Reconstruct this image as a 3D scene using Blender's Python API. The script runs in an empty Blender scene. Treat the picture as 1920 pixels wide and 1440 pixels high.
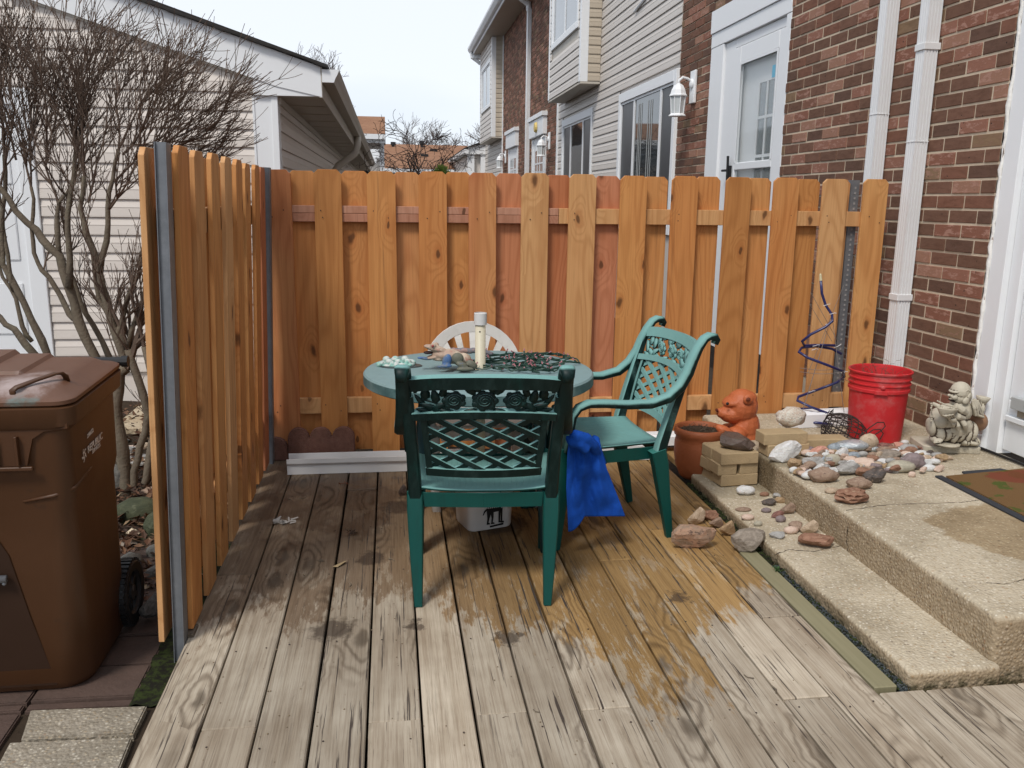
import bpy, bmesh, math, random
from mathutils import Vector, Matrix, Euler, noise
R = random.Random(7)
sc = bpy.context.scene
COL = sc.collection
rad = math.radians

# ---------------------------------------------------------------- camera
EYE = Vector((0, 0, 1.38))
_y = Vector((-230, -346, 1600)).normalized()
_z = -Vector((-95, 7460, 1600)); _z = (_z - _y * _z.dot(_y)).normalized()
_x = _y.cross(_z)
# rows of the world axes in (right, down, forward) camera coordinates
CR = Vector((_x[0], _y[0], _z[0])); CD = Vector((_x[1], _y[1], _z[1])); CF = Vector((_x[2], _y[2], _z[2]))
cam_d = bpy.data.cameras.new('camera'); cam = bpy.data.objects.new('camera', cam_d); COL.objects.link(cam)
m = Matrix((( CR.x, -CD.x, -CF.x, EYE.x), (CR.y, -CD.y, -CF.y, EYE.y), (CR.z, -CD.z, -CF.z, EYE.z), (0, 0, 0, 1)))
cam.matrix_world = m
cam_d.sensor_width = 36; cam_d.lens = 30.0; cam_d.clip_end = 500; cam_d.clip_start = 0.02
sc.camera = cam

# ---------------------------------------------------------------- light
SUN_EL, SUN_AZ = rad(52), rad(215)      # azimuth: direction the light comes from, clockwise from +Y
w = bpy.data.worlds.new('World'); sc.world = w; w.use_nodes = True
nt = w.node_tree; nt.nodes.clear()
out = nt.nodes.new('ShaderNodeOutputWorld'); bg = nt.nodes.new('ShaderNodeBackground')
sky = nt.nodes.new('ShaderNodeTexSky'); sky.sky_type = 'NISHITA'; sky.sun_disc = False
sky.sun_elevation = SUN_EL; sky.sun_rotation = SUN_AZ
tc = nt.nodes.new('ShaderNodeTexCoord'); mp = nt.nodes.new('ShaderNodeMapping'); mp.inputs['Scale'].default_value = (1, 1, 2.6)
nz = nt.nodes.new('ShaderNodeTexNoise'); nz.inputs['Scale'].default_value = 1.6; nz.inputs['Detail'].default_value = 4
nz.inputs['Roughness'].default_value = .45
cr = nt.nodes.new('ShaderNodeValToRGB')
cr.color_ramp.elements[0].position = .3; cr.color_ramp.elements[0].color = (.50, .61, .77, 1)
cr.color_ramp.elements[1].position = .62; cr.color_ramp.elements[1].color = (.84, .88, .94, 1)
ml = nt.nodes.new('ShaderNodeVectorMath'); ml.operation = 'SCALE'; ml.inputs['Scale'].default_value = 7.3
mx = nt.nodes.new('ShaderNodeMix'); mx.data_type = 'RGBA'; mx.inputs[0].default_value = .9
L = nt.links.new
L(tc.outputs['Generated'], mp.inputs[0]); L(mp.outputs[0], nz.inputs['Vector']); L(nz.outputs[0], cr.inputs[0])
L(cr.outputs[0], ml.inputs[0]); L(sky.outputs[0], mx.inputs[6]); L(ml.outputs[0], mx.inputs[7])
L(mx.outputs[2], bg.inputs[0]); bg.inputs[1].default_value = .1; L(bg.outputs[0], out.inputs[0])
sd = bpy.data.lights.new('sun', 'SUN'); sd.energy = 1.5; sd.angle = rad(14); sd.color = (1, .95, .88)
so = bpy.data.objects.new('sun', sd); COL.objects.link(so)
sdir = Vector((math.sin(SUN_AZ) * math.cos(SUN_EL), math.cos(SUN_AZ) * math.cos(SUN_EL), math.sin(SUN_EL)))
so.rotation_euler = sdir.to_track_quat('Z', 'Y').to_euler(); so.location = (-6, -8, 12)
sc.view_settings.view_transform = 'Standard'; sc.view_settings.look = 'None'
sc.view_settings.exposure = 0.66; sc.view_settings.gamma = 1
sc.cycles.max_bounces = 6; sc.cycles.diffuse_bounces = 3; sc.cycles.transparent_max_bounces = 8
sc.cycles.caustics_reflective = False; sc.cycles.caustics_refractive = False

# ---------------------------------------------------------------- measuring helper (pixel of the 1920x1440 photo + one known plane -> point)
def at(px, py, X=None, Y=None, Z=None):
    d = CR * (px - 960) + CD * (py - 720) + CF * 1600
    if X is not None: t = (X - EYE.x) / d.x
    elif Y is not None: t = (Y - EYE.y) / d.y
    else: t = (Z - EYE.z) / d.z
    return EYE + d * t
def mpp(p):                      # metres per photo pixel at point p
    return (Vector(p) - EYE).dot(CF) / 1600

# ---------------------------------------------------------------- mesh builder
class MB:
    def __init__(s): s.v = []; s.f = []
    def add(s, vs, fs, M=None):
        b = len(s.v)
        s.v += [tuple(M @ Vector(p)) if M else tuple(p) for p in vs]
        s.f += [tuple(i + b for i in f) for f in fs]
        return s
    def box(s, a, b, M=None, ch=0):
        (x0, y0, z0), (x1, y1, z1) = a, b
        if ch <= 0:
            vs = [(x, y, z) for z in (z0, z1) for y in (y0, y1) for x in (x0, x1)]
            return s.add(vs, [(0, 2, 3, 1), (4, 5, 7, 6), (0, 1, 5, 4), (2, 6, 7, 3), (0, 4, 6, 2), (1, 3, 7, 5)], M)
        bm = bmesh.new()
        vv = [bm.verts.new(p) for p in [(x, y, z) for z in (z0, z1) for y in (y0, y1) for x in (x0, x1)]]
        for q in [(0, 2, 3, 1), (4, 5, 7, 6), (0, 1, 5, 4), (2, 6, 7, 3), (0, 4, 6, 2), (1, 3, 7, 5)]: bm.faces.new([vv[i] for i in q])
        bmesh.ops.bevel(bm, geom=bm.edges[:], offset=ch, segments=1, affect='EDGES')
        bm.verts.index_update()
        s.add([v.co[:] for v in bm.verts], [[v.index for v in f.verts] for f in bm.faces], M); bm.free(); return s
    def prism(s, poly, lo, hi, axis='Y', M=None):     # polygon (a,b) extruded along an axis; X: (y,z)  Y: (x,z)  Z: (x,y)
        n = len(poly)
        def P(a, b, t): return {'X': (t, a, b), 'Y': (a, t, b), 'Z': (a, b, t)}[axis]
        vs = [P(a, b, lo) for a, b in poly] + [P(a, b, hi) for a, b in poly]
        fs = [tuple(range(n))[::-1], tuple(range(n, 2 * n))] + [(i, (i + 1) % n, (i + 1) % n + n, i + n) for i in range(n)]
        return s.add(vs, fs, M)
    def tube(s, path, r, n=6, M=None, cap=True):
        P = [Vector(p) for p in path]; k = len(P)
        rr = r if isinstance(r, (list, tuple)) else [r] * k
        b = len(s.v); up = None
        for i, p in enumerate(P):
            t = (P[min(i + 1, k - 1)] - P[max(i - 1, 0)])
            t = t.normalized() if t.length > 1e-9 else Vector((0, 0, 1))
            if up is None:
                up = Vector((0, 0, 1)) if abs(t.z) < .9 else Vector((1, 0, 0))
            a = t.cross(up)
            if a.length < 1e-6: a = t.orthogonal()
            a.normalize(); c = a.cross(t); up = c
            for j in range(n):
                g = 2 * math.pi * j / n
                q = p + (a * math.cos(g) + c * math.sin(g)) * rr[i]
                s.v.append(tuple(M @ q) if M else tuple(q))
        for i in range(k - 1):
            for j in range(n):
                s.f.append((b + i * n + j, b + i * n + (j + 1) % n, b + (i + 1) * n + (j + 1) % n, b + (i + 1) * n + j))
        if cap:
            s.f.append(tuple(b + j for j in range(n))[::-1]); s.f.append(tuple(b + (k - 1) * n + j for j in range(n)))
        return s
    def ribbon(s, path, ws, ts, M=None, n=8, sq=.55):   # sweep of a rounded rectangle: width along local x, thickness in the yz plane
        P = [Vector(p) for p in path]; k = len(P); b = len(s.v)
        ws = ws if isinstance(ws, (list, tuple)) else [ws] * k; ts = ts if isinstance(ts, (list, tuple)) else [ts] * k
        for i, p in enumerate(P):
            t = (P[min(i + 1, k - 1)] - P[max(i - 1, 0)]).normalized()
            nn = Vector((1, 0, 0)).cross(t)
            nn.normalize(); lx = t.cross(nn)
            for j in range(n):
                g = 2 * math.pi * (j + .5) / n
                cx, sy = math.cos(g), math.sin(g)
                cx = math.copysign(abs(cx) ** sq, cx); sy = math.copysign(abs(sy) ** sq, sy)
                q = p + lx * (cx * ws[i] / 2) + nn * (sy * ts[i] / 2)
                s.v.append(tuple(M @ q) if M else tuple(q))
        for i in range(k - 1):
            for j in range(n):
                s.f.append((b + i * n + j, b + i * n + (j + 1) % n, b + (i + 1) * n + (j + 1) % n, b + (i + 1) * n + j))
        s.f.append(tuple(b + j for j in range(n))[::-1]); s.f.append(tuple(b + (k - 1) * n + j for j in range(n)))
        return s
    def lathe(s, prof, n=32, M=None, sx=1, sy=1):
        b = len(s.v)
        for r, z in prof:
            for j in range(n):
                g = 2 * math.pi * j / n; q = Vector((r * math.cos(g) * sx, r * math.sin(g) * sy, z))
                s.v.append(tuple(M @ q) if M else tuple(q))
        for i in range(len(prof) - 1):
            for j in range(n):
                s.f.append((b + i * n + j, b + i * n + (j + 1) % n, b + (i + 1) * n + (j + 1) % n, b + (i + 1) * n + j))
        return s
    def ell(s, c, r, M=None, nu=14, nv=9, rot=None):
        vs = []; fs = []
        Q = Matrix.Translation(c) @ (rot.to_matrix().to_4x4() if rot else Matrix.Identity(4))
        if M: Q = M @ Q
        vs.append((0, 0, r[2]))
        for i in range(1, nv):
            th = math.pi * i / nv
            for j in range(nu):
                g = 2 * math.pi * j / nu
                vs.append((r[0] * math.sin(th) * math.cos(g), r[1] * math.sin(th) * math.sin(g), r[2] * math.cos(th)))
        vs.append((0, 0, -r[2])); last = len(vs) - 1
        for j in range(nu): fs.append((0, 1 + j, 1 + (j + 1) % nu))
        for i in range(nv - 2):
            for j in range(nu):
                a = 1 + i * nu; fs.append((a + j, a + nu + j, a + nu + (j + 1) % nu, a + (j + 1) % nu))
        a = 1 + (nv - 2) * nu
        for j in range(nu): fs.append((a + j, last, a + (j + 1) % nu))
        return s.add(vs, fs, Q)
    def grid(s, fn, nu, nv, M=None):
        b = len(s.v)
        for i in range(nv + 1):
            for j in range(nu + 1):
                q = Vector(fn(j / nu, i / nv)); s.v.append(tuple(M @ q) if M else tuple(q))
        for i in range(nv):
            for j in range(nu):
                a = b + i * (nu + 1) + j; s.f.append((a, a + 1, a + nu + 2, a + nu + 1))
        return s
    def mesh(s, name, smooth=False):
        me = bpy.data.meshes.new(name); me.from_pydata(s.v, [], s.f); me.validate(); me.update()
        if smooth: me.polygons.foreach_set('use_smooth', [True] * len(me.polygons)); me.update()
        return me
    def build(s, name, mat, parent=None, smooth=False, world=True, rm=None, solid=None, auto=None):
        me = s.mesh(name, smooth or auto is not None)
        if mat: me.materials.append(mat)
        return link(name, me, parent, world, rm, solid, auto)
def wm(o):
    M = o.matrix_basis.copy()
    if o.parent: M = wm(o.parent) @ o.matrix_parent_inverse @ M
    return M
def link(name, me, parent=None, world=True, rm=None, solid=None, auto=None):
    o = bpy.data.objects.new(name, me); COL.objects.link(o)
    if parent:
        o.parent = parent
        if world: o.matrix_parent_inverse = wm(parent).inverted()
    if solid:
        k = o.modifiers.new('thick', 'SOLIDIFY'); k.thickness = solid; k.offset = 0
    if rm:
        k = o.modifiers.new('remesh', 'REMESH'); k.mode = 'VOXEL'; k.voxel_size = rm; k.use_smooth_shade = True
        q = o.modifiers.new('smooth', 'SMOOTH'); q.iterations = 2; q.factor = .6
    if auto is not None:
        bm = bmesh.new(); bm.from_mesh(me)
        for e in bm.edges:
            if len(e.link_faces) == 2 and e.calc_face_angle(0) > rad(auto): e.smooth = False
        bm.to_mesh(me); bm.free()
    return o
def tag(o, label=None, cat=None, group=None, kind=None):
    if label: o['label'] = label
    if cat: o['category'] = cat
    if group: o['group'] = group
    if kind: o['kind'] = kind
    return o
def thing(name, label, cat, loc=(0, 0, 0), rz=0, group=None, kind=None):
    o = bpy.data.objects.new(name, None); COL.objects.link(o); o.empty_display_size = .1
    o.location = loc; o.rotation_euler = (0, 0, rz)
    return tag(o, label, cat, group, kind)
def copy_tree(o, parent=None):
    c = o.copy(); COL.objects.link(c)
    if parent: c.parent = parent
    for ch in [x for x in bpy.data.objects if x.parent == o]: copy_tree(ch, c)
    return c

# ---------------------------------------------------------------- material builder
class G:
    def __init__(s, name, rough=.7, spec=.3, metal=0):
        s.m = bpy.data.materials.new(name); s.m.use_nodes = True; s.t = s.m.node_tree
        s.b = s.t.nodes['Principled BSDF']; s.b.inputs['Roughness'].default_value = rough
        s.b.inputs['Specular IOR Level'].default_value = spec; s.b.inputs['Metallic'].default_value = metal
        s._g = {}
    def set(s, sock, v):
        if hasattr(v, 'is_output'): s.t.links.new(v, sock)
        elif v is not None:
            if isinstance(v, (tuple, list)) and len(v) == 3 and sock.type == 'RGBA': v = (*v, 1)
            sock.default_value = v
    def n(s, ty, **kw):
        nd = s.t.nodes.new(ty)
        for k, v in kw.items():
            kk = k.replace('_', ' ')
            if kk in nd.inputs: s.set(nd.inputs[kk], v)
            else: setattr(nd, k, v)
        return nd
    def obj(s): return s.n('ShaderNodeTexCoord').outputs['Object']
    def pos(s): return s.n('ShaderNodeNewGeometry').outputs['Position']
    def rnd(s):
        a = s.n('ShaderNodeObjectInfo').outputs['Random']; b = s.n('ShaderNodeNewGeometry').outputs['Random Per Island']
        return s.math('FRACT', s.math('ADD', a, b))
    def math(s, op, a, b=None, c=None, clamp=False):
        nd = s.t.nodes.new('ShaderNodeMath'); nd.operation = op; nd.use_clamp = clamp
        s.set(nd.inputs[0], a)
        if b is not None: s.set(nd.inputs[1], b)
        if c is not None: s.set(nd.inputs[2], c)
        return nd.outputs[0]
    def vec(s, op, a, b=None, sc_=None):
        nd = s.t.nodes.new('ShaderNodeVectorMath'); nd.operation = op; s.set(nd.inputs[0], a)
        if b is not None: s.set(nd.inputs[1], b)
        if sc_ is not None: s.set(nd.inputs['Scale'], sc_)
        return nd.outputs['Value'] if op in ('DOT_PRODUCT', 'LENGTH', 'DISTANCE') else nd.outputs[0]
    def sep(s, v): return s.n('ShaderNodeSeparateXYZ', Vector=v).outputs
    def comb(s, x, y, z):
        nd = s.t.nodes.new('ShaderNodeCombineXYZ')
        for i, v in enumerate((x, y, z)): s.set(nd.inputs[i], v)
        return nd.outputs[0]
    def noise(s, v, scale, detail=3, rough=.5, dist=0, col=False):
        nd = s.n('ShaderNodeTexNoise', Vector=v, Scale=scale, Detail=detail, Roughness=rough, Distortion=dist)
        return nd.outputs[1 if col else 0]
    def vor(s, v, scale, feature='F1', out='Distance', rnd=1):
        nd = s.t.nodes.new('ShaderNodeTexVoronoi'); nd.feature = feature; s.set(nd.inputs['Vector'], v); nd.inputs['Scale'].default_value = scale
        nd.inputs['Randomness'].default_value = rnd
        return nd.outputs[out]
    def vor2(s, a, b, out='Distance', rnd=1):
        nd = s.t.nodes.new('ShaderNodeTexVoronoi'); nd.voronoi_dimensions = '2D'; s.set(nd.inputs['Vector'], s.comb(a, b, 0)); nd.inputs['Scale'].default_value = 1
        nd.inputs['Randomness'].default_value = rnd
        return nd.outputs[out]
    def ramp(s, f, stops, interp='LINEAR'):
        nd = s.t.nodes.new('ShaderNodeValToRGB'); e = nd.color_ramp.elements; nd.color_ramp.interpolation = interp
        while len(e) < len(stops): e.new(.5)
        for k, (p, c) in zip(e, stops):
            k.position = p; k.color = (c, c, c, 1) if isinstance(c, (int, float)) else (*c, 1)
        s.set(nd.inputs[0], f); return nd.outputs[0]
    def step(s, f, a, b):
        nd = s.t.nodes.new('ShaderNodeMapRange'); nd.interpolation_type = 'SMOOTHSTEP'; s.set(nd.inputs[0], f)
        s.set(nd.inputs[1], a); s.set(nd.inputs[2], b); return nd.outputs[0]
    def mix(s, f, a, b, mode='MIX'):
        nd = s.t.nodes.new('ShaderNodeMix'); nd.data_type = 'RGBA'; nd.blend_type = mode; s.set(nd.inputs[0], f)
        s.set(nd.inputs[6], a); s.set(nd.inputs[7], b); return nd.outputs[2]
    def bump(s, h, strength=.3, dist=.01, nrm=None):
        nd = s.n('ShaderNodeBump', Height=h, Strength=strength, Distance=dist)
        if nrm: s.set(nd.inputs['Normal'], nrm)
        s.t.links.new(nd.outputs[0], s.b.inputs['Normal']); return nd.outputs[0]
    def done(s, col=None, rough=None):
        if col is not None: s.set(s.b.inputs['Base Color'], col)
        if rough is not None: s.set(s.b.inputs['Roughness'], rough)
        return s.m

def simple(name, c, rough=.6, spec=.3, var=.12, scale=8, metal=0, bump=0, bs=60, dirt=None):
    g = G(name, rough, spec, metal); p = g.obj()
    f = g.noise(p, scale, 4, .6)
    col = g.mix(f, tuple(x * (1 - var) for x in c), tuple(min(1, x * (1 + var)) for x in c))
    if dirt:
        d = g.step(g.noise(g.vec('ADD', p, (5, 3, 1)), scale * .6, 6, .7), .52, .75)
        col = g.mix(g.math('MULTIPLY', d, dirt[1]), col, dirt[0])
    if bump: g.bump(g.noise(p, bs, 3), bump, .004)
    return g.done(col)

# cedar: contour-line grain with knots, every picket its own piece of timber
def cedar(name, tones):
    g = G(name, .62, .25); o = g.obj(); r = g.n('ShaderNodeObjectInfo').outputs['Random']
    off = g.comb(g.math('MULTIPLY', r, 37.3), g.math('MULTIPLY', r, 91.7), g.math('MULTIPLY', r, 53.1))
    s = g.sep(o)
    v = g.vec('ADD', g.vec('MULTIPLY', o, (1, 1, .14)), off)
    ka = g.math('MULTIPLY_ADD', s[0], 7.5, g.math('MULTIPLY', r, 87.3)); kb = g.math('MULTIPLY_ADD', s[2], 3.4, g.math('MULTIPLY', r, 53.9))
    ka = g.math('ADD', ka, g.math('MULTIPLY', g.math('SUBTRACT', g.noise(o, 14, 2), .5), .3))
    kd = g.vor2(ka, kb); kc = g.sep(g.vor2(ka, kb, 'Color')); keep = g.step(kc[0], .66, .70)
    knot = g.math('MULTIPLY', g.math('SUBTRACT', 1, g.step(kd, .02, .55)), keep)
    core = g.math('MULTIPLY', g.math('SUBTRACT', 1, g.step(kd, .05, g.math('MULTIPLY_ADD', kc[1], .09, .075))), keep)
    halo = g.math('MULTIPLY', g.math('SUBTRACT', 1, g.step(kd, .10, .26)), keep)
    h = g.math('ADD', g.math('MULTIPLY', g.noise(v, 4.5, 2, .4, .15), 9), g.math('MULTIPLY', knot, 1.9))
    rings = g.math('SINE', g.math('MULTIPLY', h, 10.0))
    rings = g.math('POWER', g.math('MULTIPLY_ADD', rings, .5, .5), 2.6)
    fine = g.noise(g.vec('ADD', g.vec('MULTIPLY', o, (130, 130, 3.0)), off), 1, 3, .6)
    patch = g.noise(g.vec('ADD', g.vec('MULTIPLY', o, (5, 5, 1.4)), off), 1, 3, .55)
    base = g.ramp(g.math('MULTIPLY_ADD', g.math('SUBTRACT', patch, .5), .5, r), tones)
    dark = g.mix(1, base, (.60, .46, .34), 'MULTIPLY')
    col = g.mix(g.math('MULTIPLY', rings, g.math('MULTIPLY_ADD', knot, -.16, .36)), base, dark)
    col = g.mix(g.math('MULTIPLY', halo, .38), col, g.mix(1, base, (.66, .42, .30), 'MULTIPLY'))
    col = g.mix(g.math('MULTIPLY', g.step(fine, .35, .75), .34), col, g.mix(1, base, (.62, .55, .46), 'MULTIPLY'))
    col = g.mix(g.math('MULTIPLY', g.step(patch, .56, .72), .34), col, g.mix(1, base, (.66, .52, .42), 'MULTIPLY'))
    col = g.mix(g.math('MULTIPLY', core, .8), col, (.075, .03, .012))
    streak = g.noise(g.vec('ADD', g.vec('MULTIPLY', o, (34, 34, .9)), off), 1, 5, .7)
    col = g.mix(g.math('MULTIPLY', g.step(streak, .60, .72), .40), col, (.11, .045, .018))
    g.bump(g.math('ADD', g.math('MULTIPLY', rings, .4), fine), .25, .003)
    return g.done(col, g.math('MULTIPLY_ADD', fine, .2, .5))
TONES = [(0, (0.475, 0.209, 0.0655)), (.25, (0.61, 0.282, 0.0927)), (.5, (0.554, 0.226, 0.0701)), (.75, (0.633, 0.322, 0.119)), (1, (0.52, 0.198, 0.0791))]
M_cedar = cedar('cedar', TONES)
M_cedar_red = cedar('red_cedar', [(0, (0.542, 0.215, 0.096)), (.5, (0.554, 0.226, 0.119)), (1, (0.475, 0.169, 0.0701))])
M_cedar_pink = cedar('pink_cedar', [(0, (0.475, 0.226, 0.147)), (.5, (0.429, 0.203, 0.124)), (1, (0.52, 0.271, 0.181))])
M_cedar_pale = cedar('pale_cedar', [(0, (0.633, 0.362, 0.164)), (.5, (0.588, 0.299, 0.119)), (1, (0.678, 0.395, 0.186))])

# weathered deck timber; stain left on the rear half, bleached where the rain falls
def deck_mat():
    g = G('deck_timber', .75, .25); P = g.pos(); r = g.n('ShaderNodeObjectInfo').outputs['Random']; s = g.sep(P)
    off = g.comb(g.math('MULTIPLY', r, 37.3), g.math('MULTIPLY', r, 91.7), 0)
    v = g.vec('ADD', g.vec('MULTIPLY', P, (1.6, .10, 1)), off)
    ka = g.math('MULTIPLY_ADD', s[0], 6.8, g.math('MULTIPLY', r, 87.3)); kb = g.math('MULTIPLY_ADD', s[1], 2.2, g.math('MULTIPLY', r, 53.9))
    ka = g.math('ADD', ka, g.math('MULTIPLY', g.math('SUBTRACT', g.noise(P, 12, 2), .5), .35))
    kd = g.vor2(ka, kb); keep = g.step(g.sep(g.vor2(ka, kb, 'Color'))[0], .70, .74)
    knot = g.math('MULTIPLY', g.math('SUBTRACT', 1, g.step(kd, .05, .75)), keep); core = g.math('MULTIPLY', g.math('SUBTRACT', 1, g.step(kd, .04, .16)), keep)
    h = g.math('ADD', g.math('MULTIPLY', g.noise(v, 4, 2, .4, .2), 6), g.math('MULTIPLY', knot, 2.2))
    rings = g.math('POWER', g.math('MULTIPLY_ADD', g.math('SINE', g.math('MULTIPLY', h, 8.0)), .5, .5), 2.0)
    fine = g.noise(g.vec('ADD', g.vec('MULTIPLY', P, (170, 3.2, 5)), off), 1, 5, .7)
    med = g.noise(g.vec('ADD', g.vec('MULTIPLY', P, (28, 1.6, 2)), off), 1, 4, .6)
    big = g.noise(P, 2.2, 4, .6)
    # stained zone
    edge = g.math('ADD', g.math('MULTIPLY', g.math('SUBTRACT', g.noise(g.vec('MULTIPLY', P, (5, 1.6, 1)), 1, 5, .65), .5), .95), s[1])
    edge = g.math('ADD', edge, g.math('MULTIPLY', g.math('SUBTRACT', g.math('FRACT', g.math('MULTIPLY', r, 5.3)), .5), .36))
    lim = g.math('MULTIPLY_ADD', g.step(g.math('ABSOLUTE', g.math('SUBTRACT', s[0], .78)), .10, .75), .38, 2.30)
    st = g.math('MULTIPLY', g.math('MULTIPLY_ADD', g.step(s[0], -.3, .5), .12, .84), g.step(g.math('ADD', g.math('SUBTRACT', edge, lim), g.math('MULTIPLY', g.math('SUBTRACT', g.noise(g.vec('MULTIPLY', P, (34, 7, 1)), 1, 5, .72), .5), .80)), -.05, .06))
    grey = g.mix(g.step(big, .3, .7), (.38, .315, .235), (.56, .49, .385))
    grey = g.mix(g.math('MULTIPLY', g.step(r, .4, 1), .45), grey, (.40, .33, .245))
    grey = g.mix(g.math('MULTIPLY', g.step(med, .45, .7), .55), grey, g.mix(1, grey, (.66, .60, .54), 'MULTIPLY'))
    tan = g.mix(g.step(s[0], -.2, .7), (.25, .172, .108), (.43, .270, .105))
    tan = g.mix(g.math('MULTIPLY', med, .75), tan, g.mix(1, tan, (.62, .56, .5), 'MULTIPLY'))
    # bleached scuffs inside the stained zone
    scuff = g.step(g.noise(g.vec('ADD', g.vec('MULTIPLY', P, (16, 3.0, 1)), off), 1, 6, .75), .53, .60)
    tan = g.mix(g.math('MULTIPLY', scuff, g.math('MULTIPLY_ADD', g.step(s[1], 3.4, 2.4), .5, .2)), tan, (.52, .45, .34))
    col = g.mix(st, grey, tan)
    # darker damp stain towards the far left corner
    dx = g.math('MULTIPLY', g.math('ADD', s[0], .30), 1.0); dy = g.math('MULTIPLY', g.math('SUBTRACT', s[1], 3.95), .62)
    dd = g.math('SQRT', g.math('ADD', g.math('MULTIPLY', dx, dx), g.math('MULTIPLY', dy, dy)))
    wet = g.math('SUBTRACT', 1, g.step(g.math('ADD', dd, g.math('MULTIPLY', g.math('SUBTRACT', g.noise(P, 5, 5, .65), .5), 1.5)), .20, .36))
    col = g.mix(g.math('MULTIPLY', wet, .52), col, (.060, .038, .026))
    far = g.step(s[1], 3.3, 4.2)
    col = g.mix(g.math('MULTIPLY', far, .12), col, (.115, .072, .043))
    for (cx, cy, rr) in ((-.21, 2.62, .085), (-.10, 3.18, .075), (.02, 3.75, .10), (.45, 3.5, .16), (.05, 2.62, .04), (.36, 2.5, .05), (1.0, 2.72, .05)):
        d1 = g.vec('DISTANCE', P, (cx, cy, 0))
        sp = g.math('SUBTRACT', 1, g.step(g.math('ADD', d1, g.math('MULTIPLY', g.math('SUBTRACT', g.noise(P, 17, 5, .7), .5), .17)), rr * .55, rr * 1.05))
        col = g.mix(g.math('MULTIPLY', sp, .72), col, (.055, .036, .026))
    col = g.mix(g.math('MULTIPLY', rings, .22), col, g.mix(1, col, (.50, .43, .36), 'MULTIPLY'))
    col = g.mix(g.math('MULTIPLY', g.step(fine, .42, .66), .52), col, g.mix(1, col, (.5, .44, .4), 'MULTIPLY'))
    col = g.mix(g.math('MULTIPLY', g.math('MULTIPLY', rings, knot), .6), col, g.mix(1, col, (.22, .18, .15), 'MULTIPLY'))
    tone = g.math('MULTIPLY_ADD', g.math('FRACT', g.math('MULTIPLY', r, 13.7)), .42, .74)
    col = g.mix(1, col, g.comb(tone, tone, tone), 'MULTIPLY')
    blot = g.step(g.noise(g.vec('ADD', g.vec('MULTIPLY', P, (16, 4, 1)), off), 1, 5, .75, .6), .60, .70)
    col = g.mix(g.math('MULTIPLY', blot, .26), col, g.mix(1, col, (.35, .31, .28), 'MULTIPLY'))
    sel = g.step(g.math('FRACT', g.math('MULTIPLY', r, 7.31)), .25, .65)
    crack = g.step(g.noise(g.vec('ADD', g.vec('MULTIPLY', P, (85, 1.9, 1)), off), 1, 4, .62), .59, .63)
    cm = g.math('MULTIPLY', crack, g.math('MULTIPLY_ADD', sel, .80, .2))
    col = g.mix(cm, col, (.065, .05, .04))
    col = g.mix(g.math('MULTIPLY', core, .75), col, (.11, .085, .06))
    smear = g.step(g.noise(g.vec('ADD', g.vec('MULTIPLY', P, (12, 5, 1)), off), 1, 3, .5, 1.2), .66, .74)
    col = g.mix(g.math('MULTIPLY', smear, g.math('MULTIPLY', knot, .7)), col, (.10, .085, .07))
    g.bump(g.math('SUBTRACT', g.math('ADD', g.math('MULTIPLY', rings, -.3), fine), g.math('MULTIPLY', cm, 3)), .35, .003)
    return g.done(col, g.math('MULTIPLY_ADD', wet, -.3, .75))
M_deck = deck_mat()

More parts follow.
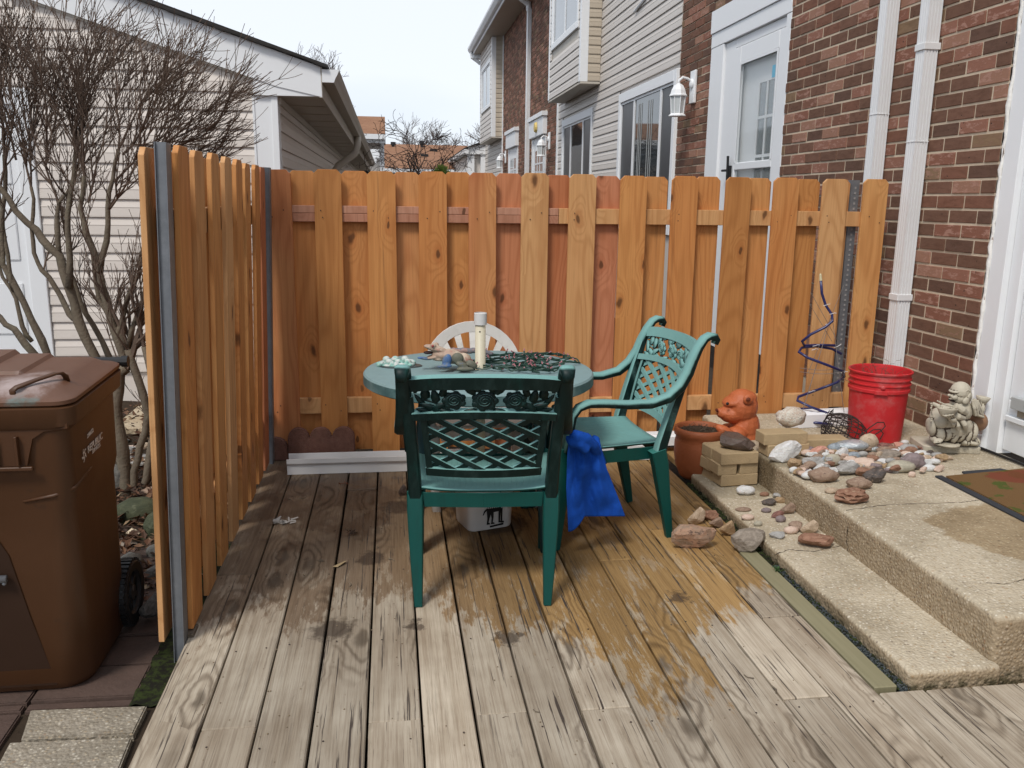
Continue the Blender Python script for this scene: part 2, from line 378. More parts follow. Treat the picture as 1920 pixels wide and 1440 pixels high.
def conc(name, a, b, peb=1, wet=None, moss=False):
    g = G(name, .85, .2); P = g.pos()
    big = g.step(g.noise(P, 2.2, 6, .68), .34, .64); sm = g.noise(P, 42, 4, .7)
    d1 = g.vor(P, 95); c1 = g.vor(P, 95, out='Color'); cs = g.sep(c1)
    d2 = g.vor(P, 55); c2 = g.sep(g.vor(P, 55, out='Color'))
    col = g.mix(big, a, b)
    col = g.mix(g.math('MULTIPLY', g.step(sm, .4, .75), .5), col, g.mix(1, col, (.62, .56, .48), 'MULTIPLY'))
    p1 = g.math('MULTIPLY', g.math('SUBTRACT', 1, g.step(d1, .30, .45)), g.step(cs[0], .45, .5))
    p2 = g.math('MULTIPLY', g.math('SUBTRACT', 1, g.step(d2, .22, .36)), g.step(c2[0], .80, .82))
    pc = g.ramp(cs[1], [(0, (.62, .53, .38)), (.4, (.40, .29, .17)), (.6, (.74, .68, .56)), (.9, (.22, .17, .13)), (1, (.8, .76, .68))], 'CONSTANT')
    pc2 = g.ramp(c2[1], [(0, (.58, .50, .38)), (.5, (.16, .13, .10)), (.6, (.78, .72, .6)), (.85, (.38, .22, .13))], 'CONSTANT')
    col = g.mix(g.math('MULTIPLY', p1, .7 * peb), col, pc); col = g.mix(g.math('MULTIPLY', p2, .55 * peb), col, pc2)
    if wet:
        s = g.sep(P)
        for (cx, cy, rr, c, k) in wet:
            d = g.vec('DISTANCE', g.vec('MULTIPLY', P, (1, 1, 0)), (cx, cy, 0))
            d = g.math('ADD', d, g.math('MULTIPLY', g.math('SUBTRACT', g.noise(P, 6, 4, .6), .5), rr * .8))
            col = g.mix(g.math('MULTIPLY', g.math('SUBTRACT', 1, g.step(d, rr * .9, rr * 1.02)), k), col, g.mix(1, col, c, 'MULTIPLY'))
    if moss:
        s = g.sep(P); mm = g.math('MULTIPLY', g.math('SUBTRACT', 1, g.step(s[2], -.01, .035)), g.step(g.noise(P, 30, 4, .7), .4, .6))
        col = g.mix(g.math('MULTIPLY', mm, .8), col, (.05, .055, .02))
    if moss:      # vertical faces tinted darker and browner: weaker sky light painted into the colour
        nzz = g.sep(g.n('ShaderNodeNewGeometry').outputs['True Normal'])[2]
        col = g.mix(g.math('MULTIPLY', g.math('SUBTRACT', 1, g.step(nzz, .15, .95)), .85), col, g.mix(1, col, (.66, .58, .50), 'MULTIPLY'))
    g.bump(g.math('ADD', g.math('MULTIPLY', g.math('SUBTRACT', .5, d1), 1.2), g.math('MULTIPLY', sm, 1.0)), .55, .006)
    return g.done(col)
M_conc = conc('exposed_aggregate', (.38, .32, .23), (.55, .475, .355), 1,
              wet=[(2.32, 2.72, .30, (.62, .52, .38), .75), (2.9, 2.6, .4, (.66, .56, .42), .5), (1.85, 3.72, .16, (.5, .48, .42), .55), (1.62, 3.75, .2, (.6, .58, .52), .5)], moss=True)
M_pavers = conc('pebble_paver', (.25, .215, .165), (.36, .315, .25), .6)
M_paverred = simple('red_paver', (.090, .058, .046), .8, .3, .45, 9, bump=.6, bs=70, dirt=((.05, .04, .032), .8))
M_found = simple('tinted_foundation', (.42, .27, .17), .9, .2, .3, 6, bump=.5, dirt=((.25, .21, .16), .7))

# bricks: dark brown with red and tan ones, mottled faces
def brick_mat():
    g = G('fired_brick', .85, .2); P = g.pos(); r = g.rnd()
    base = g.ramp(r, [(0, (.170, .090, .060)), (.17, (.195, .100, .067)), (.34, (.140, .078, .055)), (.48, (.215, .100, .065)),
                      (.58, (.25, .110, .073)), (.68, (.29, .135, .092)), (.78, (.33, .175, .118)), (.86, (.25, .160, .095)), (.91, (.18, .095, .064))], 'CONSTANT')
    mot = g.noise(g.vec('MULTIPLY', P, (1, .35, 1)), 38, 5, .7)
    light = g.step(r, .55, .57); light = g.math('MULTIPLY', light, g.math('SUBTRACT', 1, g.step(r, .86, .88)))
    col = g.mix(g.math('MULTIPLY', g.step(mot, .40, .7), .5), base, g.mix(1, base, (.5, .45, .42), 'MULTIPLY'))
    col = g.mix(g.math('MULTIPLY', g.math('MULTIPLY', g.step(mot, .50, .60), light), .75), col, (.44, .25, .19))
    col = g.mix(g.math('MULTIPLY', g.step(g.noise(P, 60, 4, .7), .62, .75), .3), col, (.30, .23, .18))
    pit = g.math('SUBTRACT', 1, g.step(g.vor(g.vec('ADD', P, (0, 0, .3)), 26), .08, .13))
    pit = g.math('MULTIPLY', pit, g.step(g.noise(P, 12, 2), .52, .56))
    col = g.mix(pit, col, (.02, .014, .012))
    g.bump(g.math('SUBTRACT', g.math('ADD', mot, g.noise(P, 150, 3, .7)), g.math('MULTIPLY', pit, 3)), .5, .004)
    return g.done(col)
M_brick = brick_mat()
M_mortar = simple('mortar', (.60, .495, .37), .95, .1, .2, 30, bump=.7, bs=150)
M_soil = simple('soil', (.045, .032, .022), .95, .1, .5, 12, bump=1, bs=60)
M_vinyl = simple('vinyl_siding', (.70, .635, .575), .5, .35, .05, 5)
M_vinyl2 = simple('house_siding', (.62, .57, .52), .5, .35, .05, 5)
M_vinylgrey = simple('soffit_vinyl', (.52, .475, .41), .6, .3, .06, 5)
M_beige = simple('beige_siding', (.50, .43, .34), .55, .3, .05, 5)
M_white = simple('white_trim', (.82, .83, .84), .45, .35, .02, 4, dirt=((.62, .60, .57), .07))
M_whitedirty = simple('worn_white_metal', (.76, .76, .76), .4, .4, .04, 3, dirt=((.52, .49, .45), .22))
M_caulk = simple('caulk', (.80, .78, .74), .7, .2, .05, 40, bump=1, bs=60)
M_galv = simple('galvanised_steel', (.19, .20, .215), .5, .5, .28, 26, metal=.45, dirt=((.27, .28, .29), .5))
M_dark = simple('dark_hole', (.008, .008, .009), .6, .3)
M_screen = simple('insect_screen', (.045, .048, .052), .35, .5, .1)
def glassm(name, c, rough=.03):
    g = G(name, rough, .9); P = g.pos(); g.bump(g.noise(P, 1.5, 2), .05, .02)
    g.b.inputs['IOR'].default_value = 1.9
    return g.done(g.mix(g.noise(P, 2, 3), c, tuple(x * .6 for x in c)))
M_glass = glassm('window_glass', (.055, .065, .07))
M_glasslight = glassm('curtained_glass', (.30, .33, .36))
def clear(name):
    g = G(name, .02, .6); g.b.inputs['Alpha'].default_value = .16; g.b.inputs['Base Color'].default_value = (.65, .72, .72, 1); g.b.inputs['IOR'].default_value = 1.7
    return g.m
M_clear = clear('clear_glass')
def shingle(name, a, b):
    g = G(name, .9, .2); P = g.pos()
    c = g.sep(g.vor(g.vec('MULTIPLY', P, (3, 6, 6)), 1, out='Color'))[0]
    return g.done(g.mix(g.noise(P, 30, 3, .7), g.mix(c, a, b), (.16, .08, .045)))
M_roof = shingle('tan_shingle', (.30, .150, .085), (.40, .215, .125))
M_roofdark = simple('dark_shingle', (.035, .032, .03), .9, .2, .4, 20)
M_bark = simple('bark', (.155, .125, .092), .9, .15, .4, 22, bump=1, bs=90, dirt=((.20, .19, .13), .5))
M_twig = simple('twig_bark', (.135, .095, .072), .85, .2, .35, 6)
M_farbark = simple('far_bark', (.13, .105, .095), .9, .1, .2, 4)
M_black = simple('black_plastic', (.012, .012, .013), .5, .4)
# ================================================================ ground, deck, paving
WX = 2.90                                   # plane of the brick wall
g0 = MB(); g0.grid(lambda u, v: (-60 + 120 * u, -40 + 160 * v, -.16), 6, 8)
tag(g0.build('ground', M_soil), kind='structure')

deck = thing('deck', None, None, (0, 0, 0), kind='structure')
PIT = .1462; X0 = -.664
joints = {0: [3.09], 1: [2.11], 3: [4.01], 4: [2.09], 6: [2.09], 8: [2.08], 10: [3.06], 12: [2.06, 3.35], 13: [2.54], 14: [3.85], 16: [1.5], 18: [1.7], 2: [1.45], 5: [1.3, 3.9]}
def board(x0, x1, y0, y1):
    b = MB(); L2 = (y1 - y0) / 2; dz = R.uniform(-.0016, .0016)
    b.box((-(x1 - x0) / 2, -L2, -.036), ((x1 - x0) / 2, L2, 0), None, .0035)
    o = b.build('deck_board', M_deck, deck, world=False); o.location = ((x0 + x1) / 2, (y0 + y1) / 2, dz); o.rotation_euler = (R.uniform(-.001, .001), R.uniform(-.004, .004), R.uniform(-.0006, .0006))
for i in range(0, 27):
    xa = X0 + i * PIT; xb = xa + PIT - R.uniform(.005, .0085)
    ye = 4.57 if xa < 1.38 else 2.062
    if i == 14: xa2 = xa
    if i == 14:
        board(xa, xb, -.6, 2.062); board(xa, 1.453, 3.10, 4.57); continue
    ys = [-.6] + [y for y in joints.get(i, []) if -.6 < y < ye] + [ye + R.uniform(-.01, .01) * (xa < 1.4)]
    for a, b in zip(ys[:-1], ys[1:]): board(xa, xb, a + .002, b - .002)
# boards behind the lower step and the pale filler strip along it
for i in range(15, 17): board(X0 + i * PIT + .004, X0 + (i + 1) * PIT - .002, 3.99, 4.57)
g = G('green_timber', .7, .3); P = g.pos()
M_trim = g.done(g.mix(g.noise(g.vec('MULTIPLY', P, (60, 3, 1)), 1, 4), (.20, .18, .10), (.31, .28, .175)))
b = MB(); b.box((1.3835, 2.085, -.036), (1.455, 3.095, .001), None, .003); 
ob = b.build('deck_board', M_trim, deck); ob['label'] = 'pale greenish filler board along the concrete step'
# joists under the boards so the gaps read dark
for y in (-.3, .3, .9, 1.5, 2.1, 2.7, 3.3, 3.9, 4.45):
    b = MB(); b.box((-.65, y - .02, -.155), (1.38 if y > 2.06 else 3.2, y + .02, -.040)); b.build('joist', M_soil, deck)
b = MB(); b.box((-.652, -.6, -.12), (-.63, 4.5, -.038)); b.build('rim_joist', M_deck, deck)
# nails
b = MB()
for i in range(0, 24):
    for y in (1.5, 2.02, 2.52, 3.06, 3.5, 3.95):
        for fx in (.2, .8):
            if R.random() < .3: continue
            x = X0 + i * PIT + fx * .14 + R.uniform(-.012, .012); yy = y + R.uniform(-.02, .02)
            if x > 1.38 and yy > 2.0: continue
            b.lathe([(.0001, .0024), (.0026, .0022), (.0030, .0012)], 7, Matrix.Translation((x, yy, 0)))
o = b.build('deck_screws', simple('rusty_screw', (.05, .035, .028), .6, .4), deck); o['kind'] = 'stuff'

# concrete steps -------------------------------------------------
LZ = .19; SX = 1.765
steps = thing('concrete_steps', 'two level exposed aggregate concrete steps with hairline cracks below the back door', 'steps', (1.5, 2.1, 0))
def slab(name, x0, x1, y0, y1, z1, r, mat):
    def ring(ins, z, amp):
        rc = max(.004, .018 - ins); X0_, X1_, Y0_, Y1_ = x0 + ins, x1 - ins, y0 + ins, y1 - ins; pts = []
        for cx_, cy_, a0, ex, ey in ((X1_ - rc, Y1_ - rc, 0, -1, 0), (X0_ + rc, Y1_ - rc, 90, 0, -1), (X0_ + rc, Y0_ + rc, 180, 1, 0), (X1_ - rc, Y0_ + rc, 270, 0, 1)):
            for k in range(5): a = rad(a0 + 22.5 * k); pts.append(Vector((cx_ + rc * math.cos(a), cy_ + rc * math.sin(a), z)))
            ln = (X1_ - X0_ if ex else Y1_ - Y0_) - 2 * rc; m0 = (x1 - x0 if ex else y1 - y0); k_ = int(m0 / .03); p = pts[-1]
            for k in range(1, k_): pts.append(p + Vector((ex, ey, 0)) * ln * k / k_)
        for q in pts:
            n1 = noise.noise(Vector((q.x * 14, q.y * 14, 1))); n2 = noise.noise(Vector((q.x * 45, q.y * 45, z * 40)))
            q += Vector((n1, noise.noise(Vector((q.y * 14, q.x * 14, 5))), n2 * .5 * (1 if z > z1 - r * 1.01 else 0))) * amp
        return pts
    R_ = [ring(0, -.15, .001), ring(0, -.02, .003), ring(0, (z1 - r) * .5, .003), ring(0, z1 - r, .003)]
    for k in range(1, 7): a = rad(15 * k); R_.append(ring(r * (1 - math.cos(a)), z1 - r + r * math.sin(a), .003 * (1 - k / 12)))
    for i_ in (.012, .03, .06): R_.append(ring(r + i_, z1 + (.0 if i_ < .05 else 0), .0012))
    b = MB(); m_ = len(R_[0])
    for rg in R_: b.v += [tuple(q) for q in rg]
    for i in range(len(R_) - 1):
        for j in range(m_): b.f.append((i * m_ + j, i * m_ + (j + 1) % m_, (i + 1) * m_ + (j + 1) % m_, (i + 1) * m_ + j))
    b.f.append(tuple((len(R_) - 1) * m_ + j for j in range(m_)))
    return b.build(name, mat, steps, smooth=True)
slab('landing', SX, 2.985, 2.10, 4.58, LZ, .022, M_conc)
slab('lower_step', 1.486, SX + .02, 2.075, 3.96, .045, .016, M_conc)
M_crack = simple('crack_shadow', (.07, .055, .04), .95, .1)
def crack(pts, wd, z, wall=False):
    P = []; 
    for a, c in zip(pts[:-1], pts[1:]):
        a = Vector(a); c = Vector(c)
        for k in range(8): P.append(a.lerp(c, k / 8) + Vector((R.uniform(-1, 1) * .0035, R.uniform(-1, 1) * .0035, 0)))
    P.append(Vector(pts[-1])); b = MB()
    b.tube(P, [wd * R.uniform(.3, 1) for _ in P], 4); return b.build('crack', M_crack, steps)
crack([at(1585, 962, Z=LZ) + Vector((.02, .03, .0)), at(1668, 946, Z=LZ), at(1740, 944, Z=LZ), at(1800, 942, Z=LZ), at(1835, 938, Z=LZ)], .0022, LZ)
crack([at(1850, 1093, Z=LZ), at(1885, 1095, Z=LZ), at(1920, 1086, Z=LZ), at(1960, 1080, Z=LZ)], .0022, LZ)
crack([at(1452, 1040, Z=.045), at(1480, 1031, Z=.045), at(1525, 1034, Z=.045), at(1582, 1022, Z=.045)], .0028, .045)
crack([(SX - .001, 2.93, .05), (SX - .002, 2.95, .12), (SX + .004, 2.94, .175)], .002, 0)
# moss and gravel in the slot beside the step
g = G('moss', .95, .1); P = g.pos()
M_moss = g.done(g.mix(g.step(g.noise(P, 45, 4, .7), .4, .62), (.016, .015, .011), (.034, .045, .014)))
b = MB()
for k in range(700):
    y = R.uniform(2.09, 3.95); x = R.uniform(1.458, 1.492); 
    s_ = R.uniform(.004, .010) * (1.4 if y > 2.9 else 1)
    b.ell((x, y, -.012 + R.uniform(-.004, .006)), (s_, s_ * 1.2, s_ * .8), nu=5, nv=4)
o = b.build('moss', M_moss); tag(o, 'dark green moss growing in the slot between deck and step', 'moss', kind='stuff')
b = MB(); b.box((1.385, 2.08, -.12), (1.51, 3.97, -.04)); tag(b.build('gap_soil', M_soil), kind='structure')
b = MB()
M_grav = simple('blue_grit', (.030, .038, .040), .5, .5, .6, 60)
for k in range(1500):
    y = R.uniform(2.07, 2.95); s_ = R.uniform(.0025, .005)
    b.ell((R.uniform(1.458, 1.488), y, -.008 + R.uniform(-.006, .004)), (s_, s_, s_), nu=4, nv=3)
tag(b.build('grit', M_grav), 'dark blue grey grit lying in the slot beside the lower step', 'grit', kind='stuff')
def sprout(name, label, p, n, h, c, cat='weed', grp=None):
    b = MB()
    for k in range(n):
        a = R.uniform(0, 6.28); l = h * R.uniform(.5, 1); d = Vector((math.cos(a), math.sin(a), 0)) * l * R.uniform(.3, .9)
        p0 = Vector(p) + Vector((R.uniform(-1, 1), R.uniform(-1, 1), 0)) * h * .25; m_ = p0 + d * .5 + Vector((0, 0, l * .6)); e = p0 + d + Vector((0, 0, l * R.uniform(.3, .8)))
        s_ = d.cross(Vector((0, 0, 1))).normalized() * h * .07
        b.add([p0 - s_ * .5, p0 + s_ * .5, m_ + s_, m_ - s_, e], [(0, 1, 2, 3), (3, 2, 4)])
    return tag(b.build(name, simple(name + '_green', c, .6, .3, .3, 30)), label, cat, grp)
sprout('weed', 'small green weed sprouting from the slot beside the lower step', at(1458, 1072, Z=0), 16, .035, (.06, .12, .04))
sprout('weed', 'low mossy weed hugging the rounded back end of the lower step', at(1318, 935, Z=0), 40, .03, (.07, .075, .035))

# paving left of the deck ---------------------------------------
path = thing('paving', None, None, (0, 0, 0), kind='structure')
def paver(pts, z, mat, th=.05, label=None):
    c = sum((Vector(p) for p in pts), Vector()) / len(pts)
    bm = bmesh.new(); vs = [bm.verts.new((p[0], p[1], z + R.uniform(-.003, .003))) for p in pts]
    f = bm.faces.new(vs)
    if f.normal.z < 0: f.normal_flip()
    r = bmesh.ops.extrude_face_region(bm, geom=[f]); 
    for v in r['geom']:
        if isinstance(v, bmesh.types.BMVert): v.co.z -= th
    bmesh.ops.recalc_face_normals(bm, faces=bm.faces)
    bmesh.ops.bevel(bm, geom=[e for e in bm.edges if abs(e.verts[0].co.z - e.verts[1].co.z) < .02 and e.verts[0].co.z > z - .02], offset=.004, segments=2, affect='EDGES')
    me = bpy.data.meshes.new('paver'); bm.to_mesh(me); bm.free(); me.materials.append(mat)
    o = link('paver', me, path)
    if label: o['label'] = label
def PZ(x, y, z=-.05): p = at(x, y, Z=z); return (p.x, p.y, 0)
paver([(-.715, 2.325, 0), (-1.035, 2.345, 0), (-1.005, 2.205, 0), (-.715, 2.19, 0)], -.05, M_pavers)
paver([(-.715, 2.18, 0), (-1.03, 2.195, 0), (-1.0, 1.88, 0), (-.70, 1.86, 0)], -.052, M_pavers)
paver([(-.715, 1.85, 0), (-1.03, 1.87, 0), (-1.03, 1.5, 0), (-.70, 1.5, 0)], -.052, M_pavers)
for k in range(4):
    paver([(-1.06, 2.34 - .38 * k, 0), (-1.45, 2.36 - .38 * k, 0), (-1.45, 1.99 - .38 * k, 0), (-1.05, 1.97 - .38 * k, 0)], -.056, M_paverred if k == 0 else M_pavers)
y = 2.345
for k, d in enumerate((.045, .18, .20, .20, .17, .2, .2)):
    for x1, x2 in ((-.765, -1.055), (-1.065, -1.42), (-1.43, -1.8)):
        j = R.uniform(-.004, .004)
        paver([(x1, y + .004 + j, 0), (x2, y + .012 + j, 0), (x2 + .0, y + d - .004, 0), (x1, y + d - .008, 0)], -.055 + R.uniform(-.006, .004), M_paverred)
    y += d
b = MB(); b.grid(lambda u, v: (-.77 + .12 * u, 2.34 + 1.2 * v, -.058 + .012 * noise.noise(Vector((u * 3, v * 25, 0)))), 6, 60)
tag(b.build('moss_strip', M_moss, smooth=True), 'green moss strip between the red pavers and the deck edge', 'moss', kind='stuff')
b = MB(); b.box((-1.9, 1.2, -.15), (-.655, 3.7, -.072)); tag(b.build('paving_bed', M_soil), kind='structure')

# ================================================================ house
house = thing('townhouse_row', 'long brick and pale siding townhouse row with white doors and windows on the right', 'house', (WX, 6, 0))
# masonry backing (mortar), with an opening for each door
def slabw(y0, y1, z0, z1, name='wall_core', mat=M_mortar, x0=WX, x1=WX + .10):
    b = MB(); b.box((x0, y0, z0), (x1, y1, z1)); return b.build(name, mat, house)
DY0, DY1, DZ = 6.23, 7.82, 3.02             # storm door opening
slabw(3.85, DY0, -.1, 5.4); slabw(DY1, 8.66, -.1, 5.4); slabw(DY0, DY1, DZ + .02, 5.4)
slabw(15.0, 22.4, -.1, 5.4); 
slabw(3.0, 3.85, 2.4, 5.4)
CH = .0737; BL = .2105; PITB = .2215
def brick_me():
    b = MB(); b.box((-.008, 0, 0), (.05, BL, CH - .0125), None, .0022); me = b.mesh('brick'); me.materials.append(M_brick); return me
BR = []
def lay(y0, y1, z0, z1, seed):
    rr = random.Random(seed); k = 0; z = z0
    while z < z1:
        y = y0 - (PITB / 2 if k % 2 else 0) 
        while y < y1 - .02:
            a = max(y, y0); e = min(y + BL, y1)
            if e - a > .03: BR.append((a, e, z, rr.uniform(-.0025, .0025)))
            y += PITB
        z += CH; k += 1
zb = .19 - CH * 0 + .004
lay(3.862, DY0 - .004, zb, 5.3, 1); lay(DY1 + .004, 8.655, zb, 5.3, 2); lay(DY0, DY1, 3.06, 5.3, 3); lay(3.0, 3.85, 2.42, 5.3, 4)
def big(bk):
    y, e, z, _ = bk; d = Vector((WX, y, z)) - EYE
    hid = (y > 4.7 and z < 1.46) 
    px = d.dot(CR) / d.dot(CF) * 1600 + 960; py = d.dot(CD) / d.dot(CF) * 1600 + 720
    if hid or d.dot(CF) < .5 or not (-60 < py < 900 and px < 1960): return 0
    return (e - y) * (WX / d.length) / d.length
BR.sort(key=big, reverse=True)
meb = brick_me(); cache = {}
for y, e, z, dx in BR[:298]:
    key = round(e - y, 3)
    if key not in cache:
        b = MB(); b.box((-.0045, 0, 0), (.05, e - y, CH - .0125), None, .0022); mm = b.mesh('brick'); mm.materials.append(M_brick); cache[key] = mm
    o = link('brick', cache[key], house, world=False); o.matrix_parent_inverse = Matrix.Translation((-WX, -6, 0))
    o.location = (WX + dx, y, z)
b = MB()
for y, e, z, dx in BR[298:]: b.box((WX - .008 + dx, y, z), (WX + .05, e, z + CH - .0125))
o = b.build('brick_courses', M_brick, house); o['kind'] = 'stuff'
b = MB(); BR = []
lay(15.02, 22.38, 1.2, 5.35, 9)
HOLES = [(16.1, 17.7, 2.98), (19.65, 21.2, 2.98)]
for y, e, z, dx in BR:
    if any(a < y < c and z < h for a, c, h in HOLES): continue
    b.box((WX - .008 + dx, y, z), (WX + .05, e, z + CH - .0125))
o = b.build('far_brickwork', M_brick, house); o['kind'] = 'stuff'
# the wall carries on this side of the near door
slabw(-2.0, 2.695, -.1, 5.4); b = MB(); BR = []
lay(-2.0, 2.69, .004, 5.3, 12)
for y, e, z, dx in BR: b.box((WX - .0045 + dx, y, z), (WX + .05, e, z + CH - .0125))
o = b.build('brick_courses', M_brick, house); o['kind'] = 'stuff'
# brick return at the near door opening
b = MB(); z = .194; k = 0
while z < 2.4:
    b.box((WX + (.0 if k % 2 else .0), 3.853 - .012, z), (WX + .095, 3.860, z + CH - .0125)); z += CH; k += 1
o = b.build('brick_return', M_brick, house); o['kind'] = 'stuff'

# siding planks ---------------------------------------------------
def plank(name, L_, ex, mat, parent, M, lap=.017):
    # local: x along the plank, y outward, z up; double-lap style: flat, small step at mid, drip edge
    prof = [(0, 0), (lap, 0), (lap, .010), (lap * .80, ex * .50), (lap * .90, ex * .55), (lap * .12, ex - .001), (0, ex + .004)]
    b = MB(); b.prism([(y_, z_) for y_, z_ in prof], 0, L_, 'X')
    o = b.build(name, mat, parent, world=False); o.matrix_parent_inverse = wm(parent).inverted(); o.matrix_world = M
    o.matrix_basis = M; return o
# M maps local (x along, y out, z up)
def MX(yo, z, x=WX):            # wall facing -X, plank runs along +Y ; out = -X
    return Matrix(((0, -1, 0, x), (1, 0, 0, yo), (0, 0, 1, z), (0, 0, 0, 1)))
def MY(xo, z, y):               # wall facing -Y, plank runs along +X ; out = -Y  (mirror handled by running along -X)
    return Matrix(((-1, 0, 0, xo), (0, -1, 0, y), (0, 0, 1, z), (0, 0, 0, 1)))
def MXp(yo, z, x):              # wall facing +X ; out = +X, runs along -Y
    return Matrix(((0, 1, 0, x), (-1, 0, 0, yo), (0, 0, 1, z), (0, 0, 0, 1)))
slabw(8.66, 15.0, -.1, 5.4, 'wall_core', M_vinyl2, WX + .004)
EX = .1165
z = 1.12; k = 0
while z < 5.3:
    spans = [(8.66, 15.0)]
    if z + EX < 2.62: spans = [(10.97, 12.36), (14.6, 14.93)]
    elif z < 2.66: spans = [(10.97, 12.36), (14.6, 14.93)]
    for a, c in spans:
        if c - a > 3:
            j = 10.6 + (k * .37) % 1.0
            plank('siding_plank', j - a - .001, EX, M_vinyl2, house, MX(a, z)); plank('siding_plank', c - j, EX, M_vinyl2, house, MX(j, z, WX - .002))
        else: plank('siding_plank', c - a, EX, M_vinyl2, house, MX(a, z))
    z += EX; k += 1
# far siding beyond the last brick bay
slabw(22.4, 26.5, -.1, 5.4, 'wall_core', M_vinyl2, WX + .004)
z = 1.1
while z < 5.3:
    plank('siding_plank', 4.1, EX, M_vinyl2, house, MX(22.4, z)); z += EX
def vbox(name, x0, x1, y0, y1, z0, z1, mat=M_white, ch=.003, parent=None, label=None):
    b = MB(); b.box((x0, y0, z0), (x1, y1, z1), None, ch); o = b.build(name, mat, parent or house)
    if label: o['label'] = label
    return o
vbox('corner_trim', WX - .035, WX + .02, 14.93, 15.02, -.1, 5.4); vbox('corner_trim', WX - .03, WX + .02, 22.36, 22.46, -.1, 5.4)
# windows
def slider(y0, y1, z0, z1, panes, name='window', x=WX, tw=.085):
    f = MB(); f.box((x - .028, y0, z0), (x + .02, y0 + tw, z1), None, .004); f.box((x - .028, y1 - tw, z0), (x + .02, y1, z1), None, .004)
    f.box((x - .030, y0 + tw + .001, z1 - tw * 1.3), (x + .02, y1 - tw - .001, z1), None, .004); f.box((x - .034, y0 + tw + .001, z0), (x + .02, y1 - tw - .001, z0 + tw), None, .004)
    fo = f.build(name, M_white, house)
    yy = y0 + tw
    for (w_, mt) in panes:
        ye = yy + w_ * (y1 - y0 - 2 * tw)
        s = MB(); t = .028
        s.box((x - .012, yy, z0 + tw), (x + .01, yy + t, z1 - tw * 1.3)); s.box((x - .012, ye - t, z0 + tw), (x + .01, ye, z1 - tw * 1.3))
        s.box((x - .011, yy + t, z1 - tw * 1.3 - t), (x + .01, ye - t, z1 - tw * 1.3)); s.box((x - .011, yy + t, z0 + tw), (x + .01, ye - t, z0 + tw + t))
        s.build('sash', M_white, fo)
        g_ = MB(); g_.box((x + .000, yy + t, z0 + tw + t), (x + .004, ye - t, z1 - tw * 1.3 - t)); g_.build('pane', mt, fo)
        yy = ye
    b_ = MB(); b_.box((x + .012, y0 + tw, z0 + tw), (x + .02, y1 - tw, z1 - tw)); b_.build('dark_room', M_dark, fo)
    return fo
slider(8.70, 10.93, 1.05, 2.70, [(.22, M_screen), (.50, M_glass), (.28, M_screen)])
b = MB()
for yy in (9.55, 9.62, 9.70, 9.95, 10.02, 10.08): b.box((WX - .0035, yy, 1.2), (WX - .002, yy + .02, 2.5))
b.build('blind_slats', simple('blind_white', (.42, .43, .42), .5), house)['kind'] = 'stuff'
slider(12.38, 14.58, 1.05, 2.70, [(.28, M_screen), (.44, M_glass), (.28, M_screen)])
# boxed-out bays on the upper floor
def bay(y0, y1, z0, z1, x, wz0, wz1, wy0, wy1):
    slabw(y0, y1, z0, z1, 'bay_core', M_vinylgrey, x + .004, WX)
    vbox('bay_soffit', x - .012, WX - .016, y0 - .012, y1 + .012, z0 - .03, z0 - .001, M_vinylgrey)
    for yy in (y0, y1): vbox('corner_trim', x - .02, x + .09, yy - (.012 if yy == y0 else .08), yy + (.08 if yy == y0 else .012), z0, z1)
    z = z0 + .012
    while z < z1 - .05:
        plank('siding_plank', WX - .02 - (x + .09), EX, M_beige, house, MY(WX - .02, z, y0))
        if not (wz0 - .09 < z + EX / 2 < wz1): plank('siding_plank', y1 - y0 - .16, EX, M_vinyl2, house, MX(y0 + .08, z, x))
        else:
            plank('siding_plank', wy0 - y0 - .08, EX, M_vinyl2, house, MX(y0 + .08, z, x)); plank('siding_plank', y1 - .08 - wy1, EX, M_vinyl2, house, MX(wy1, z, x))
        z += EX
    slider(wy0, wy1, wz0, wz1, [(.5, M_glasslight), (.5, M_glasslight)], x=x)
bay(12.02, 14.42, 2.99, 5.35, 2.62, 3.72, 5.1, 12.2, 14.2)
bay(22.46, 25.3, 2.98, 5.38, 2.62, 3.75, 4.95, 22.75, 24.9)
# storm door set back in the brick opening
vbox('door_frieze', WX - .02, WX + .05, DY0 + .0, DY1, 2.86, 3.05); vbox('door_frieze', WX - .008, WX + .05, DY0, DY1, 2.74, 2.858)
vbox('casing', WX - .006, WX + .05, 7.52, 7.818, .1, 2.737); vbox('casing', WX + .018, WX + .06, 7.30, 7.518, .1, 2.737); vbox('casing', WX - .006, WX + .05, DY0 + .002, DY0 + .075, .1, 2.737)
vbox('casing', WX + .018, WX + .06, DY0 + .077, 7.298, 2.665, 2.737)
b = MB()      # door leaf frame
XD = WX + .012; ya, yb = DY0 + .08, 7.295
b.box((XD, ya, .2), (XD + .035, ya + .13, 2.66), None, .006); b.box((XD, yb - .13, .2), (XD + .035, yb, 2.66), None, .006)
b.box((XD, ya + .131, 2.53), (XD + .035, yb - .131, 2.66), None, .006); b.box((XD, ya + .131, 1.66), (XD + .035, yb - .131, 1.72), None, .005); b.box((XD, ya + .131, .2), (XD + .035, yb - .131, 1.0), None, .005)
sdoor = b.build('storm_door', M_white, house)
b = MB(); b.box((XD + .012, ya + .131, 1.0), (XD + .016, yb - .131, 2.53)); b.build('pane', M_clear, sdoor)
b = MB(); b.box((XD - .004, ya + .129, 1.722), (XD, ya + .15, 2.53)); b.box((XD - .004, yb - .15, 1.722), (XD, yb - .129, 2.53)); b.box((XD - .004, ya + .15, 2.51), (XD, yb - .15, 2.532)); b.build('glass_bead', M_white, sdoor)
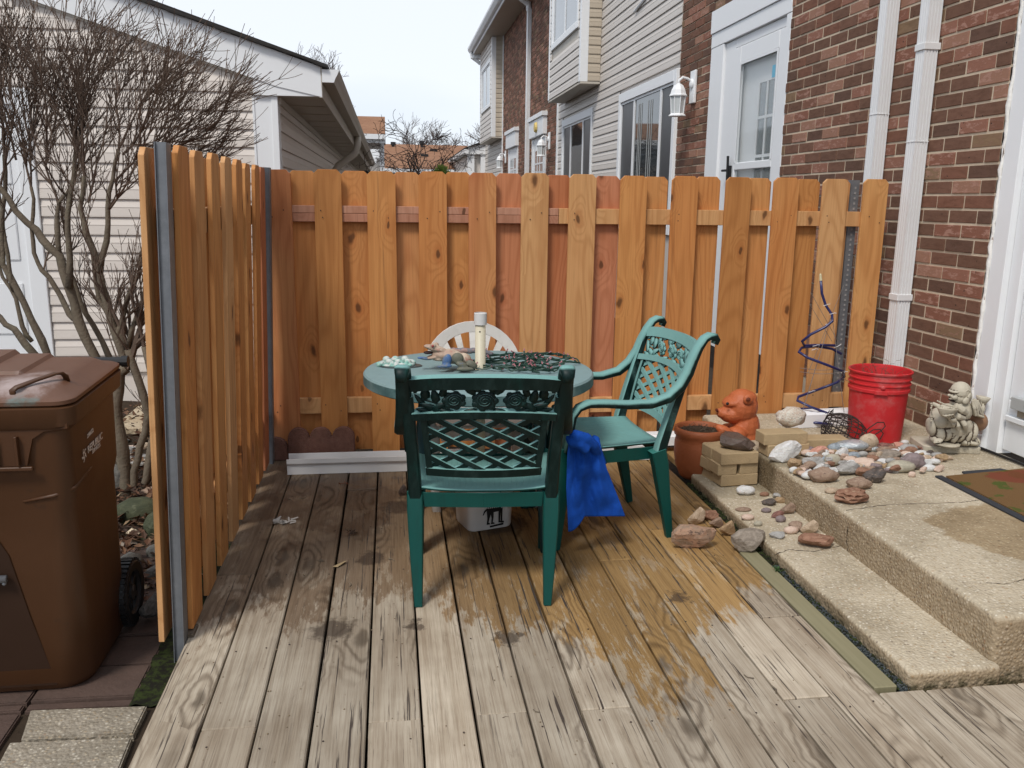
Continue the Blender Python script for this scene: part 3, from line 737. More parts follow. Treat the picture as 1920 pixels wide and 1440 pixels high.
b = MB(); b.tube([(XD - .03, 7.22, 1.55), (XD - .035, 7.22, 1.78)], .012, 8); b.tube([(XD - .035, 7.22, 1.66), (XD - .05, 7.30, 1.66)], .010, 8); b.box((XD - .028, 7.205, 1.52), (XD - .0005, 7.24, 1.70)); b.build('handle', M_black, sdoor)
b = MB(); XI = WX + .075
b.box((XI, DY0 + .06, .2), (XI + .03, 7.4, 2.7)); 
idoor = b.build('inner_door', M_white, house)
b = MB(); b.box((XI - .006, 6.38, 1.15), (XI - .003, 6.86, 2.35)); b.build('pane', M_glass, idoor)
b = MB()
for yy in (6.36, 6.53, 6.70, 6.86): b.box((XI - .014, yy, 1.15), (XI - .007, yy + .022, 2.35))
for zz in (1.15, 1.45, 1.75, 2.05, 2.33): b.box((XI - .013, 6.36, zz), (XI - .0065, 6.88, zz + .022))
b.build('muntins', M_white, idoor)
b = MB(); b.box((XD + .0105, 6.50, 2.33), (XD + .0115, 6.555, 2.42)); b.build('sticker', simple('blue_sticker', (.15, .45, .62), .5), sdoor)
# far doors
def far_door(y0, y1):
    vbox('door_frieze', WX - .09, WX + .02, y0 - .03, y1 + .03, 2.60, 2.92); vbox('door_frieze', WX - .12, WX + .02, y0 - .06, y1 + .06, 2.92, 3.0)
    vbox('casing', WX - .03, WX + .05, y1 - .16, y1, .1, 2.60); vbox('casing', WX - .03, WX + .05, y0, y0 + .12, .1, 2.60)
    d = vbox('door', WX - .018, WX + .05, y0 + .121, y1 - .161, .1, 2.60)
    b = MB(); b.box((WX - .022, y0 + .3, 1.3), (WX - .0185, y1 - .4, 2.35)); b.build('pane', M_glasslight, d)
    b = MB()
    for k in range(1, 3): b.box((WX - .028, y0 + .3 + k * (y1 - y0 - .7) / 3, 1.3), (WX - .0225, y0 + .33 + k * (y1 - y0 - .7) / 3, 2.35))
    for k in range(0, 5): b.box((WX - .029, y0 + .3, 1.3 + k * .26), (WX - .0222, y1 - .4, 1.33 + k * .26))
    b.build('muntins', M_white, d)
far_door(16.1, 17.66); far_door(19.65, 21.2)
o = MB(); o.lathe([(.001, .05), (.10, .05), (.13, 0)], 12, Matrix.Translation((WX - .095, 16.75, 2.76)) @ Matrix.Rotation(rad(-90), 4, 'Y') @ Matrix.Scale(.8, 4)); o.build('door_plaque', simple('yellow_plaque', (.65, .48, .16), .5), house)
# downspouts (ribbed rectangular pipe)
def pipe_prof(y0, y1, x0, x1):
    n = 4; pr = [(x1, y0), (x1, y1)]                        # (x,y) polygon seen from above
    for k in range(n + 1):                                   # ribs on the face looking at the camera and on the outer face
        pass
    out = [(x1, y0)]
    for k in range(4):
        a = x1 - (k + .5) * (x1 - x0) / 4.4; d = (x1 - x0) / 4.4 * .22
        out += [(a + d, y0), (a + d * .5, y0 + .005), (a - d * .5, y0 + .005), (a - d, y0)]
    out += [(x0, y0), ]
    for k in range(3):
        c = y0 + (k + 1) * (y1 - y0) / 4; d = (y1 - y0) * .035
        out += [(x0, c - d), (x0 + .003, c - d * .4), (x0 + .003, c + d * .4), (x0, c + d)]
    out += [(x0, y1), (x1, y1)]
    return out
def downspout(y0, y1, z0, z1, straps, joints_=()):
    b = MB(); b.prism(pipe_prof(y0, y1, 2.812, 2.888), z0, z1, 'Z'); d = b.build('downspout', M_whitedirty, house, auto=30)
    for s in straps:
        b = MB(); b.box((2.805, y0 - .006, s), (2.899, y1 + .004, s + .035), None, .002); b.build('strap', M_whitedirty, d)
    for j in joints_:
        b = MB(); b.prism([(x + (.003 if x > 2.85 else -.003), y + (.002 if y > (y0 + y1) / 2 else -.003)) for x, y in pipe_prof(y0, y1, 2.812, 2.888)], j, j + .004, 'Z'); b.build('joint', M_whitedirty, d)
    return d
d1 = downspout(4.425, 4.505, .30, 5.3, (.86, 2.19), (1.72,))
downspout(4.83, 4.91, .30, 5.3, (), (1.9,))
downspout(18.05, 18.2, .2, 5.15, (), ())
b = MB(); b.tube([(2.85, 18.12, 5.12), (2.83, 18.12, 5.25), (2.7, 18.1, 5.33), (2.6, 18.1, 5.42)], .06, 10); b.build('elbow', M_white, house)
# eaves: soffit, fascia, gutter and roof over the far part
vbox('soffit', 2.42, WX - .0, 15.05, 25.6, 5.40, 5.42, M_vinylgrey); vbox('fascia', 2.40, 2.42, 15.05, 25.6, 5.40, 5.56)
b = MB(); b.prism([(2.395, 5.60), (2.395, 5.47), (2.33, 5.47), (2.31, 5.50), (2.28, 5.55), (2.275, 5.60), (2.285, 5.60), (2.29, 5.555), (2.32, 5.485), (2.385, 5.485), (2.385, 5.60)], 15.05, 25.65, 'Y'); b.build('gutter', M_whitedirty, house)
vbox('eave_return', 2.40, WX, 25.3, 25.6, 5.3, 5.5)
b = MB(); b.tube([(2.36, 25.4, 5.47), (2.38, 25.4, 5.33), (2.55, 25.4, 5.22), (2.62, 25.4, 5.16)], .05, 10); b.build('elbow', M_white, house)
b = MB(); b.prism([(2.33, 5.60), (2.33, 5.63), (6.5, 7.0), (6.5, 6.97)], 3.0, 25.7, 'Y'); b.build('roof', M_roofdark, house)
b = MB(); b.box((WX + .1, 3, 5.3), (6.5, 25.6, 5.42)); b.build('ceiling', M_dark, house)
# light fittings and small things on the near siding
b = MB(); b.tube([(WX - .03, 9.9, 3.62), (WX - .03, 10.35, 3.56)], .014, 6); b.build('cable_clip', M_white, house)

# near door (only its hinge side is in view) -----------------------
JX = 2.985
b = MB(); n = 60      # ragged caulk bead down the brick edge
b.tube([(WX + .004 + R.uniform(-.004, .004), 3.845 + R.uniform(-.004, .004), .2 + k * 2.2 / n) for k in range(n + 1)], [R.uniform(.007, .013) for _ in range(n + 1)], 6)
b.build('caulk_bead', M_caulk, house, smooth=True)
vbox('door_jamb', WX + .004, JX + .03, 3.735, 3.838, LZ + .005, 2.4, M_white)
vbox('door_jamb', WX + .035, JX + .03, 3.66, 3.733, LZ + .005, 2.4, M_white)
vbox('casing', WX + .005, JX, 2.70, 2.80, LZ + .005, 2.4, M_white); vbox('door_frieze', WX + .005, JX, 2.70, 3.84, 2.4, 2.6, M_white)
b = MB(); XA = WX + .058
b.box((XA, 2.805, LZ + .03), (XA + .03, 3.655, .47), None, .003); b.box((XA, 3.54, .471), (XA + .03, 3.655, 2.38), None, .006); b.box((XA, 2.805, .471), (XA + .03, 2.93, 2.38), None, .006); b.box((XA, 2.931, 2.25), (XA + .03, 3.539, 2.38), None, .006)
nd = b.build('near_storm_door', M_white, house)
b = MB(); b.box((XA + .012, 2.931, .472), (XA + .016, 3.539, 2.25)); b.build('pane', M_glass, nd)
b = MB(); b.box((XA - .022, 2.83, .372), (XA - .001, 3.64, .398), None, .003); b.build('kick_rail', M_white, nd)
b = MB(); b.box((XA - .035, 2.83, .44), (XA - .001, 3.60, .50), None, .004); b.build('closer_rail', simple('grey_aluminium', (.50, .52, .52), .4, .5, metal=.3), nd)
b = MB(); b.box((XA - .006, 2.84, .402), (XA - .0005, 3.58, .436)); b.build('weatherstrip', simple('brush_strip', (.35, .29, .22), .9), nd)
b = MB(); b.tube([(XA - .036, 3.5, .47), (XA - .038, 3.5, .47)], .004, 8); b.build('screw', M_black, nd)
b = MB(); b.tube([Vector((WX + .0, 3.83, LZ + .012)), Vector((WX + .02, 3.5, LZ + .012)), Vector((WX + .03, 2.8, LZ + .012))], .007, 6); b.build('threshold_seal', M_black, house)

# wall lanterns ----------------------------------------------------
def lantern(y, z, label, s=1.0):
    t = thing('wall_lantern', label, 'wall light', (WX, y, z), group='white lanterns along the brick wall')
    M = Matrix.Translation((WX, y, z)) @ Matrix.Scale(s, 4)
    b = MB(); b.box((-.035, -.065, -.15), (-.008, .065, .15), M, .006); b.build('back_plate', M_white, t)
    b = MB(); b.ell((-.04, 0, .03), (.02, .045, .045), M); b.tube([(-.03, 0, .04), (-.08, 0, .075), (-.13, 0, .085), (-.165, 0, .055), (-.165, 0, .02)], .012, 8, M); b.build('arm', M_white, t, smooth=True)
    L_ = M @ Matrix.Translation((-.165, 0, 0))
    b = MB(); b.lathe([(.001, .06), (.01, .055), (.006, .04), (.018, .025), (.045, .01), (.068, -.03), (.078, -.07), (.088, -.078), (.088, -.088), (.001, -.089)], 8, L_); b.build('cap', M_white, t)
    b = MB(); b.lathe([(.072, -.088), (.060, -.245)], 8, L_); b.build('pane', simple('seeded_glass', (.55, .58, .58), .25, .6), t)
    b = MB()
    for k in range(8):
        a = 2 * math.pi * k / 8; b.tube([L_ @ Vector((.074 * math.cos(a), .074 * math.sin(a), -.088)), L_ @ Vector((.062 * math.cos(a), .062 * math.sin(a), -.248))], .0055 * s, 5)
    b.lathe([(.001, -.245), (.062, -.245), (.085, -.262), (.085, -.27), (.001, -.271)], 8, L_); b.build('cage', M_white, t)
    return t
lantern(8.2, 2.46, 'white lantern on the brick between the storm door and the first window')
lantern(15.75, 2.45, 'small white lantern beside the door with the yellow plaque')
lantern(21.75, 2.45, 'farthest white lantern, beside the plain white door')

# porch room at the far end ----------------------------------------
porch = thing('porch_room', 'small white porch room with a pale gutter at the far end of the row', 'porch', (2.4, 27, 0))
p0 = at(905, 262, X=2.35); yA = p0.y; zA = p0.z
def pbox(name, a, b_, mat=M_white): b = MB(); b.box(a, b_, None, .004); return b.build(name, mat, porch)
pbox('wall', (2.42, 26.6, -.1), (4.4, 34, zA - .02), M_vinyl2)
pbox('corner_post', (2.36, 26.45, -.1), (2.56, 26.598, zA - .14)); pbox('corner_post', (2.75, 26.45, -.1), (2.95, 26.598, zA - .14)); pbox('fascia', (2.36, 26.40, zA - .138), (3.6, 26.598, zA + .12))
for k in range(4):
    ya_ = 27.1 + k * 1.7; wn = pbox('window', (2.385, ya_, 1.0), (2.419, ya_ + 1.35, 2.35)); b = MB(); b.box((2.378, ya_ + .1, 1.1), (2.384, ya_ + 1.25, 2.25)); b.build('pane', M_glass, wn)
b = MB(); b.prism([(2.25, zA), (2.25, zA - .1), (2.30, zA - .13), (2.37, zA - .13), (2.37, zA)], 26.3, 36, 'Y'); b.build('gutter', M_whitedirty, porch)
b = MB(); b.prism([(2.25, zA + .01), (2.25, zA + .04), (3.6, zA + .55), (3.6, zA + .5)], 26.3, 36, 'Y'); b.build('roof', M_roofdark, porch)

# ================================================================ garage row on the left
GY, GX = 6.2, -.745
gar = thing('garage_row', 'white sided garage with a wide white rake board, gutter and soffit on the left', 'garage', (GX, GY, 0))
GE = .1185
def gp(px, py, y=GY): p = at(px, py, Y=y); return p.x, p.z
pA = gp(478, 146); pB = gp(0, -22)         # underside line of the rake board, used to clip the planks
sl = (pB[1] - pA[1]) / (pB[0] - pA[0])
def zr(x): return pA[1] + sl * (x - pA[0])
b = MB(); b.prism([(GX - .01, -.2), (GX - .01, zr(GX) - .0), (-4.6, zr(-4.6) + .1), (-9.5, zr(-4.6) - 1.0), (-9.5, -.2)], GY + .005, GY + .08, 'Y'); b.build('gable_wall', M_vinyl, gar)
zbase = .175; XL = at(95, 560, Y=GY).x; z = zbase; XR_ = GX - .13
prof0 = [(0, 0), (.013, 0), (.013, .008), (.008, .012), (.006, GE * .52), (.010, GE * .56), (.004, GE - .002), (0, GE + .004)]
while z < 3.2:
    xr = XR_
    if z > zr(XR_) - GE: xr = pA[0] + (z + GE * .75 - pA[1]) / sl - .0
    dt = 2.06
    xl = XL if z < dt else -7.5
    if xr > xl + .1:
        n_ = 2 if xl < -5 else 1; mid = -3.1
        plank('siding_plank', xr - (mid if n_ == 2 and xr > mid else xl), GE, M_vinyl, gar, MY(xr, z, GY))
        if n_ == 2 and xr > mid: plank('siding_plank', mid - xl, GE, M_vinyl, gar, MY(mid - .001, z, GY))
    z += GE
# J-channel under the rake
b = MB(); 
b.prism([(XR_ + .02, zr(XR_ + .02) - .022), (XR_ + .02, zr(XR_ + .02) + .005), (-4.6, zr(-4.6) + .005), (-4.6, zr(-4.6) - .022)], GY - .022, GY - .001, 'Y'); b.build('rake_channel', simple('channel_beige', (.66, .62, .55), .5), gar)
# rake board
t0 = gp(500, 62, GY - .05); t1 = gp(600, 125, GY - .05); bx = gp(604, 182, GY - .05)
u0 = gp(478, 178, GY - .05)
topL = (-4.6, t1[1] + sl * (-4.6 - t1[0]) + .02)
b = MB(); b.prism([(bx[0], bx[1]), (t1[0], t1[1]), topL, (-4.6, zr(-4.6) - .005), (u0[0] + .14, zr(u0[0] + .14) - .01)][:], GY - .052, GY - .025, 'Y'); b.build('rake_board', M_white, gar)
b = MB(); b.prism([(u0[0] - .01, u0[1]), (bx[0] - .005, bx[1] + .004), (u0[0] - .01, zr(u0[0]) + .02)], GY - .045, GY - .012, 'Y'); b.build('eave_return', M_white, gar)
b = MB(); b.prism([(t1[0] + .05, t1[1] - .012), (t1[0] + .05, t1[1] + .012), (topL[0], topL[1] + .045), (topL[0], topL[1] + .003)], GY - .08, GY + 15, 'Y'); b.build('roof', M_roofdark, gar)
b = MB()        # ragged shingle ends along the rake
xx = t1[0] + .05; pts = []
while xx > -3.6:
    zz = t1[1] + sl * (xx - t1[0]); pts.append((xx, GY - .085, zz + .010 + R.uniform(-.003, .006))); xx -= R.uniform(.05, .09)
b.tube(pts, [R.uniform(.008, .013) for _ in pts], 5)
o = b.build('shingle_ends', M_roofdark, gar); o['kind'] = 'stuff'
# corner trim
b = MB(); b.box((GX - .14, GY - .02, zbase), (GX, GY - .001, bx[1])); b.box((GX - .155, GY - .026, zbase), (GX - .141, GY - .001, bx[1])); b.box((GX - .03, GY - .028, zbase), (GX + .012, GY - .0205, bx[1]), None, .002)
b.box((GX + .0005, GY - .0202, zbase), (GX + .012, GY + .10, bx[1])); b.build('corner_trim', M_white, gar)
# foundation and pads
vb = MB(); vb.box((-3.2, GY + .012, -.16), (GX - .01, GY + .07, zbase - .004)); vb.build('foundation', M_found, gar)
# white overhead door, far left
vb = MB(); vb.box((XL - .11, GY - .03, -.15), (XL - .004, GY + .0, 2.055), None, .004); vb.box((-6.0, GY - .031, 1.95), (XL - .112, GY, 2.054), None, .004); vb.build('garage_door_frame', M_white, gar)
gd = MB(); gd.box((-6.0, GY - .012, -.15), (XL - .112, GY - .004, 1.948)); gdo = gd.build('garage_door', M_white, gar)
for zz in range(4):
    for k in range(6):
        x1 = XL - .16 - k * .56; b = MB(); b.box((x1 - .46, GY - .02, -.05 + zz * .5), (x1, GY - .0125, .3 + zz * .5), None, .006); b.build('door_panel', M_white, gdo)
# side wall under the eave
b = MB(); b.box((GX - .08, GY + .1, -.16), (GX - .004, GY + 15, bx[1] + .01)); b.build('side_wall', M_vinylgrey, gar)
z = zbase
while z < bx[1] - .04:
    if z > 1.0:
        j = GY + 1.6 + R.uniform(0, 3.5)
        plank('siding_plank', GY + 15 - j, GE, M_vinyl, gar, MXp(GY + 15, z, GX - .002)); plank('siding_plank', j - GY - .1, GE, M_vinyl, gar, MXp(j - .001, z, GX - .0005))
    z += GE
ex_ = bx[0]
b = MB(); b.box((GX - .002, GY - .024, bx[1]), (ex_ - .02, GY + 15, bx[1] + .014)); b.build('soffit', M_vinylgrey, gar)
for k in range(11):
    yy = GY + .55 + k * .62 * 1.0
    b = MB(); b.box((GX + .02, yy, bx[1] - .006), (ex_ - .022, yy + .07, bx[1] - .0005), None, .002); b.build('soffit_rib', M_vinylgrey, gar)
b = MB(); b.box((GX, GY + .02, bx[1] - .05), (GX + .03, GY + 15, bx[1] - .001), None, .004); b.build('frieze_moulding', M_vinylgrey, gar)
b = MB(); b.box((ex_ - .018, GY - .05, bx[1] - .004), (ex_ + .002, GY + 15, t1[1])); b.build('fascia', M_vinylgrey, gar)
g1 = gp(604, 130, GY - .06); g2 = gp(636, 131, GY - .06); g3 = gp(626, 155, GY - .06)
zt, zb_ = g1[1], g3[1]; xa, xc, xd = ex_ + .004, g2[0], g3[0]
b = MB(); b.prism([(xa, zt), (xa, zb_), (xd, zb_), (xd + .012, zb_ + .03), (xc - .012, zt - .03), (xc, zt), (xc - .006, zt), (xc - .018, zt - .03), (xd + .006, zb_ + .032), (xd - .004, zb_ + .006), (xa + .004, zb_ + .006), (xa + .004, zt)], GY - .058, GY + 15, 'Y'); b.build('gutter', M_vinylgrey, gar)
b = MB(); b.prism([(xa, zt), (xa, zb_), (xd, zb_), (xd + .012, zb_ + .03), (xc - .012, zt - .03), (xc, zt)], GY - .064, GY - .0585, 'Y'); b.build('gutter_end_cap', M_white, gar)
yD = at(668, 285, X=-.40).y
b = MB(); b.tube([(xa + .05, yD, zb_ + .01), (xa + .05, yD, zb_ - .10), (xa + .02, yD, zb_ - .2), (GX + .12, yD - .02, zb_ - .36), (GX + .06, yD - .02, zb_ - .45), (GX + .055, yD - .02, zb_ - .6), (GX + .055, yD - .02, .1)], .045, 12); b.build('downspout', M_vinylgrey, gar, smooth=True)
# concrete pad by the garage wall
pd = MB(); pA_ = at(243, 798, Z=-.02); pd.box((pA_.x - .1, pA_.y - .05, -.14), (pA_.x + .9, GY - .03, -.02), None, .008)
tag(pd.build('stepping_slab', conc('sand_slab', (.46, .36, .24), (.55, .46, .33), .4)), 'tan stone slab laid against the garage foundation', 'slab')

# ================================================================ far houses
def farhouse(name, label, x0, x1, y, z0, z1, zr_, depth, eave=.35, wins=()):
    t = thing(name, label, 'house', ((x0 + x1) / 2, y, 0))
    b = MB(); b.box((x0 + eave, y, -.1), (x1 - .05, y + depth, z1)); wl = b.build('wall', M_vinyl2, t)
    b = MB(); b.add([(x0, y - .4, z1), (x1, y - .4, z1), (x1, y + depth / 2, zr_), (x0, y + depth / 2, zr_), (x0, y + depth + .4, z1), (x1, y + depth + .4, z1), (x0, y - .4, z1 + .08), (x1, y - .4, z1 + .08), (x1, y + depth / 2, zr_ + .08), (x0, y + depth / 2, zr_ + .08), (x0, y + depth + .4, z1 + .08), (x1, y + depth + .4, z1 + .08)],
               [(0, 1, 2, 3), (3, 2, 5, 4), (6, 9, 8, 7), (9, 10, 11, 8), (0, 6, 7, 1), (0, 3, 9, 6), (3, 4, 10, 9), (1, 7, 8, 2), (2, 8, 11, 5)]); rf = b.build('roof', M_roof, t)
    b = MB(); b.box((x0, y - .52, z1 - .08), (x1, y - .41, z1 + .06)); b.build('gutter', M_white, t)
    b = MB(); b.box((x0, y - .40, z1 - .18), (x1, y - .3, z1 - .02)); b.build('fascia', M_white, t)
    b = MB(); b.box((x1 - .16, y - .03, 0), (x1 - .03, y + .05, z1 - .1)); b.box((x1 - .75, y - .09, 0), (x1 - .65, y - .001, z1 - .1)); b.build('trim', M_white, t)
    for a, c, e, f in wins:
        b = MB(); b.box((a, y - .04, c), (e, y, f)); wn = b.build('window', M_white, t); b = MB(); b.box((a + .08, y - .05, c + .08), (e - .08, y - .041, f - .08)); b.build('pane', M_glass, wn)
    return t, rf
q1 = at(722, 258, Y=26); q2 = at(722, 224, Y=27.6)
farhouse('tall_house', 'tall pale house with a tan roof rising just past the garage gutter', -4.5, q1.x, 26, 0, q1.z, q2.z, 3.2, wins=((-2.6, 2.0, -1.6, 2.9),))
q3 = at(740, 320, Y=33); q4 = at(740, 274, Y=37)
lh, lroof = farhouse('long_house', 'long low house with a wide tan shingle roof behind the bare trees', -4.0, 4.6, 33, 0, q3.z, q4.z, 8, wins=((.5, 1.0, 1.6, 2.2), (2.4, 1.0, 3.6, 2.2)))
for px, py in ((791, 268), (737, 270)):
    p = at(px, py, Y=36.5); b = MB(); b.tube([(p.x, 36.5, p.z - .6), (p.x, 36.5, p.z)], .06, 8); b.tube([(p.x, 36.5, p.z - .05), (p.x, 36.5, p.z + .08)], .10, 8); b.build('vent_pipe', M_black, lroof)
for px, py in ((813, 284), (796, 295)):
    p = at(px, py, Y=34.8 if py > 290 else 35.8); zz = q3.z + .08 + (p.y - 32.6) / 4.4 * (q4.z - q3.z); b = MB(); b.box((p.x - .15, p.y - .1, zz - .05), (p.x + .15, p.y + .1, zz + .07), None, .01); b.build('roof_vent', M_black, lroof)
# second garage row poking out past the first one
g2t = thing('far_garage', 'dark sided garage with white gutter ends glimpsed beyond the first garage', 'garage', (-.6, 22.5, 0))
def e2(name, x0, x1, y0, y1, z0, z1, mat): b = MB(); b.box((x0, y0, z0), (x1, y1, z1), None, .003); b.build(name, mat, g2t)
pz = at(700, 290, Y=24)
e2('wall', -3.4, pz.x - .35, 24, 30, -.1, pz.z - .4, simple('dark_siding', (.10, .10, .095), .7)); 
b = MB(); b.prism([(pz.x - .15, pz.z - .45), (pz.x - .15, pz.z - .32), (-3.6, pz.z + .75), (-3.6, pz.z + .62)], 23.8, 31, 'Y'); b.build('roof', M_roofdark, g2t)
q = at(703, 289, Y=23.7); e2('gutter_end', q.x - .12, q.x + .12, 23.6, 23.75, q.z - .10, q.z + .12, M_white)
q = at(696, 301, Y=23.5); e2('gutter_end', q.x - .14, q.x + .14, 23.4, 23.55, q.z - .08, q.z + .08, M_white)
q = at(661, 313, Y=21.8); e2('post', q.x - .1, q.x + .1, 21.7, 21.85, -.1, q.z + .12, M_white)
# ================================================================ fences
def picket_mesh(w_, h, t=.017, ear=.022):
    b = MB(); b.prism([(-w_ / 2, 0), (w_ / 2, 0), (w_ / 2, h - ear), (w_ / 2 - ear, h), (-w_ / 2 + ear, h), (-w_ / 2, h - ear)], -t / 2, t / 2, 'Y')
    bm = bmesh.new(); me = b.mesh('picket'); bm.from_mesh(me); bmesh.ops.bevel(bm, geom=bm.edges[:], offset=.0012, segments=1, affect='EDGES'); bm.to_mesh(me); bm.free(); return me
PICK = {}
def picket(parent, loc, rz, w_=.142, h=1.51, mat=M_cedar, tilt=0):
    key = (w_, h, mat.name)
    if key not in PICK: me = picket_mesh(w_, h); me.materials.append(mat); PICK[key] = me
    o = link('picket', PICK[key], parent, world=False)
    o.matrix_parent_inverse = wm(parent).inverted()
    o.location = loc; o.rotation_euler = (R.uniform(-.003, .003), tilt + R.uniform(-.003, .003), rz); return o
FY = 4.62
fb = thing('back_fence', 'shadowbox fence of orange cedar pickets across the back of the deck', 'fence', (1.0, FY, 0))
fx = [-.575, -.317, -.050, .213, .462, .729, .968 + .06, 1.288, 1.545, 1.803, 2.052, 2.29, 2.545 + .19]
edges = [(490, 545), (587, 639), (688, 742), (785, 838), (880, 932), (978, 1030), (1066, 1118), (1163, 1214), (1260, 1312), (1357, 1412), (1452, 1500), (1545, 1592), (1618, 1669)]
mats = [M_cedar, M_cedar, M_cedar, M_cedar, M_cedar, M_cedar_pale, M_cedar_pale, M_cedar, M_cedar, M_cedar, M_cedar, M_cedar_pale, M_cedar]
cx = []
for (a, c), mt in zip(edges, mats):
    xa = at(a, 336, Y=FY - .009).x; xb = at(c, 336, Y=FY - .009).x; cx.append((xa + xb) / 2)
    picket(fb, ((xa + xb) / 2, FY - .009, .012), 0, w_=round(min(.148, max(.136, xb - xa)), 3), h=1.512 + R.uniform(-.004, .004), mat=mt)
bm_ = [M_cedar, M_cedar, M_cedar, M_cedar, M_cedar_red, M_cedar_red, M_cedar_red, M_cedar, M_cedar, M_cedar, M_cedar, M_cedar_pale]
for k in range(12):
    picket(fb, ((cx[k] + cx[k + 1]) / 2 + R.uniform(-.006, .006) if k < 11 else at(1608, 360, Y=FY).x - .098, FY + .038 + .009, .012), math.pi if k % 2 else 0, w_=.144, h=1.512 + R.uniform(-.005, .003), mat=bm_[k])
def rail(x0, x1, z0, z1, mat):
    b = MB(); b.box((-(x1 - x0) / 2, 0, 0), ((x1 - x0) / 2, .036, z1 - z0), None, .002); o = b.build('rail', mat, fb, world=False); o.matrix_parent_inverse = wm(fb).inverted(); o.location = ((x0 + x1) / 2, FY + .001, z0); return o
rail(-.655, .905, 1.262, 1.305, M_cedar_pink); rail(-.655, .905, 1.3065, 1.345, M_cedar_pink); rail(.907, 2.80, 1.262, 1.345, M_cedar_pale)
rail(-.655, 1.1, .232, .318, M_cedar_pale); rail(1.102, 2.80, .205, .290, M_cedar_pale)
b = MB(); ya = FY - .002
px_ = at(1608, 360, Y=FY).x
b.box((px_ - .02, FY + .040, -.1), (px_ - .017, FY + .085, 1.52)); b.box((px_ - .02, FY + .0375, -.1), (px_ + .03, FY + .040, 1.52)); b.box((px_ + .027, FY + .040, -.1), (px_ + .03, FY + .085, 1.52)); 
post = b.build('post', M_galv, fb)
b = MB()
for k in range(50): b.box((px_ + .001, FY + .0355, .05 + k * .029), (px_ + .011, FY + .0373, .062 + k * .029))
b.build('punched_holes', simple('light_holes', (.30, .29, .28), .6), post)['kind'] = 'stuff'
b = MB(); 
for k, x in enumerate(cx):
    for z in (1.285, 1.32, .25, .285):
        b.lathe([(.0001, .0012), (.0026, .0012), (.0034, 0)], 7, Matrix.Translation((x + R.choice((-1, 1)) * R.uniform(.025, .045), FY - .018, z)) @ Matrix.Rotation(rad(90), 4, 'X'))
b.build('nails', simple('dark_nail', (.05, .04, .035), .5, .4, metal=.4), fb)['kind'] = 'stuff'

# left panel, leaning slightly inwards
fl = thing('side_fence', 'short cedar fence panel with grey steel posts beside the wheelie bin', 'fence', (-.69, 2.6, 0)); LEAN = rad(1.9)
fl.rotation_euler = (0, LEAN, 0)
FLM = wm(fl)
def lpick(dx, y, mat=M_cedar, h=1.51):
    key = ('L', h, mat.name)
    if key not in PICK: me = picket_mesh(.142, h); me.materials.append(mat); PICK[key] = me
    o = link('picket', PICK[key], fl, world=False); o.location = (dx, y - 2.6, .018 + R.uniform(-.004, .004)); o.rotation_euler = (R.uniform(-.003, .003), R.uniform(-.003, .003), math.pi / 2)
def lbox(name, a, c, mat, ch=.002, parent=None):
    b = MB(); b.box(a, c, None, ch); return b.build(name, mat, parent or fl, world=False)
ys = [2.715, 2.955, 3.195, 3.435, 3.675, 3.915, 4.155, 4.375]
for k, y in enumerate(ys): lpick(.031, y, [M_cedar, M_cedar_pale, M_cedar, M_cedar_pale, M_cedar, M_cedar, M_cedar, M_cedar_red][k])
for y in [2.64, 2.84, 3.085, 3.33, 3.575, 3.82, 4.065, 4.30]: lpick(-.040, y, M_cedar if y > 2.7 else M_cedar_pale, 1.50)
for z0 in (.22, 1.26): lbox('rail', (-.026, .06, z0), (.019, 1.98, z0 + .085), M_cedar_pale)
def cpost(y, x=0.0):
    b = MB(); b.box((-.014 + x, y, -.12), (.018 + x, y + .003, 1.53)); b.box((-.014 + x, y + .003, -.12), (-.011 + x, y + .05, 1.53)); b.box((.015 + x, y + .003, -.12), (.018 + x, y + .05, 1.53)); b.box((-.014 + x, y - .008, -.12), (-.0115 + x, y - .0005, 1.53)); b.box((.0155 + x, y - .008, -.12), (.018 + x, y - .0005, 1.53)); b.build('post', M_galv, fl, world=False)
cpost(-.02, .008); cpost(1.875, .038)
b = MB(); b.box((.0, .02, -.03), (.045, .09, .012)); b.build('shim', M_bark, fl, world=False)

# ================================================================ plastic furniture
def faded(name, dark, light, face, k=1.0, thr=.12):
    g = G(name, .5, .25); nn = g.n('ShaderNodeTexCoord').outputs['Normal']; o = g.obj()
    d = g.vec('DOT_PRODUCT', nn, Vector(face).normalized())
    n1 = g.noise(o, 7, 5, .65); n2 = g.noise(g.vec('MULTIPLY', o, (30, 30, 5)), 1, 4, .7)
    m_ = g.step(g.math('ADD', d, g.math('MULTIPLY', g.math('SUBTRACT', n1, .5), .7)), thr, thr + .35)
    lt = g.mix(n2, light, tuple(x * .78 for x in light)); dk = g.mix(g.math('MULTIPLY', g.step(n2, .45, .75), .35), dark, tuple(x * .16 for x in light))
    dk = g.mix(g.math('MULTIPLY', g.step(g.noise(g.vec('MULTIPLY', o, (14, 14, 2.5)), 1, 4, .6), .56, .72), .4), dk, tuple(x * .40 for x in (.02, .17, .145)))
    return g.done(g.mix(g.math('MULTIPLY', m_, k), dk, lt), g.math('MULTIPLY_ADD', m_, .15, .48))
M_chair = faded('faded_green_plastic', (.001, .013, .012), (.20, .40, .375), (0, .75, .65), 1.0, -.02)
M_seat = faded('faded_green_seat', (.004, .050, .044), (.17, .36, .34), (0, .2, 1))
M_leg = faded('green_leg_plastic', (.003, .062, .052), (.05, .22, .19), (0, .3, 1), .9, .3)

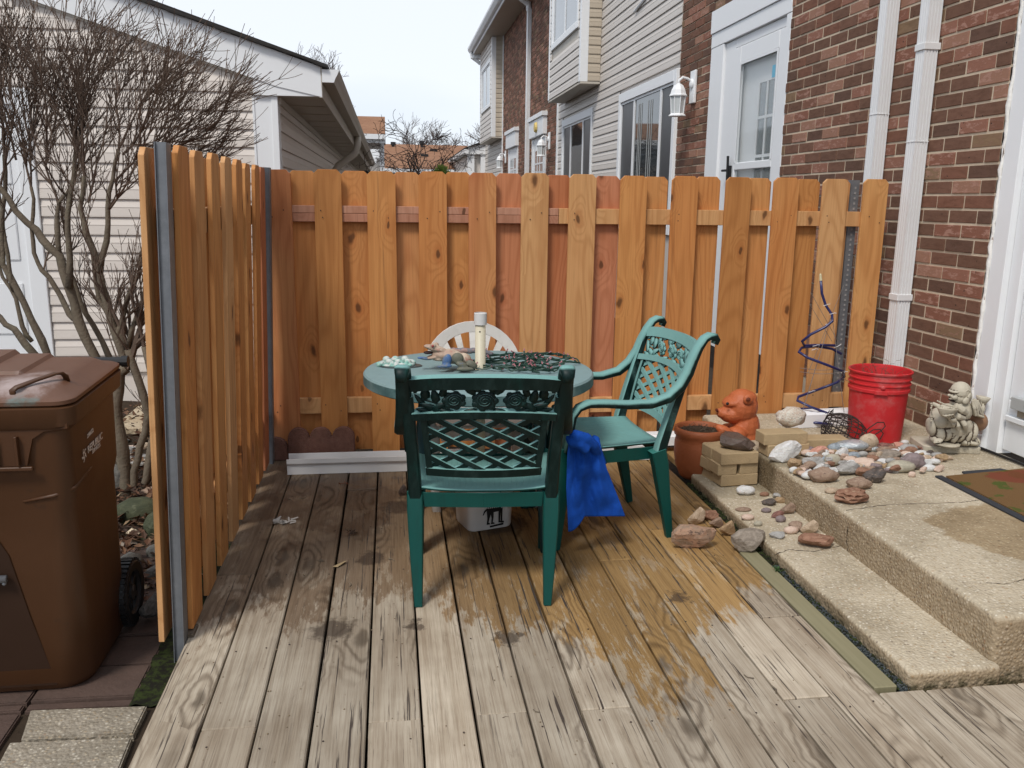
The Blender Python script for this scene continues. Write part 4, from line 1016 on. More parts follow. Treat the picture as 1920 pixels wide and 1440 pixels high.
def green_chair(label, loc, rz):
    t = thing('patio_chair', label, 'chair', loc, rz, 'green plastic lattice armchairs')
    W_ = dict(world=False)
    # side bands: scroll, upright, arm, front post
    for s_ in (-1, 1):
        path = [(.260, -.412, .828), (.260, -.418, .843), (.260, -.408, .857), (.260, -.388, .861), (.26, -.366, .850), (.26, -.342, .816), (.262, -.318, .765), (.266, -.300, .715), (.272, -.266, .660), (.278, -.215, .618), (.284, -.135, .598), (.288, -.04, .600), (.290, .06, .610), (.290, .125, .612), (.290, .165, .598), (.288, .188, .565), (.284, .198, .50), (.276, .205, .42)]
        b = MB(); b.ribbon([(x * s_, y, z) for x, y, z in path], [.03, .04, .048, .05, .052, .054, .052, .050, .050, .052, .056, .058, .056, .052, .048, .046, .048, .052], [.026, .030, .032, .030, .030] + [.034, .040, .042, .042, .038, .034, .032, .030, .030, .030, .030, .030, .032])
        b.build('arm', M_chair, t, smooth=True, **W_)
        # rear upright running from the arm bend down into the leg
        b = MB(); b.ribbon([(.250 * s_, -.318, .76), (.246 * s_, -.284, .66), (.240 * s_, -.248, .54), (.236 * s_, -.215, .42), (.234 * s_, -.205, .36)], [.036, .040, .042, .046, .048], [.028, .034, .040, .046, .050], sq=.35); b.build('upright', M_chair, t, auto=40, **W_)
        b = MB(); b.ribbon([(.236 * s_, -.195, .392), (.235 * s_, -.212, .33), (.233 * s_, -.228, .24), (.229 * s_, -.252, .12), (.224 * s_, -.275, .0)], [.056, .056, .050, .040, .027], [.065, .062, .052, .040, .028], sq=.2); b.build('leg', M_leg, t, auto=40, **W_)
        b = MB(); b.ribbon([(.268 * s_, .205, .43), (.264 * s_, .212, .35), (.256 * s_, .222, .22), (.250 * s_, .228, .10), (.246 * s_, .232, .0)], [.046, .052, .046, .038, .028], [.05, .066, .056, .044, .032], sq=.2); b.build('leg', M_leg, t, auto=40, **W_)
    # seat with rolled front and skirt
    def sf(u, v):
        hw = .212 + .05 * v; x = (u - .5) * 2 * hw; y = -.235 + .47 * v
        z = .405 - .022 * math.sin(math.pi * v) * (1 - abs(2 * u - 1) ** 3) + .012 * abs(2 * u - 1) ** 3 - (.035 * max(0, (v - .86) / .14) ** 2)
        gr = .0016 * (1 if (u * 22) % 1 < .12 else 0) * (1 if .12 < v < .88 else 0)
        return (x, y, z - gr)
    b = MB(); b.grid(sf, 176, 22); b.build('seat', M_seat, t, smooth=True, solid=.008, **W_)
    b = MB()
    sk = [(-.205, -.225), (-.216, -.1), (-.235, .1), (-.245, .20), (-.18, .238), (.18, .238), (.245, .20), (.235, .1), (.216, -.1), (.205, -.225), (0, -.236)]
    n = len(sk)
    for i in range(n):
        a, c = sk[i], sk[(i + 1) % n]; b.add([(a[0], a[1], .397), (c[0], c[1], .397), (c[0] * .985, c[1] * .985, .345), (a[0] * .985, a[1] * .985, .345)], [(0, 1, 2, 3)])
    b.build('apron', M_leg, t, solid=.006, **W_)
    # back panel: P(u across -1..1, v 0..1 up, d proud)
    def P_(u, v, d=0):
        z = .475 + v * .375; y = -.250 - .118 * v ** 1.2 - .028 * (1 - u * u) * (1 - .3 * v)
        hw = .182 + .03 * v
        return Vector((u * hw, y + d, z))
    def strip(b, p, q, w_, th=.011, nn=6, d=0):
        pts = [P_(p[0] + (q[0] - p[0]) * k / nn, p[1] + (q[1] - p[1]) * k / nn, d) for k in range(nn + 1)]
        for a, c in zip(pts[:-1], pts[1:]):
            dr = (c - a).normalized(); nrm = Vector((0, 1, .3)).normalized(); sd_ = dr.cross(nrm).normalized() * w_ / 2; nv = sd_.cross(dr).normalized() * th / 2
            e = dr * .001
            b.add([a - sd_ - nv - e, a + sd_ - nv - e, a + sd_ + nv - e, a - sd_ + nv - e, c - sd_ - nv + e, c + sd_ - nv + e, c + sd_ + nv + e, c - sd_ + nv + e], [(0, 3, 2, 1), (4, 5, 6, 7), (0, 1, 5, 4), (1, 2, 6, 5), (2, 3, 7, 6), (3, 0, 4, 7)])
    v0, v1, v2 = .03, .585, .885
    b = MB()
    strip(b, (-1.05, v0), (1.05, v0), .030, .024); b.build('lower_rail', M_chair, t, **W_)
    b = MB(); N_ = 12
    pts = [(u, v1 + .03 * (1 - u * u)) for u in [(-1.16 + 2.32 * k / N_) for k in range(N_ + 1)]]
    for a, c in zip(pts[:-1], pts[1:]): strip(b, a, c, .026, .032, 1)
    b.build('middle_rail', M_chair, t, **W_)
    b = MB(); pts = [(u, v2 + .028 * (1 - u * u) ** .7) for u in [(-1.12 + 2.24 * k / 14) for k in range(15)] if True and abs(u) <= 1.0] 
    pts = [(-1.14, v2 - .01)] + pts + [(1.14, v2 - .01)]
    b.ribbon([P_(u, v, 0) for u, v in pts][:], .02, .02) if False else None
    for a, c in zip(pts[:-1], pts[1:]): strip(b, a, c, .044, .026, 1)
    b.build('top_rail', M_chair, t, **W_)
    for s_ in (-1, 1):
        b = MB(); strip(b, (s_ * 1.0, v0), (s_ * 1.0, v1), .020, .022); b.build('lattice_frame', M_chair, t, **W_)
    # lattice: two families of slats clipped to the field
    asp = (v1 - v0) * .455 / .38
    def clip(px_, sgn):      # line v = vc + sgn*slope*u within |u|<=1
        sl_ = .27; vc = px_
        pts = []
        for u in (-1, 1):
            v = vc + sgn * sl_ * u; vv = min(max(v, v0), v1)
            uu = (vv - vc) / (sgn * sl_); pts.append((uu, vv))
        return pts
    for sgn, d in ((1, .003), (-1, -.003)):
        for k in range(-3, 9):
            vc = v0 + k * .142 + .02
            p, q = clip(vc, sgn)
            if abs(p[0] - q[0]) < .12 or abs(p[0]) > 1.001 or abs(q[0]) > 1.001: continue
            b = MB(); strip(b, p, q, .0175, .010, 5, d); b.build('lattice_slat', M_chair, t, **W_)
    # rose band
    b = MB()
    def Bv(u, v, d=0): return P_(u, v1 + (v2 - v1) * v, d)
    def leaf(c, ang, l, w_):
        pts = []
        for k in range(8):
            a = 2 * math.pi * k / 8; x = math.cos(a) * l; y = math.sin(a) * w_ * (1 - .35 * math.cos(a)); x *= 1.3; y *= 1.35; pts.append((x * math.cos(ang) - y * math.sin(ang), x * math.sin(ang) + y * math.cos(ang)))
        o_ = P_(0, v1)
        C_ = Bv(*c)
        nb = len(b.v)
        for d in (-.005, .007):
            for x, y in pts: b.v.append(tuple(C_ + Vector((x, d - y * .33, y))))
        b.f.append(tuple(nb + i for i in range(8))); b.f.append(tuple(nb + 15 - i for i in range(8)))
        for i in range(8): b.f.append((nb + i, nb + 8 + i, nb + 8 + (i + 1) % 8, nb + (i + 1) % 8))
    for u in (-.42, .0, .42):
        sc_ = .040 if u == 0 else .036; C_ = Bv(u * 1.15, .5)
        b.ell(C_, (sc_ * 1.02, .006, sc_ * .80), nu=16, nv=6)
        for k in range(7):
            a = 2 * math.pi * k / 7 + u; b.ell(C_ + Vector((math.cos(a) * sc_ * .82, .001, math.sin(a) * sc_ * .62)), (sc_ * .34, .006, sc_ * .30), nu=9, nv=5)
        b.tube([C_ + Vector((math.cos(a) * sc_ * q_, .007, math.sin(a) * sc_ * q_ * .8)) for a, q_ in [(2 * math.pi * 2.6 * j / 40, .72 - .62 * j / 40) for j in range(41)]], .0030, 5)
        b.tube([C_ + Vector((math.cos(a) * sc_ * q_, -.006, math.sin(a) * sc_ * q_ * .8)) for a, q_ in [(2 * math.pi * 2.6 * j / 40, .72 - .62 * j / 40) for j in range(41)]], .0026, 5)
    for s_ in (-1, 1):
        for (u, v, an, l, w_) in ((.78, .62, 1.3, .019, .011), (.70, .30, 2.6, .024, .010), (.93, .70, 1.5, .017, .012), (.88, .28, .3, .026, .008), (1.02, .45, .9, .024, .007), (.64, .78, 2.0, .016, .009), (.24, .86, .6, .020, .010), (.25, .14, 2.7, .022, .010), (.62, .12, .4, .02, .008), (.98, .15, .2, .022, .007), (.42 * 1.15, .95, 1.57, .012, .012), (.12, .92, 1.2, .014, .008), (1.05, .85, 2.1, .016, .006)):
            leaf((u * s_, v), an if s_ > 0 else math.pi - an, l, w_)
        b.tube([Bv(.1 * s_, .12), Bv(.35 * s_, .06), Bv(.6 * s_, .22), Bv(.8 * s_, .42), Bv(1.08 * s_, .55)], .0045, 5)
    b.build('rose_panel', M_chair, t, smooth=True, **W_)
    # low stretcher behind the lattice foot
    return t
fw = Vector((.09, .99)).normalized(); mid = Vector((.300, 2.735)); o_ = mid + fw * .275
green_chair('dark green lattice armchair seen from behind in front of the round table', (o_.x, o_.y, 0), math.atan2(fw.y, fw.x) - math.pi / 2)
fw = Vector((-.993, -.105)).normalized(); mid = Vector((1.122, 3.488)); o_ = mid + fw * .275
green_chair('faded teal lattice armchair facing the table with a blue bag on its arm', (o_.x, o_.y, 0), math.atan2(fw.y, fw.x) - math.pi / 2)

# white fan-back chair behind the table
M_wplast = simple('white_plastic', (.70, .68, .64), .5, .4, .1, 20, dirt=((.38, .34, .30), .5))
wc = thing('white_chair', 'white plastic chair with a fan shaped back behind the round table', 'chair', (.415, 3.93, -.03), rad(2))
def wcb(name, b, **k): return b.build(name, M_wplast, wc, world=False, **k)
def arc(a, r=.235, cz=.565, ry=1.0): return (math.cos(a) * r, .30 + .07 * (math.sin(a) * .235) / .235 * .4, cz + math.sin(a) * r * ry)
b = MB(); b.ribbon([(x, y, z) for x, y, z in [arc(math.pi * k / 16) for k in range(17)]], .03, .05) if False else None
b = MB()
o1 = [arc(math.pi * k / 20, .250) for k in range(21)]; i1 = [arc(math.pi * k / 20, .198) for k in range(21)]
vs = []; 
for (p, q) in zip(o1, i1):
    for d in (-.009, .009): vs += [(p[0], p[1] + d, p[2]), (q[0], q[1] + d, q[2])]
fs = []
for k in range(20):
    a = k * 4; c = a + 4; fs += [(a, a + 1, c + 1, c), (a + 2, c + 2, c + 3, a + 3), (a, c, c + 2, a + 2), (a + 1, a + 3, c + 3, c + 1)]
fs += [(0, 2, 3, 1), (80, 81, 83, 82)]
b.add(vs, fs); wcb('back_arch', b)
for k in range(7):
    a = math.pi * (k + 1) / 8; p = Vector(arc(a, .205)); q = Vector((math.cos(a) * .07, .262, .52 + math.sin(a) * .02)); b = MB()
    sd_ = (p - q).normalized().cross(Vector((0, 1, 0))) ; n_ = Vector((0, .005, 0))
    b.add([p - sd_ * .018 - n_, p + sd_ * .018 - n_, q + sd_ * .010 - n_, q - sd_ * .010 - n_, p - sd_ * .018 + n_, p + sd_ * .018 + n_, q + sd_ * .010 + n_, q - sd_ * .010 + n_], [(0, 1, 2, 3), (7, 6, 5, 4), (0, 4, 5, 1), (1, 5, 6, 2), (2, 6, 7, 3), (3, 7, 4, 0)]); wcb('back_slat', b)
b = MB(); b.lathe([(.001, -.008), (.075, -.008), (.08, 0), (.075, .008), (.001, .008)], 20, Matrix.Translation((0, .262, .51)) @ Matrix.Rotation(rad(90), 4, 'X')); wcb('back_hub', b)
for s_ in (-1, 1):
    b = MB(); b.ribbon([(.235 * s_, .31, .60), (.24 * s_, .29, .50), (.235 * s_, .25, .40)], .05, .03); wcb('upright', b, smooth=True)
    b = MB(); b.ribbon([(.24 * s_, .30, .62), (.27 * s_, .20, .63), (.28 * s_, .0, .62), (.275 * s_, -.15, .60), (.265 * s_, -.19, .54), (.25 * s_, -.2, .40)], .045, .025); wcb('arm', b, smooth=True)
    b = MB(); b.ribbon([(.23 * s_, .24, .42), (.225 * s_, .27, .2), (.22 * s_, .31, 0)], [.06, .05, .04], [.05, .045, .04], sq=.4); wcb('leg', b, smooth=True)
    b = MB(); b.ribbon([(.245 * s_, -.2, .42), (.24 * s_, -.22, .2), (.235 * s_, -.24, 0)], [.06, .05, .04], [.05, .045, .04], sq=.4); wcb('leg', b, smooth=True)
b = MB(); b.grid(lambda u, v: ((u - .5) * (.44 + .04 * (1 - v)), -.22 + .46 * v, .41 - .02 * math.sin(math.pi * v) * math.sin(math.pi * u)), 12, 12); wcb('seat', b, smooth=True, solid=.012)
b = MB(); b.box((-.21, -.225, .35), (.21, -.21, .395)); wcb('apron', b); b = MB(); b.box((-.21, .235, .35), (.21, .25, .395)); wcb('apron', b)

# round table ------------------------------------------------------
TC = Vector((.355, 3.445, 0)); TR = .472; TZ = .70
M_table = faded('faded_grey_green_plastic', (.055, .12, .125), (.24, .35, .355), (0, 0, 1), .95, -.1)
tb = thing('patio_table', 'round grey green plastic patio table with a pole through its middle', 'table', TC)
b = MB(); b.lathe([(.027, -.012), (.027, 0), (.06, .0), (TR - .03, 0), (TR - .006, -.003), (TR, -.010), (TR + .001, -.045), (TR - .006, -.050), (TR - .02, -.046), (TR - .03, -.02), (.027, -.02)], 64, Matrix.Translation((0, 0, TZ))); b.build('tabletop', M_table, tb, world=False, auto=35)
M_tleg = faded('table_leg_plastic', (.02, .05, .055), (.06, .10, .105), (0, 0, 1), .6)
for k in range(4):
    a = rad(222 + 90 * k); ca, sa = math.cos(a), math.sin(a)
    M = Matrix.Rotation(a - math.pi / 2, 4, 'Z'); b = MB()
    b.ribbon([M @ Vector(p) for p in ((0, .30, .66), (0, .325, .5), (0, .345, .25), (0, .365, 0))], [.06, .052, .046, .04], [.05, .045, .04, .035], sq=.4) ; b.build('leg', M_tleg, tb, world=False, smooth=True)
b = MB(); b.lathe([(.30, .63), (.315, .63), (.315, .675), (.30, .675)], 32); b.build('apron', M_tleg, tb, world=False)

pole = thing('umbrella_pole', 'short cream plastic pipe with a white cap standing up through the table', 'pipe', (TC.x + .005, TC.y, 0))
M_pvc = simple('aged_pvc', (.60, .545, .41), .45, .35, .05, 8, dirt=((.42, .36, .26), .4)); M_pvcw = simple('pvc_coupling', (.66, .64, .62), .4)
b = MB(); b.lathe([(.001, .03), (.0215, .03), (.0215, .905), (.019, .905), (.019, .85)], 20); b.build('pipe', M_pvc, pole, world=False, smooth=True)
b = MB(); b.lathe([(.0217, .885), (.0265, .885), (.0265, .888), (.0265, .932), (.0235, .934), (.0235, .89), (.001, .889)], 20); b.build('coupling', M_pvcw, pole, world=False, auto=40)
b = MB(); b.ell((-.004, -.0205, .858), (.0035, .002, .0035)); b.build('bolt_hole', M_dark, pole, world=False)

# string lights lying on the table ---------------------------------
M_wire = simple('dark_green_wire', (.012, .045, .030), .5, .4); M_bulb = simple('pink_bulb', (.40, .16, .18), .2, .6)
sl_ = thing('string_lights', 'tangled dark green string lights heaped on the right half of the table', 'string lights', (.62, 3.45, TZ))
rr = random.Random(4); b = MB(); bl = MB(); 
for k in range(13):
    c = Vector((.58 + rr.uniform(-.13, .14), 3.50 + rr.uniform(-.16, .13), 0)); ra = rr.uniform(.04, .13); rb = rr.uniform(.04, .10); ph = rr.uniform(0, 6.28); tw = rr.uniform(-.4, .4); path = []
    nseg = 26; turns = rr.uniform(.8, 1.5)
    for i in range(nseg + 1):
        a = ph + 2 * math.pi * turns * i / nseg
        p = c + Vector((math.cos(a) * ra * (1 + .25 * math.sin(3 * a + k)), math.sin(a) * rb * (1 + .2 * math.cos(2 * a)), 0))
        q = p - TC; q.z = 0
        if q.length > TR - .03: p = TC + q.normalized() * (TR - .03)
        p.z = TZ + .006 + .014 * abs(math.sin(a * 2.3 + k)); path.append(p + Vector((rr.uniform(-1, 1), rr.uniform(-1, 1), 0)) * .002)
    b.tube(path, .0026, 4); b.tube([p + Vector((.0025 * math.sin(i * 2.2), .0025 * math.cos(i * 2.2), .0025)) for i, p in enumerate(path)], .0019, 4)
    for i in range(2, nseg, 5):
        p = path[i]; d = Vector((rr.uniform(-1, 1), rr.uniform(-1, 1), rr.uniform(.1, .9))).normalized(); b.tube([p, p + d * .016], [.0045, .004], 6); bl.tube([p + d * .0162, p + d * .026, p + d * .03], [.003, .0026, .0004], 5)
o = b.build('wire', M_wire, sl_); o = bl.build('bulbs', M_bulb, sl_); o['kind'] = 'stuff'

# toad ornament -----------------------------------------------------
def patch_mat(name, base, spots, rough=.6, scale=1, pts=True, crev=None):
    g = G(name, rough, .35); o = g.pos(); c = base
    c = g.mix(g.noise(o, 40, 4, .6), base, tuple(x * .7 for x in base))
    for (col, sc_, lo, hi, k) in spots:
        c = g.mix(g.math('MULTIPLY', g.step(g.noise(g.vec('ADD', o, (sc_, 0, 3)), sc_, 3, .6), lo, hi), k), c, col)
    if crev:
        pt = g.n('ShaderNodeNewGeometry').outputs['Pointiness']
        c = g.mix(g.step(pt, crev[1], crev[2]), crev[0], c)
    g.bump(g.noise(o, 160, 3, .6), .3, .002)
    return g.done(c)
toad = thing('toad_ornament', 'open mouthed painted toad ornament with blue legs on the table beside the pole', 'ornament', at(850, 690, Z=TZ))
YT = 3.44
def el(b, px, py, rx, rz, ry=None, Y=YT, dy=0, tilt=0):
    p = at(px, py, Y=Y + dy); s_ = mpp(p); b.ell(p, (rx * s_, (ry if ry else min(rx, rz)) * s_, rz * s_), rot=Euler((0, rad(tilt), 0)))
b = MB()
el(b, 845, 668, 24, 14, 20, tilt=8); el(b, 832, 666, 24, 10, 17, tilt=12); el(b, 818, 654, 21, 6, 15, tilt=12); el(b, 806, 650, 12, 4, 12, tilt=8); el(b, 866, 674, 18, 13, 18)
el(b, 812, 669, 15, 3.4, 14, tilt=-10); el(b, 824, 672, 15, 5, 14); el(b, 812, 648, 6, 5, 6, dy=-.02); el(b, 818, 646, 5, 4.5, 5, dy=.02)
b.build('body', patch_mat('toad_skin', (.50, .36, .27), [((.62, .52, .40), 18, .5, .62, .8), ((.42, .20, .16), 30, .56, .66, .7)]), toad, rm=.0035)
b = MB(); el(b, 803, 661, 9, 3, 8, dy=-.004); b.build('mouth', simple('mouth_dark', (.03, .012, .012), .5), toad)
b = MB(); el(b, 838, 677, 9, 14, 6, dy=-.05, tilt=15); el(b, 836, 686, 12, 3.5, 6, dy=-.06); el(b, 825, 687, 8, 2, 4, dy=-.06); el(b, 797, 672, 14, 3, 5, dy=-.01, tilt=8); el(b, 788, 671, 6, 2, 7, dy=-.01)
b.build('front_leg', patch_mat('toad_blue', (.08, .16, .34), [((.18, .20, .20), 25, .5, .6, .7)]), toad, rm=.003)
b = MB(); el(b, 858, 672, 12, 11, 8, dy=-.05); el(b, 866, 684, 12, 6, 8, dy=-.06, tilt=20); el(b, 872, 692, 17, 4, 6, dy=-.07); el(b, 884, 684, 12, 8, 8, dy=-.04, tilt=30)
b.build('hind_leg', patch_mat('toad_olive', (.16, .16, .12), [((.10, .13, .30), 22, .52, .62, .8)]), toad, rm=.003)
b = MB(); el(b, 811.5, 649, 2.5, 2.5, 2.5, dy=-.034); b.build('eye', simple('eye_red', (.30, .05, .05), .15, .6), toad)
tail = thing('lizard_ornament', 'grey speckled ornament tail lying behind the toad and the pole', 'ornament', at(900, 660, Z=TZ)); b = MB()
for k in range(12): el(b, 850 + k * 6.2, 657 + (k % 3) * .6 + max(0, k - 8) * 1.6, 8, 5.5 - max(0, k - 8) * .6, 7, Y=3.62)
b.build('body', patch_mat('grey_speckle', (.20, .19, .21), [((.40, .24, .20), 26, .55, .62, .8)]), tail, rm=.004)
sh = thing('frog_cluster', 'pale mint and white cluster of little frog figures on the left of the table', 'ornament', at(745, 690, Z=TZ)); rr = random.Random(8)
b = MB(); p0 = at(745, 686, Z=TZ)
b.ell(p0 + Vector((0, 0, .006)), (.075, .045, .010)); b.ell(p0 + Vector((-.055, -.005, .012)), (.035, .012, .010)); b.ell(p0 + Vector((.05, .012, .014)), (.030, .016, .012))
for k in range(34):
    a = rr.uniform(0, 6.28); r_ = rr.uniform(0, 1) ** .6; p = p0 + Vector((math.cos(a) * .075 * r_, math.sin(a) * .045 * r_, .008 + rr.uniform(0, .012) * (1 - r_))); b.ell(p, (rr.uniform(.006, .020), rr.uniform(.006, .014), rr.uniform(.005, .013)), nu=8, nv=6, rot=Euler((rr.uniform(-.6, .6), rr.uniform(-.6, .6), rr.uniform(0, 3))))
for s_ in (-.045, -.008, .032): b.ell(p0 + Vector((s_, .005, .028)), (.016, .014, .014)); b.ell(p0 + Vector((s_ + .012, -.012, .022)), (.014, .012, .010))
b.build('frogs', patch_mat('mint_white', (.66, .70, .66), [((.22, .50, .42), 24, .46, .56, .85), ((.03, .05, .05), 60, .64, .70, .8)], crev=((.15, .3, .26), .46, .52)), sh, rm=.003)
b = MB(); b.lathe([(.001, .0045), (.085, .004), (.09, .001)], 24, Matrix.Translation(p0 + Vector((.015, -.008, 0))), sy=.62); b.build('base', simple('damp_plate', (.05, .065, .065), .4), sh)

# blue bag on the chair arm ------------------------------------------
bag = thing('blue_bag', 'crumpled royal blue cloth bag hanging from the front of the teal chair', 'bag', at(1105, 960, Y=3.13))
M_blue = simple('blue_cloth', (.010, .080, .44), .85, .15, .25, 14, bump=.9, bs=400)
cols = [(812, 1068, 1102, 1100), (830, 1066, 1122, 0), (850, 1064, 1130, 0), (880, 1063, 1138, 0), (910, 1062, 1150, 0), (940, 1064, 1162, 0), (968, 1066, 1172, 0)]
def bagf(u, v):
    k = v * (len(cols) - 1); i = min(int(k), len(cols) - 2); f = k - i
    yy = cols[i][0] * (1 - f) + cols[i + 1][0] * f; xl = cols[i][1] * (1 - f) + cols[i + 1][1] * f; xr = cols[i][2] * (1 - f) + cols[i + 1][2] * f
    if u < .28: yy += max(0, v - .6) * 72 * (1 - (u / .28) ** 2)
    px = xl + (xr - xl) * u
    d = -.034 * (abs(((u * 2.3 + v * .35 + .25 * noise.noise(Vector((v * 3, 0, u)))) % 1) - .5)) * (1 - .2 * v) - .009 * abs(((u * 5.1 - v * .9) % 1) - .5) + .005 * abs(noise.noise(Vector((u * 7, v * 9, 4)))) + .02 * noise.noise(Vector((u * 4, v * 5, 1))) + .05 * u * v
    p = at(px, yy, Y=3.10 + d); return p
b = MB(); b.grid(bagf, 90, 60); b.build('bag_body', M_blue, bag, smooth=True, solid=.004)
b = MB()
P0 = [at(x, y, Y=yy) for x, y, yy in ((1072, 812, 3.06), (1082, 818, 3.05), (1100, 822, 3.06), (1112, 835, 3.08), (1122, 855, 3.14), (1118, 822, 3.2), (1112, 818, 3.22))]
b.tube(P0, [.018, .024, .022, .020, .02, .014, .008], 10)
b.tube([at(1064, 820, Y=3.09), at(1072, 830, Y=3.05), at(1088, 832, Y=3.05), at(1100, 845, Y=3.06)], [.012, .02, .022, .02], 10)
b.build('knot', M_blue, bag, rm=.006)
b = MB(); b.grid(lambda u, v: at(1102 + 20 * u + 14 * v, 822 + 40 * v + 8 * u, Y=3.19 + .02 * math.sin(u * 6)), 12, 12); b.build('strap', M_blue, bag, smooth=True, solid=.01)

# white printed bucket under the table --------------------------------
wbk = thing('printed_pail', 'white square pail with a black dog print standing under the table', 'pail', (.30, 3.62, 0))
def rrect(hx, hy, r, n=5):
    pts = []
    for cx_, cy_, a0 in ((hx - r, hy - r, 0), (-hx + r, hy - r, 90), (-hx + r, -hy + r, 180), (hx - r, -hy + r, 270)):
        for k in range(n + 1): a = rad(a0 + 90 * k / n); pts.append((cx_ + r * math.cos(a), cy_ + r * math.sin(a)))
    return pts
def rloft(b, secs, n=5, M=None, cap=(True, True)):
    base = len(b.v)
    for hx, hy, r, z in secs:
        for x, y in rrect(hx, hy, r, n): b.v.append(tuple(M @ Vector((x, y, z))) if M else (x, y, z))
    m_ = 4 * (n + 1)
    for i in range(len(secs) - 1):
        for j in range(m_): b.f.append((base + i * m_ + j, base + i * m_ + (j + 1) % m_, base + (i + 1) * m_ + (j + 1) % m_, base + (i + 1) * m_ + j))
    if cap[0]: b.f.append(tuple(base + j for j in range(m_))[::-1])
    if cap[1]: b.f.append(tuple(base + (len(secs) - 1) * m_ + j for j in range(m_)))
PM = Matrix.Translation((.385, 3.515, 0)) @ Matrix.Rotation(rad(17), 4, 'Z')
b = MB(); rloft(b, [(.098, .085, .03, .0), (.102, .089, .032, .01), (.113, .10, .035, .27), (.12, .107, .037, .275), (.12, .107, .037, .29), (.108, .095, .03, .29), (.098, .085, .03, .05)], 5, PM, (True, True)); b.build('tub', simple('white_pail', (.62, .60, .57), .35, .4, .05), wbk, auto=40)
b = MB(); b.tube([PM @ Vector((-.118, 0, .26)), PM @ Vector((-.10, -.11, .22)), PM @ Vector((0, -.135, .20)), PM @ Vector((.10, -.11, .22)), PM @ Vector((.118, 0, .26))], .003, 6); b.build('handle', M_galv, wbk)
# dog silhouette on the front face
def on_face(x, z, off): return PM @ Vector((x, -(.0893 + .0107 * z / .26) - .0016 - off, z))
dogp = [[(.004, .082), (.070, .088), (.078, .118), (.066, .132), (.030, .130), (.004, .116)],          # trunk
        [(.056, .115), (.078, .112), (.082, .150), (.066, .152)], [(.060, .146), (.083, .146), (.094, .158), (.092, .166), (.078, .176), (.064, .170)], [(.066, .168), (.074, .170), (.068, .186)],   # neck, head, ear
        [(.060, .096), (.071, .094), (.069, .036), (.062, .036)], [(.070, .098), (.080, .104), (.080, .034), (.073, .034)], [(.061, .030), (.078, .030), (.076, .037), (.061, .037)], [(.072, .028), (.090, .028), (.087, .036), (.072, .036)],
        [(.002, .096), (.024, .086), (.018, .060), (.006, .058)], [(.006, .060), (.017, .062), (.012, .034), (.004, .034)], [(.003, .028), (.020, .028), (.018, .036), (.003, .036)],
        [(.018, .092), (.036, .088), (.036, .062), (.026, .058)], [(.026, .060), (.036, .064), (.032, .034), (.025, .034)], [(.024, .028), (.042, .028), (.039, .036), (.024, .036)],
        [(.004, .100), (.004, .112), (-.012, .098), (-.018, .078), (-.013, .078), (-.006, .092)]]
b = MB()
for k, pg in enumerate(dogp): b.add([on_face((x - .03) * .95, z * .92, .0002 * k) for x, z in pg], [tuple(range(len(pg)))])
base_ = [(.02, .010), (.084, .014), (.084, .024), (.02, .018)]
b.add([on_face(x - .03, z, 0) for x, z in base_], [(0, 1, 2, 3)])
b.build('dog_print', simple('black_ink', (.012, .012, .012), .5), wbk)
b = MB()
for k in range(7):
    x = .002 + k * .0085; b.add([on_face(x - .03 + a_, z_, .0012) for a_, z_ in ((0, .098), (.005, .098), (.003 if k % 2 else .005, .107), (0, .107))], [(0, 1, 2, 3)])
for k in range(5): b.add([on_face(.0 + k * .010 - .03 + a_, z_, .0012) for a_, z_ in ((0, .1115), (.008, .1115), (.008, .1145), (0, .1145))], [(0, 1, 2, 3)])
b.build('print_marks', simple('white_ink', (.6, .6, .6), .5), wbk)
# ================================================================ wheelie bin
def bin_mat():
    g = G('brown_bin_plastic', .42, .4); P = g.obj(); s = g.sep(P)
    n = g.noise(P, 3, 5, .6); st = g.noise(g.vec('MULTIPLY', P, (9, 9, 1.2)), 1, 4, .6)
    c = g.mix(n, (.052, .021, .008), (.084, .034, .012))
    c = g.mix(g.math('MULTIPLY', g.step(st, .52, .75), .35), c, (.12, .055, .026))
    c = g.mix(g.math('MULTIPLY', g.step(g.noise(P, 14, 6, .75), .60, .72), .5), c, (.030, .018, .012))
    g.bump(g.noise(P, 120, 3), .12, .002)
    return g.done(c, g.math('MULTIPLY_ADD', n, .3, .3))
M_bin = bin_mat()
def lid_mat():
    g = G('faded_bin_lid', .5, .4); P = g.obj(); n = g.noise(P, 5, 6, .7)
    c = g.mix(n, (.105, .047, .025), (.150, .072, .042)); c = g.mix(g.math('MULTIPLY', g.step(g.noise(P, 11, 6, .75), .55, .70), .6), c, (.085, .04, .025))
    s = g.sep(P)
    d = g.vec('DISTANCE', P, tuple(at(45, 705, Z=.90))); 
    c = g.mix(g.math('MULTIPLY', g.math('SUBTRACT', 1, g.step(g.math('ADD', d, g.math('MULTIPLY', g.math('SUBTRACT', n, .5), .25)), .04, .11)), .8), c, (.42, .34, .32))
    d = g.vec('DISTANCE', P, tuple(at(22, 730, Z=.89))); c = g.mix(g.math('MULTIPLY', g.math('SUBTRACT', 1, g.step(g.math('ADD', d, g.math('MULTIPLY', g.math('SUBTRACT', n, .5), .2)), .025, .07)), .8), c, (.07, .15, .14))
    return g.done(c)
M_lid = lid_mat()
BT = thing('wheelie_bin', 'large brown plastic wheelie bin with white lettering at the left edge', 'bin', (-1.2, 2.55, -.05))
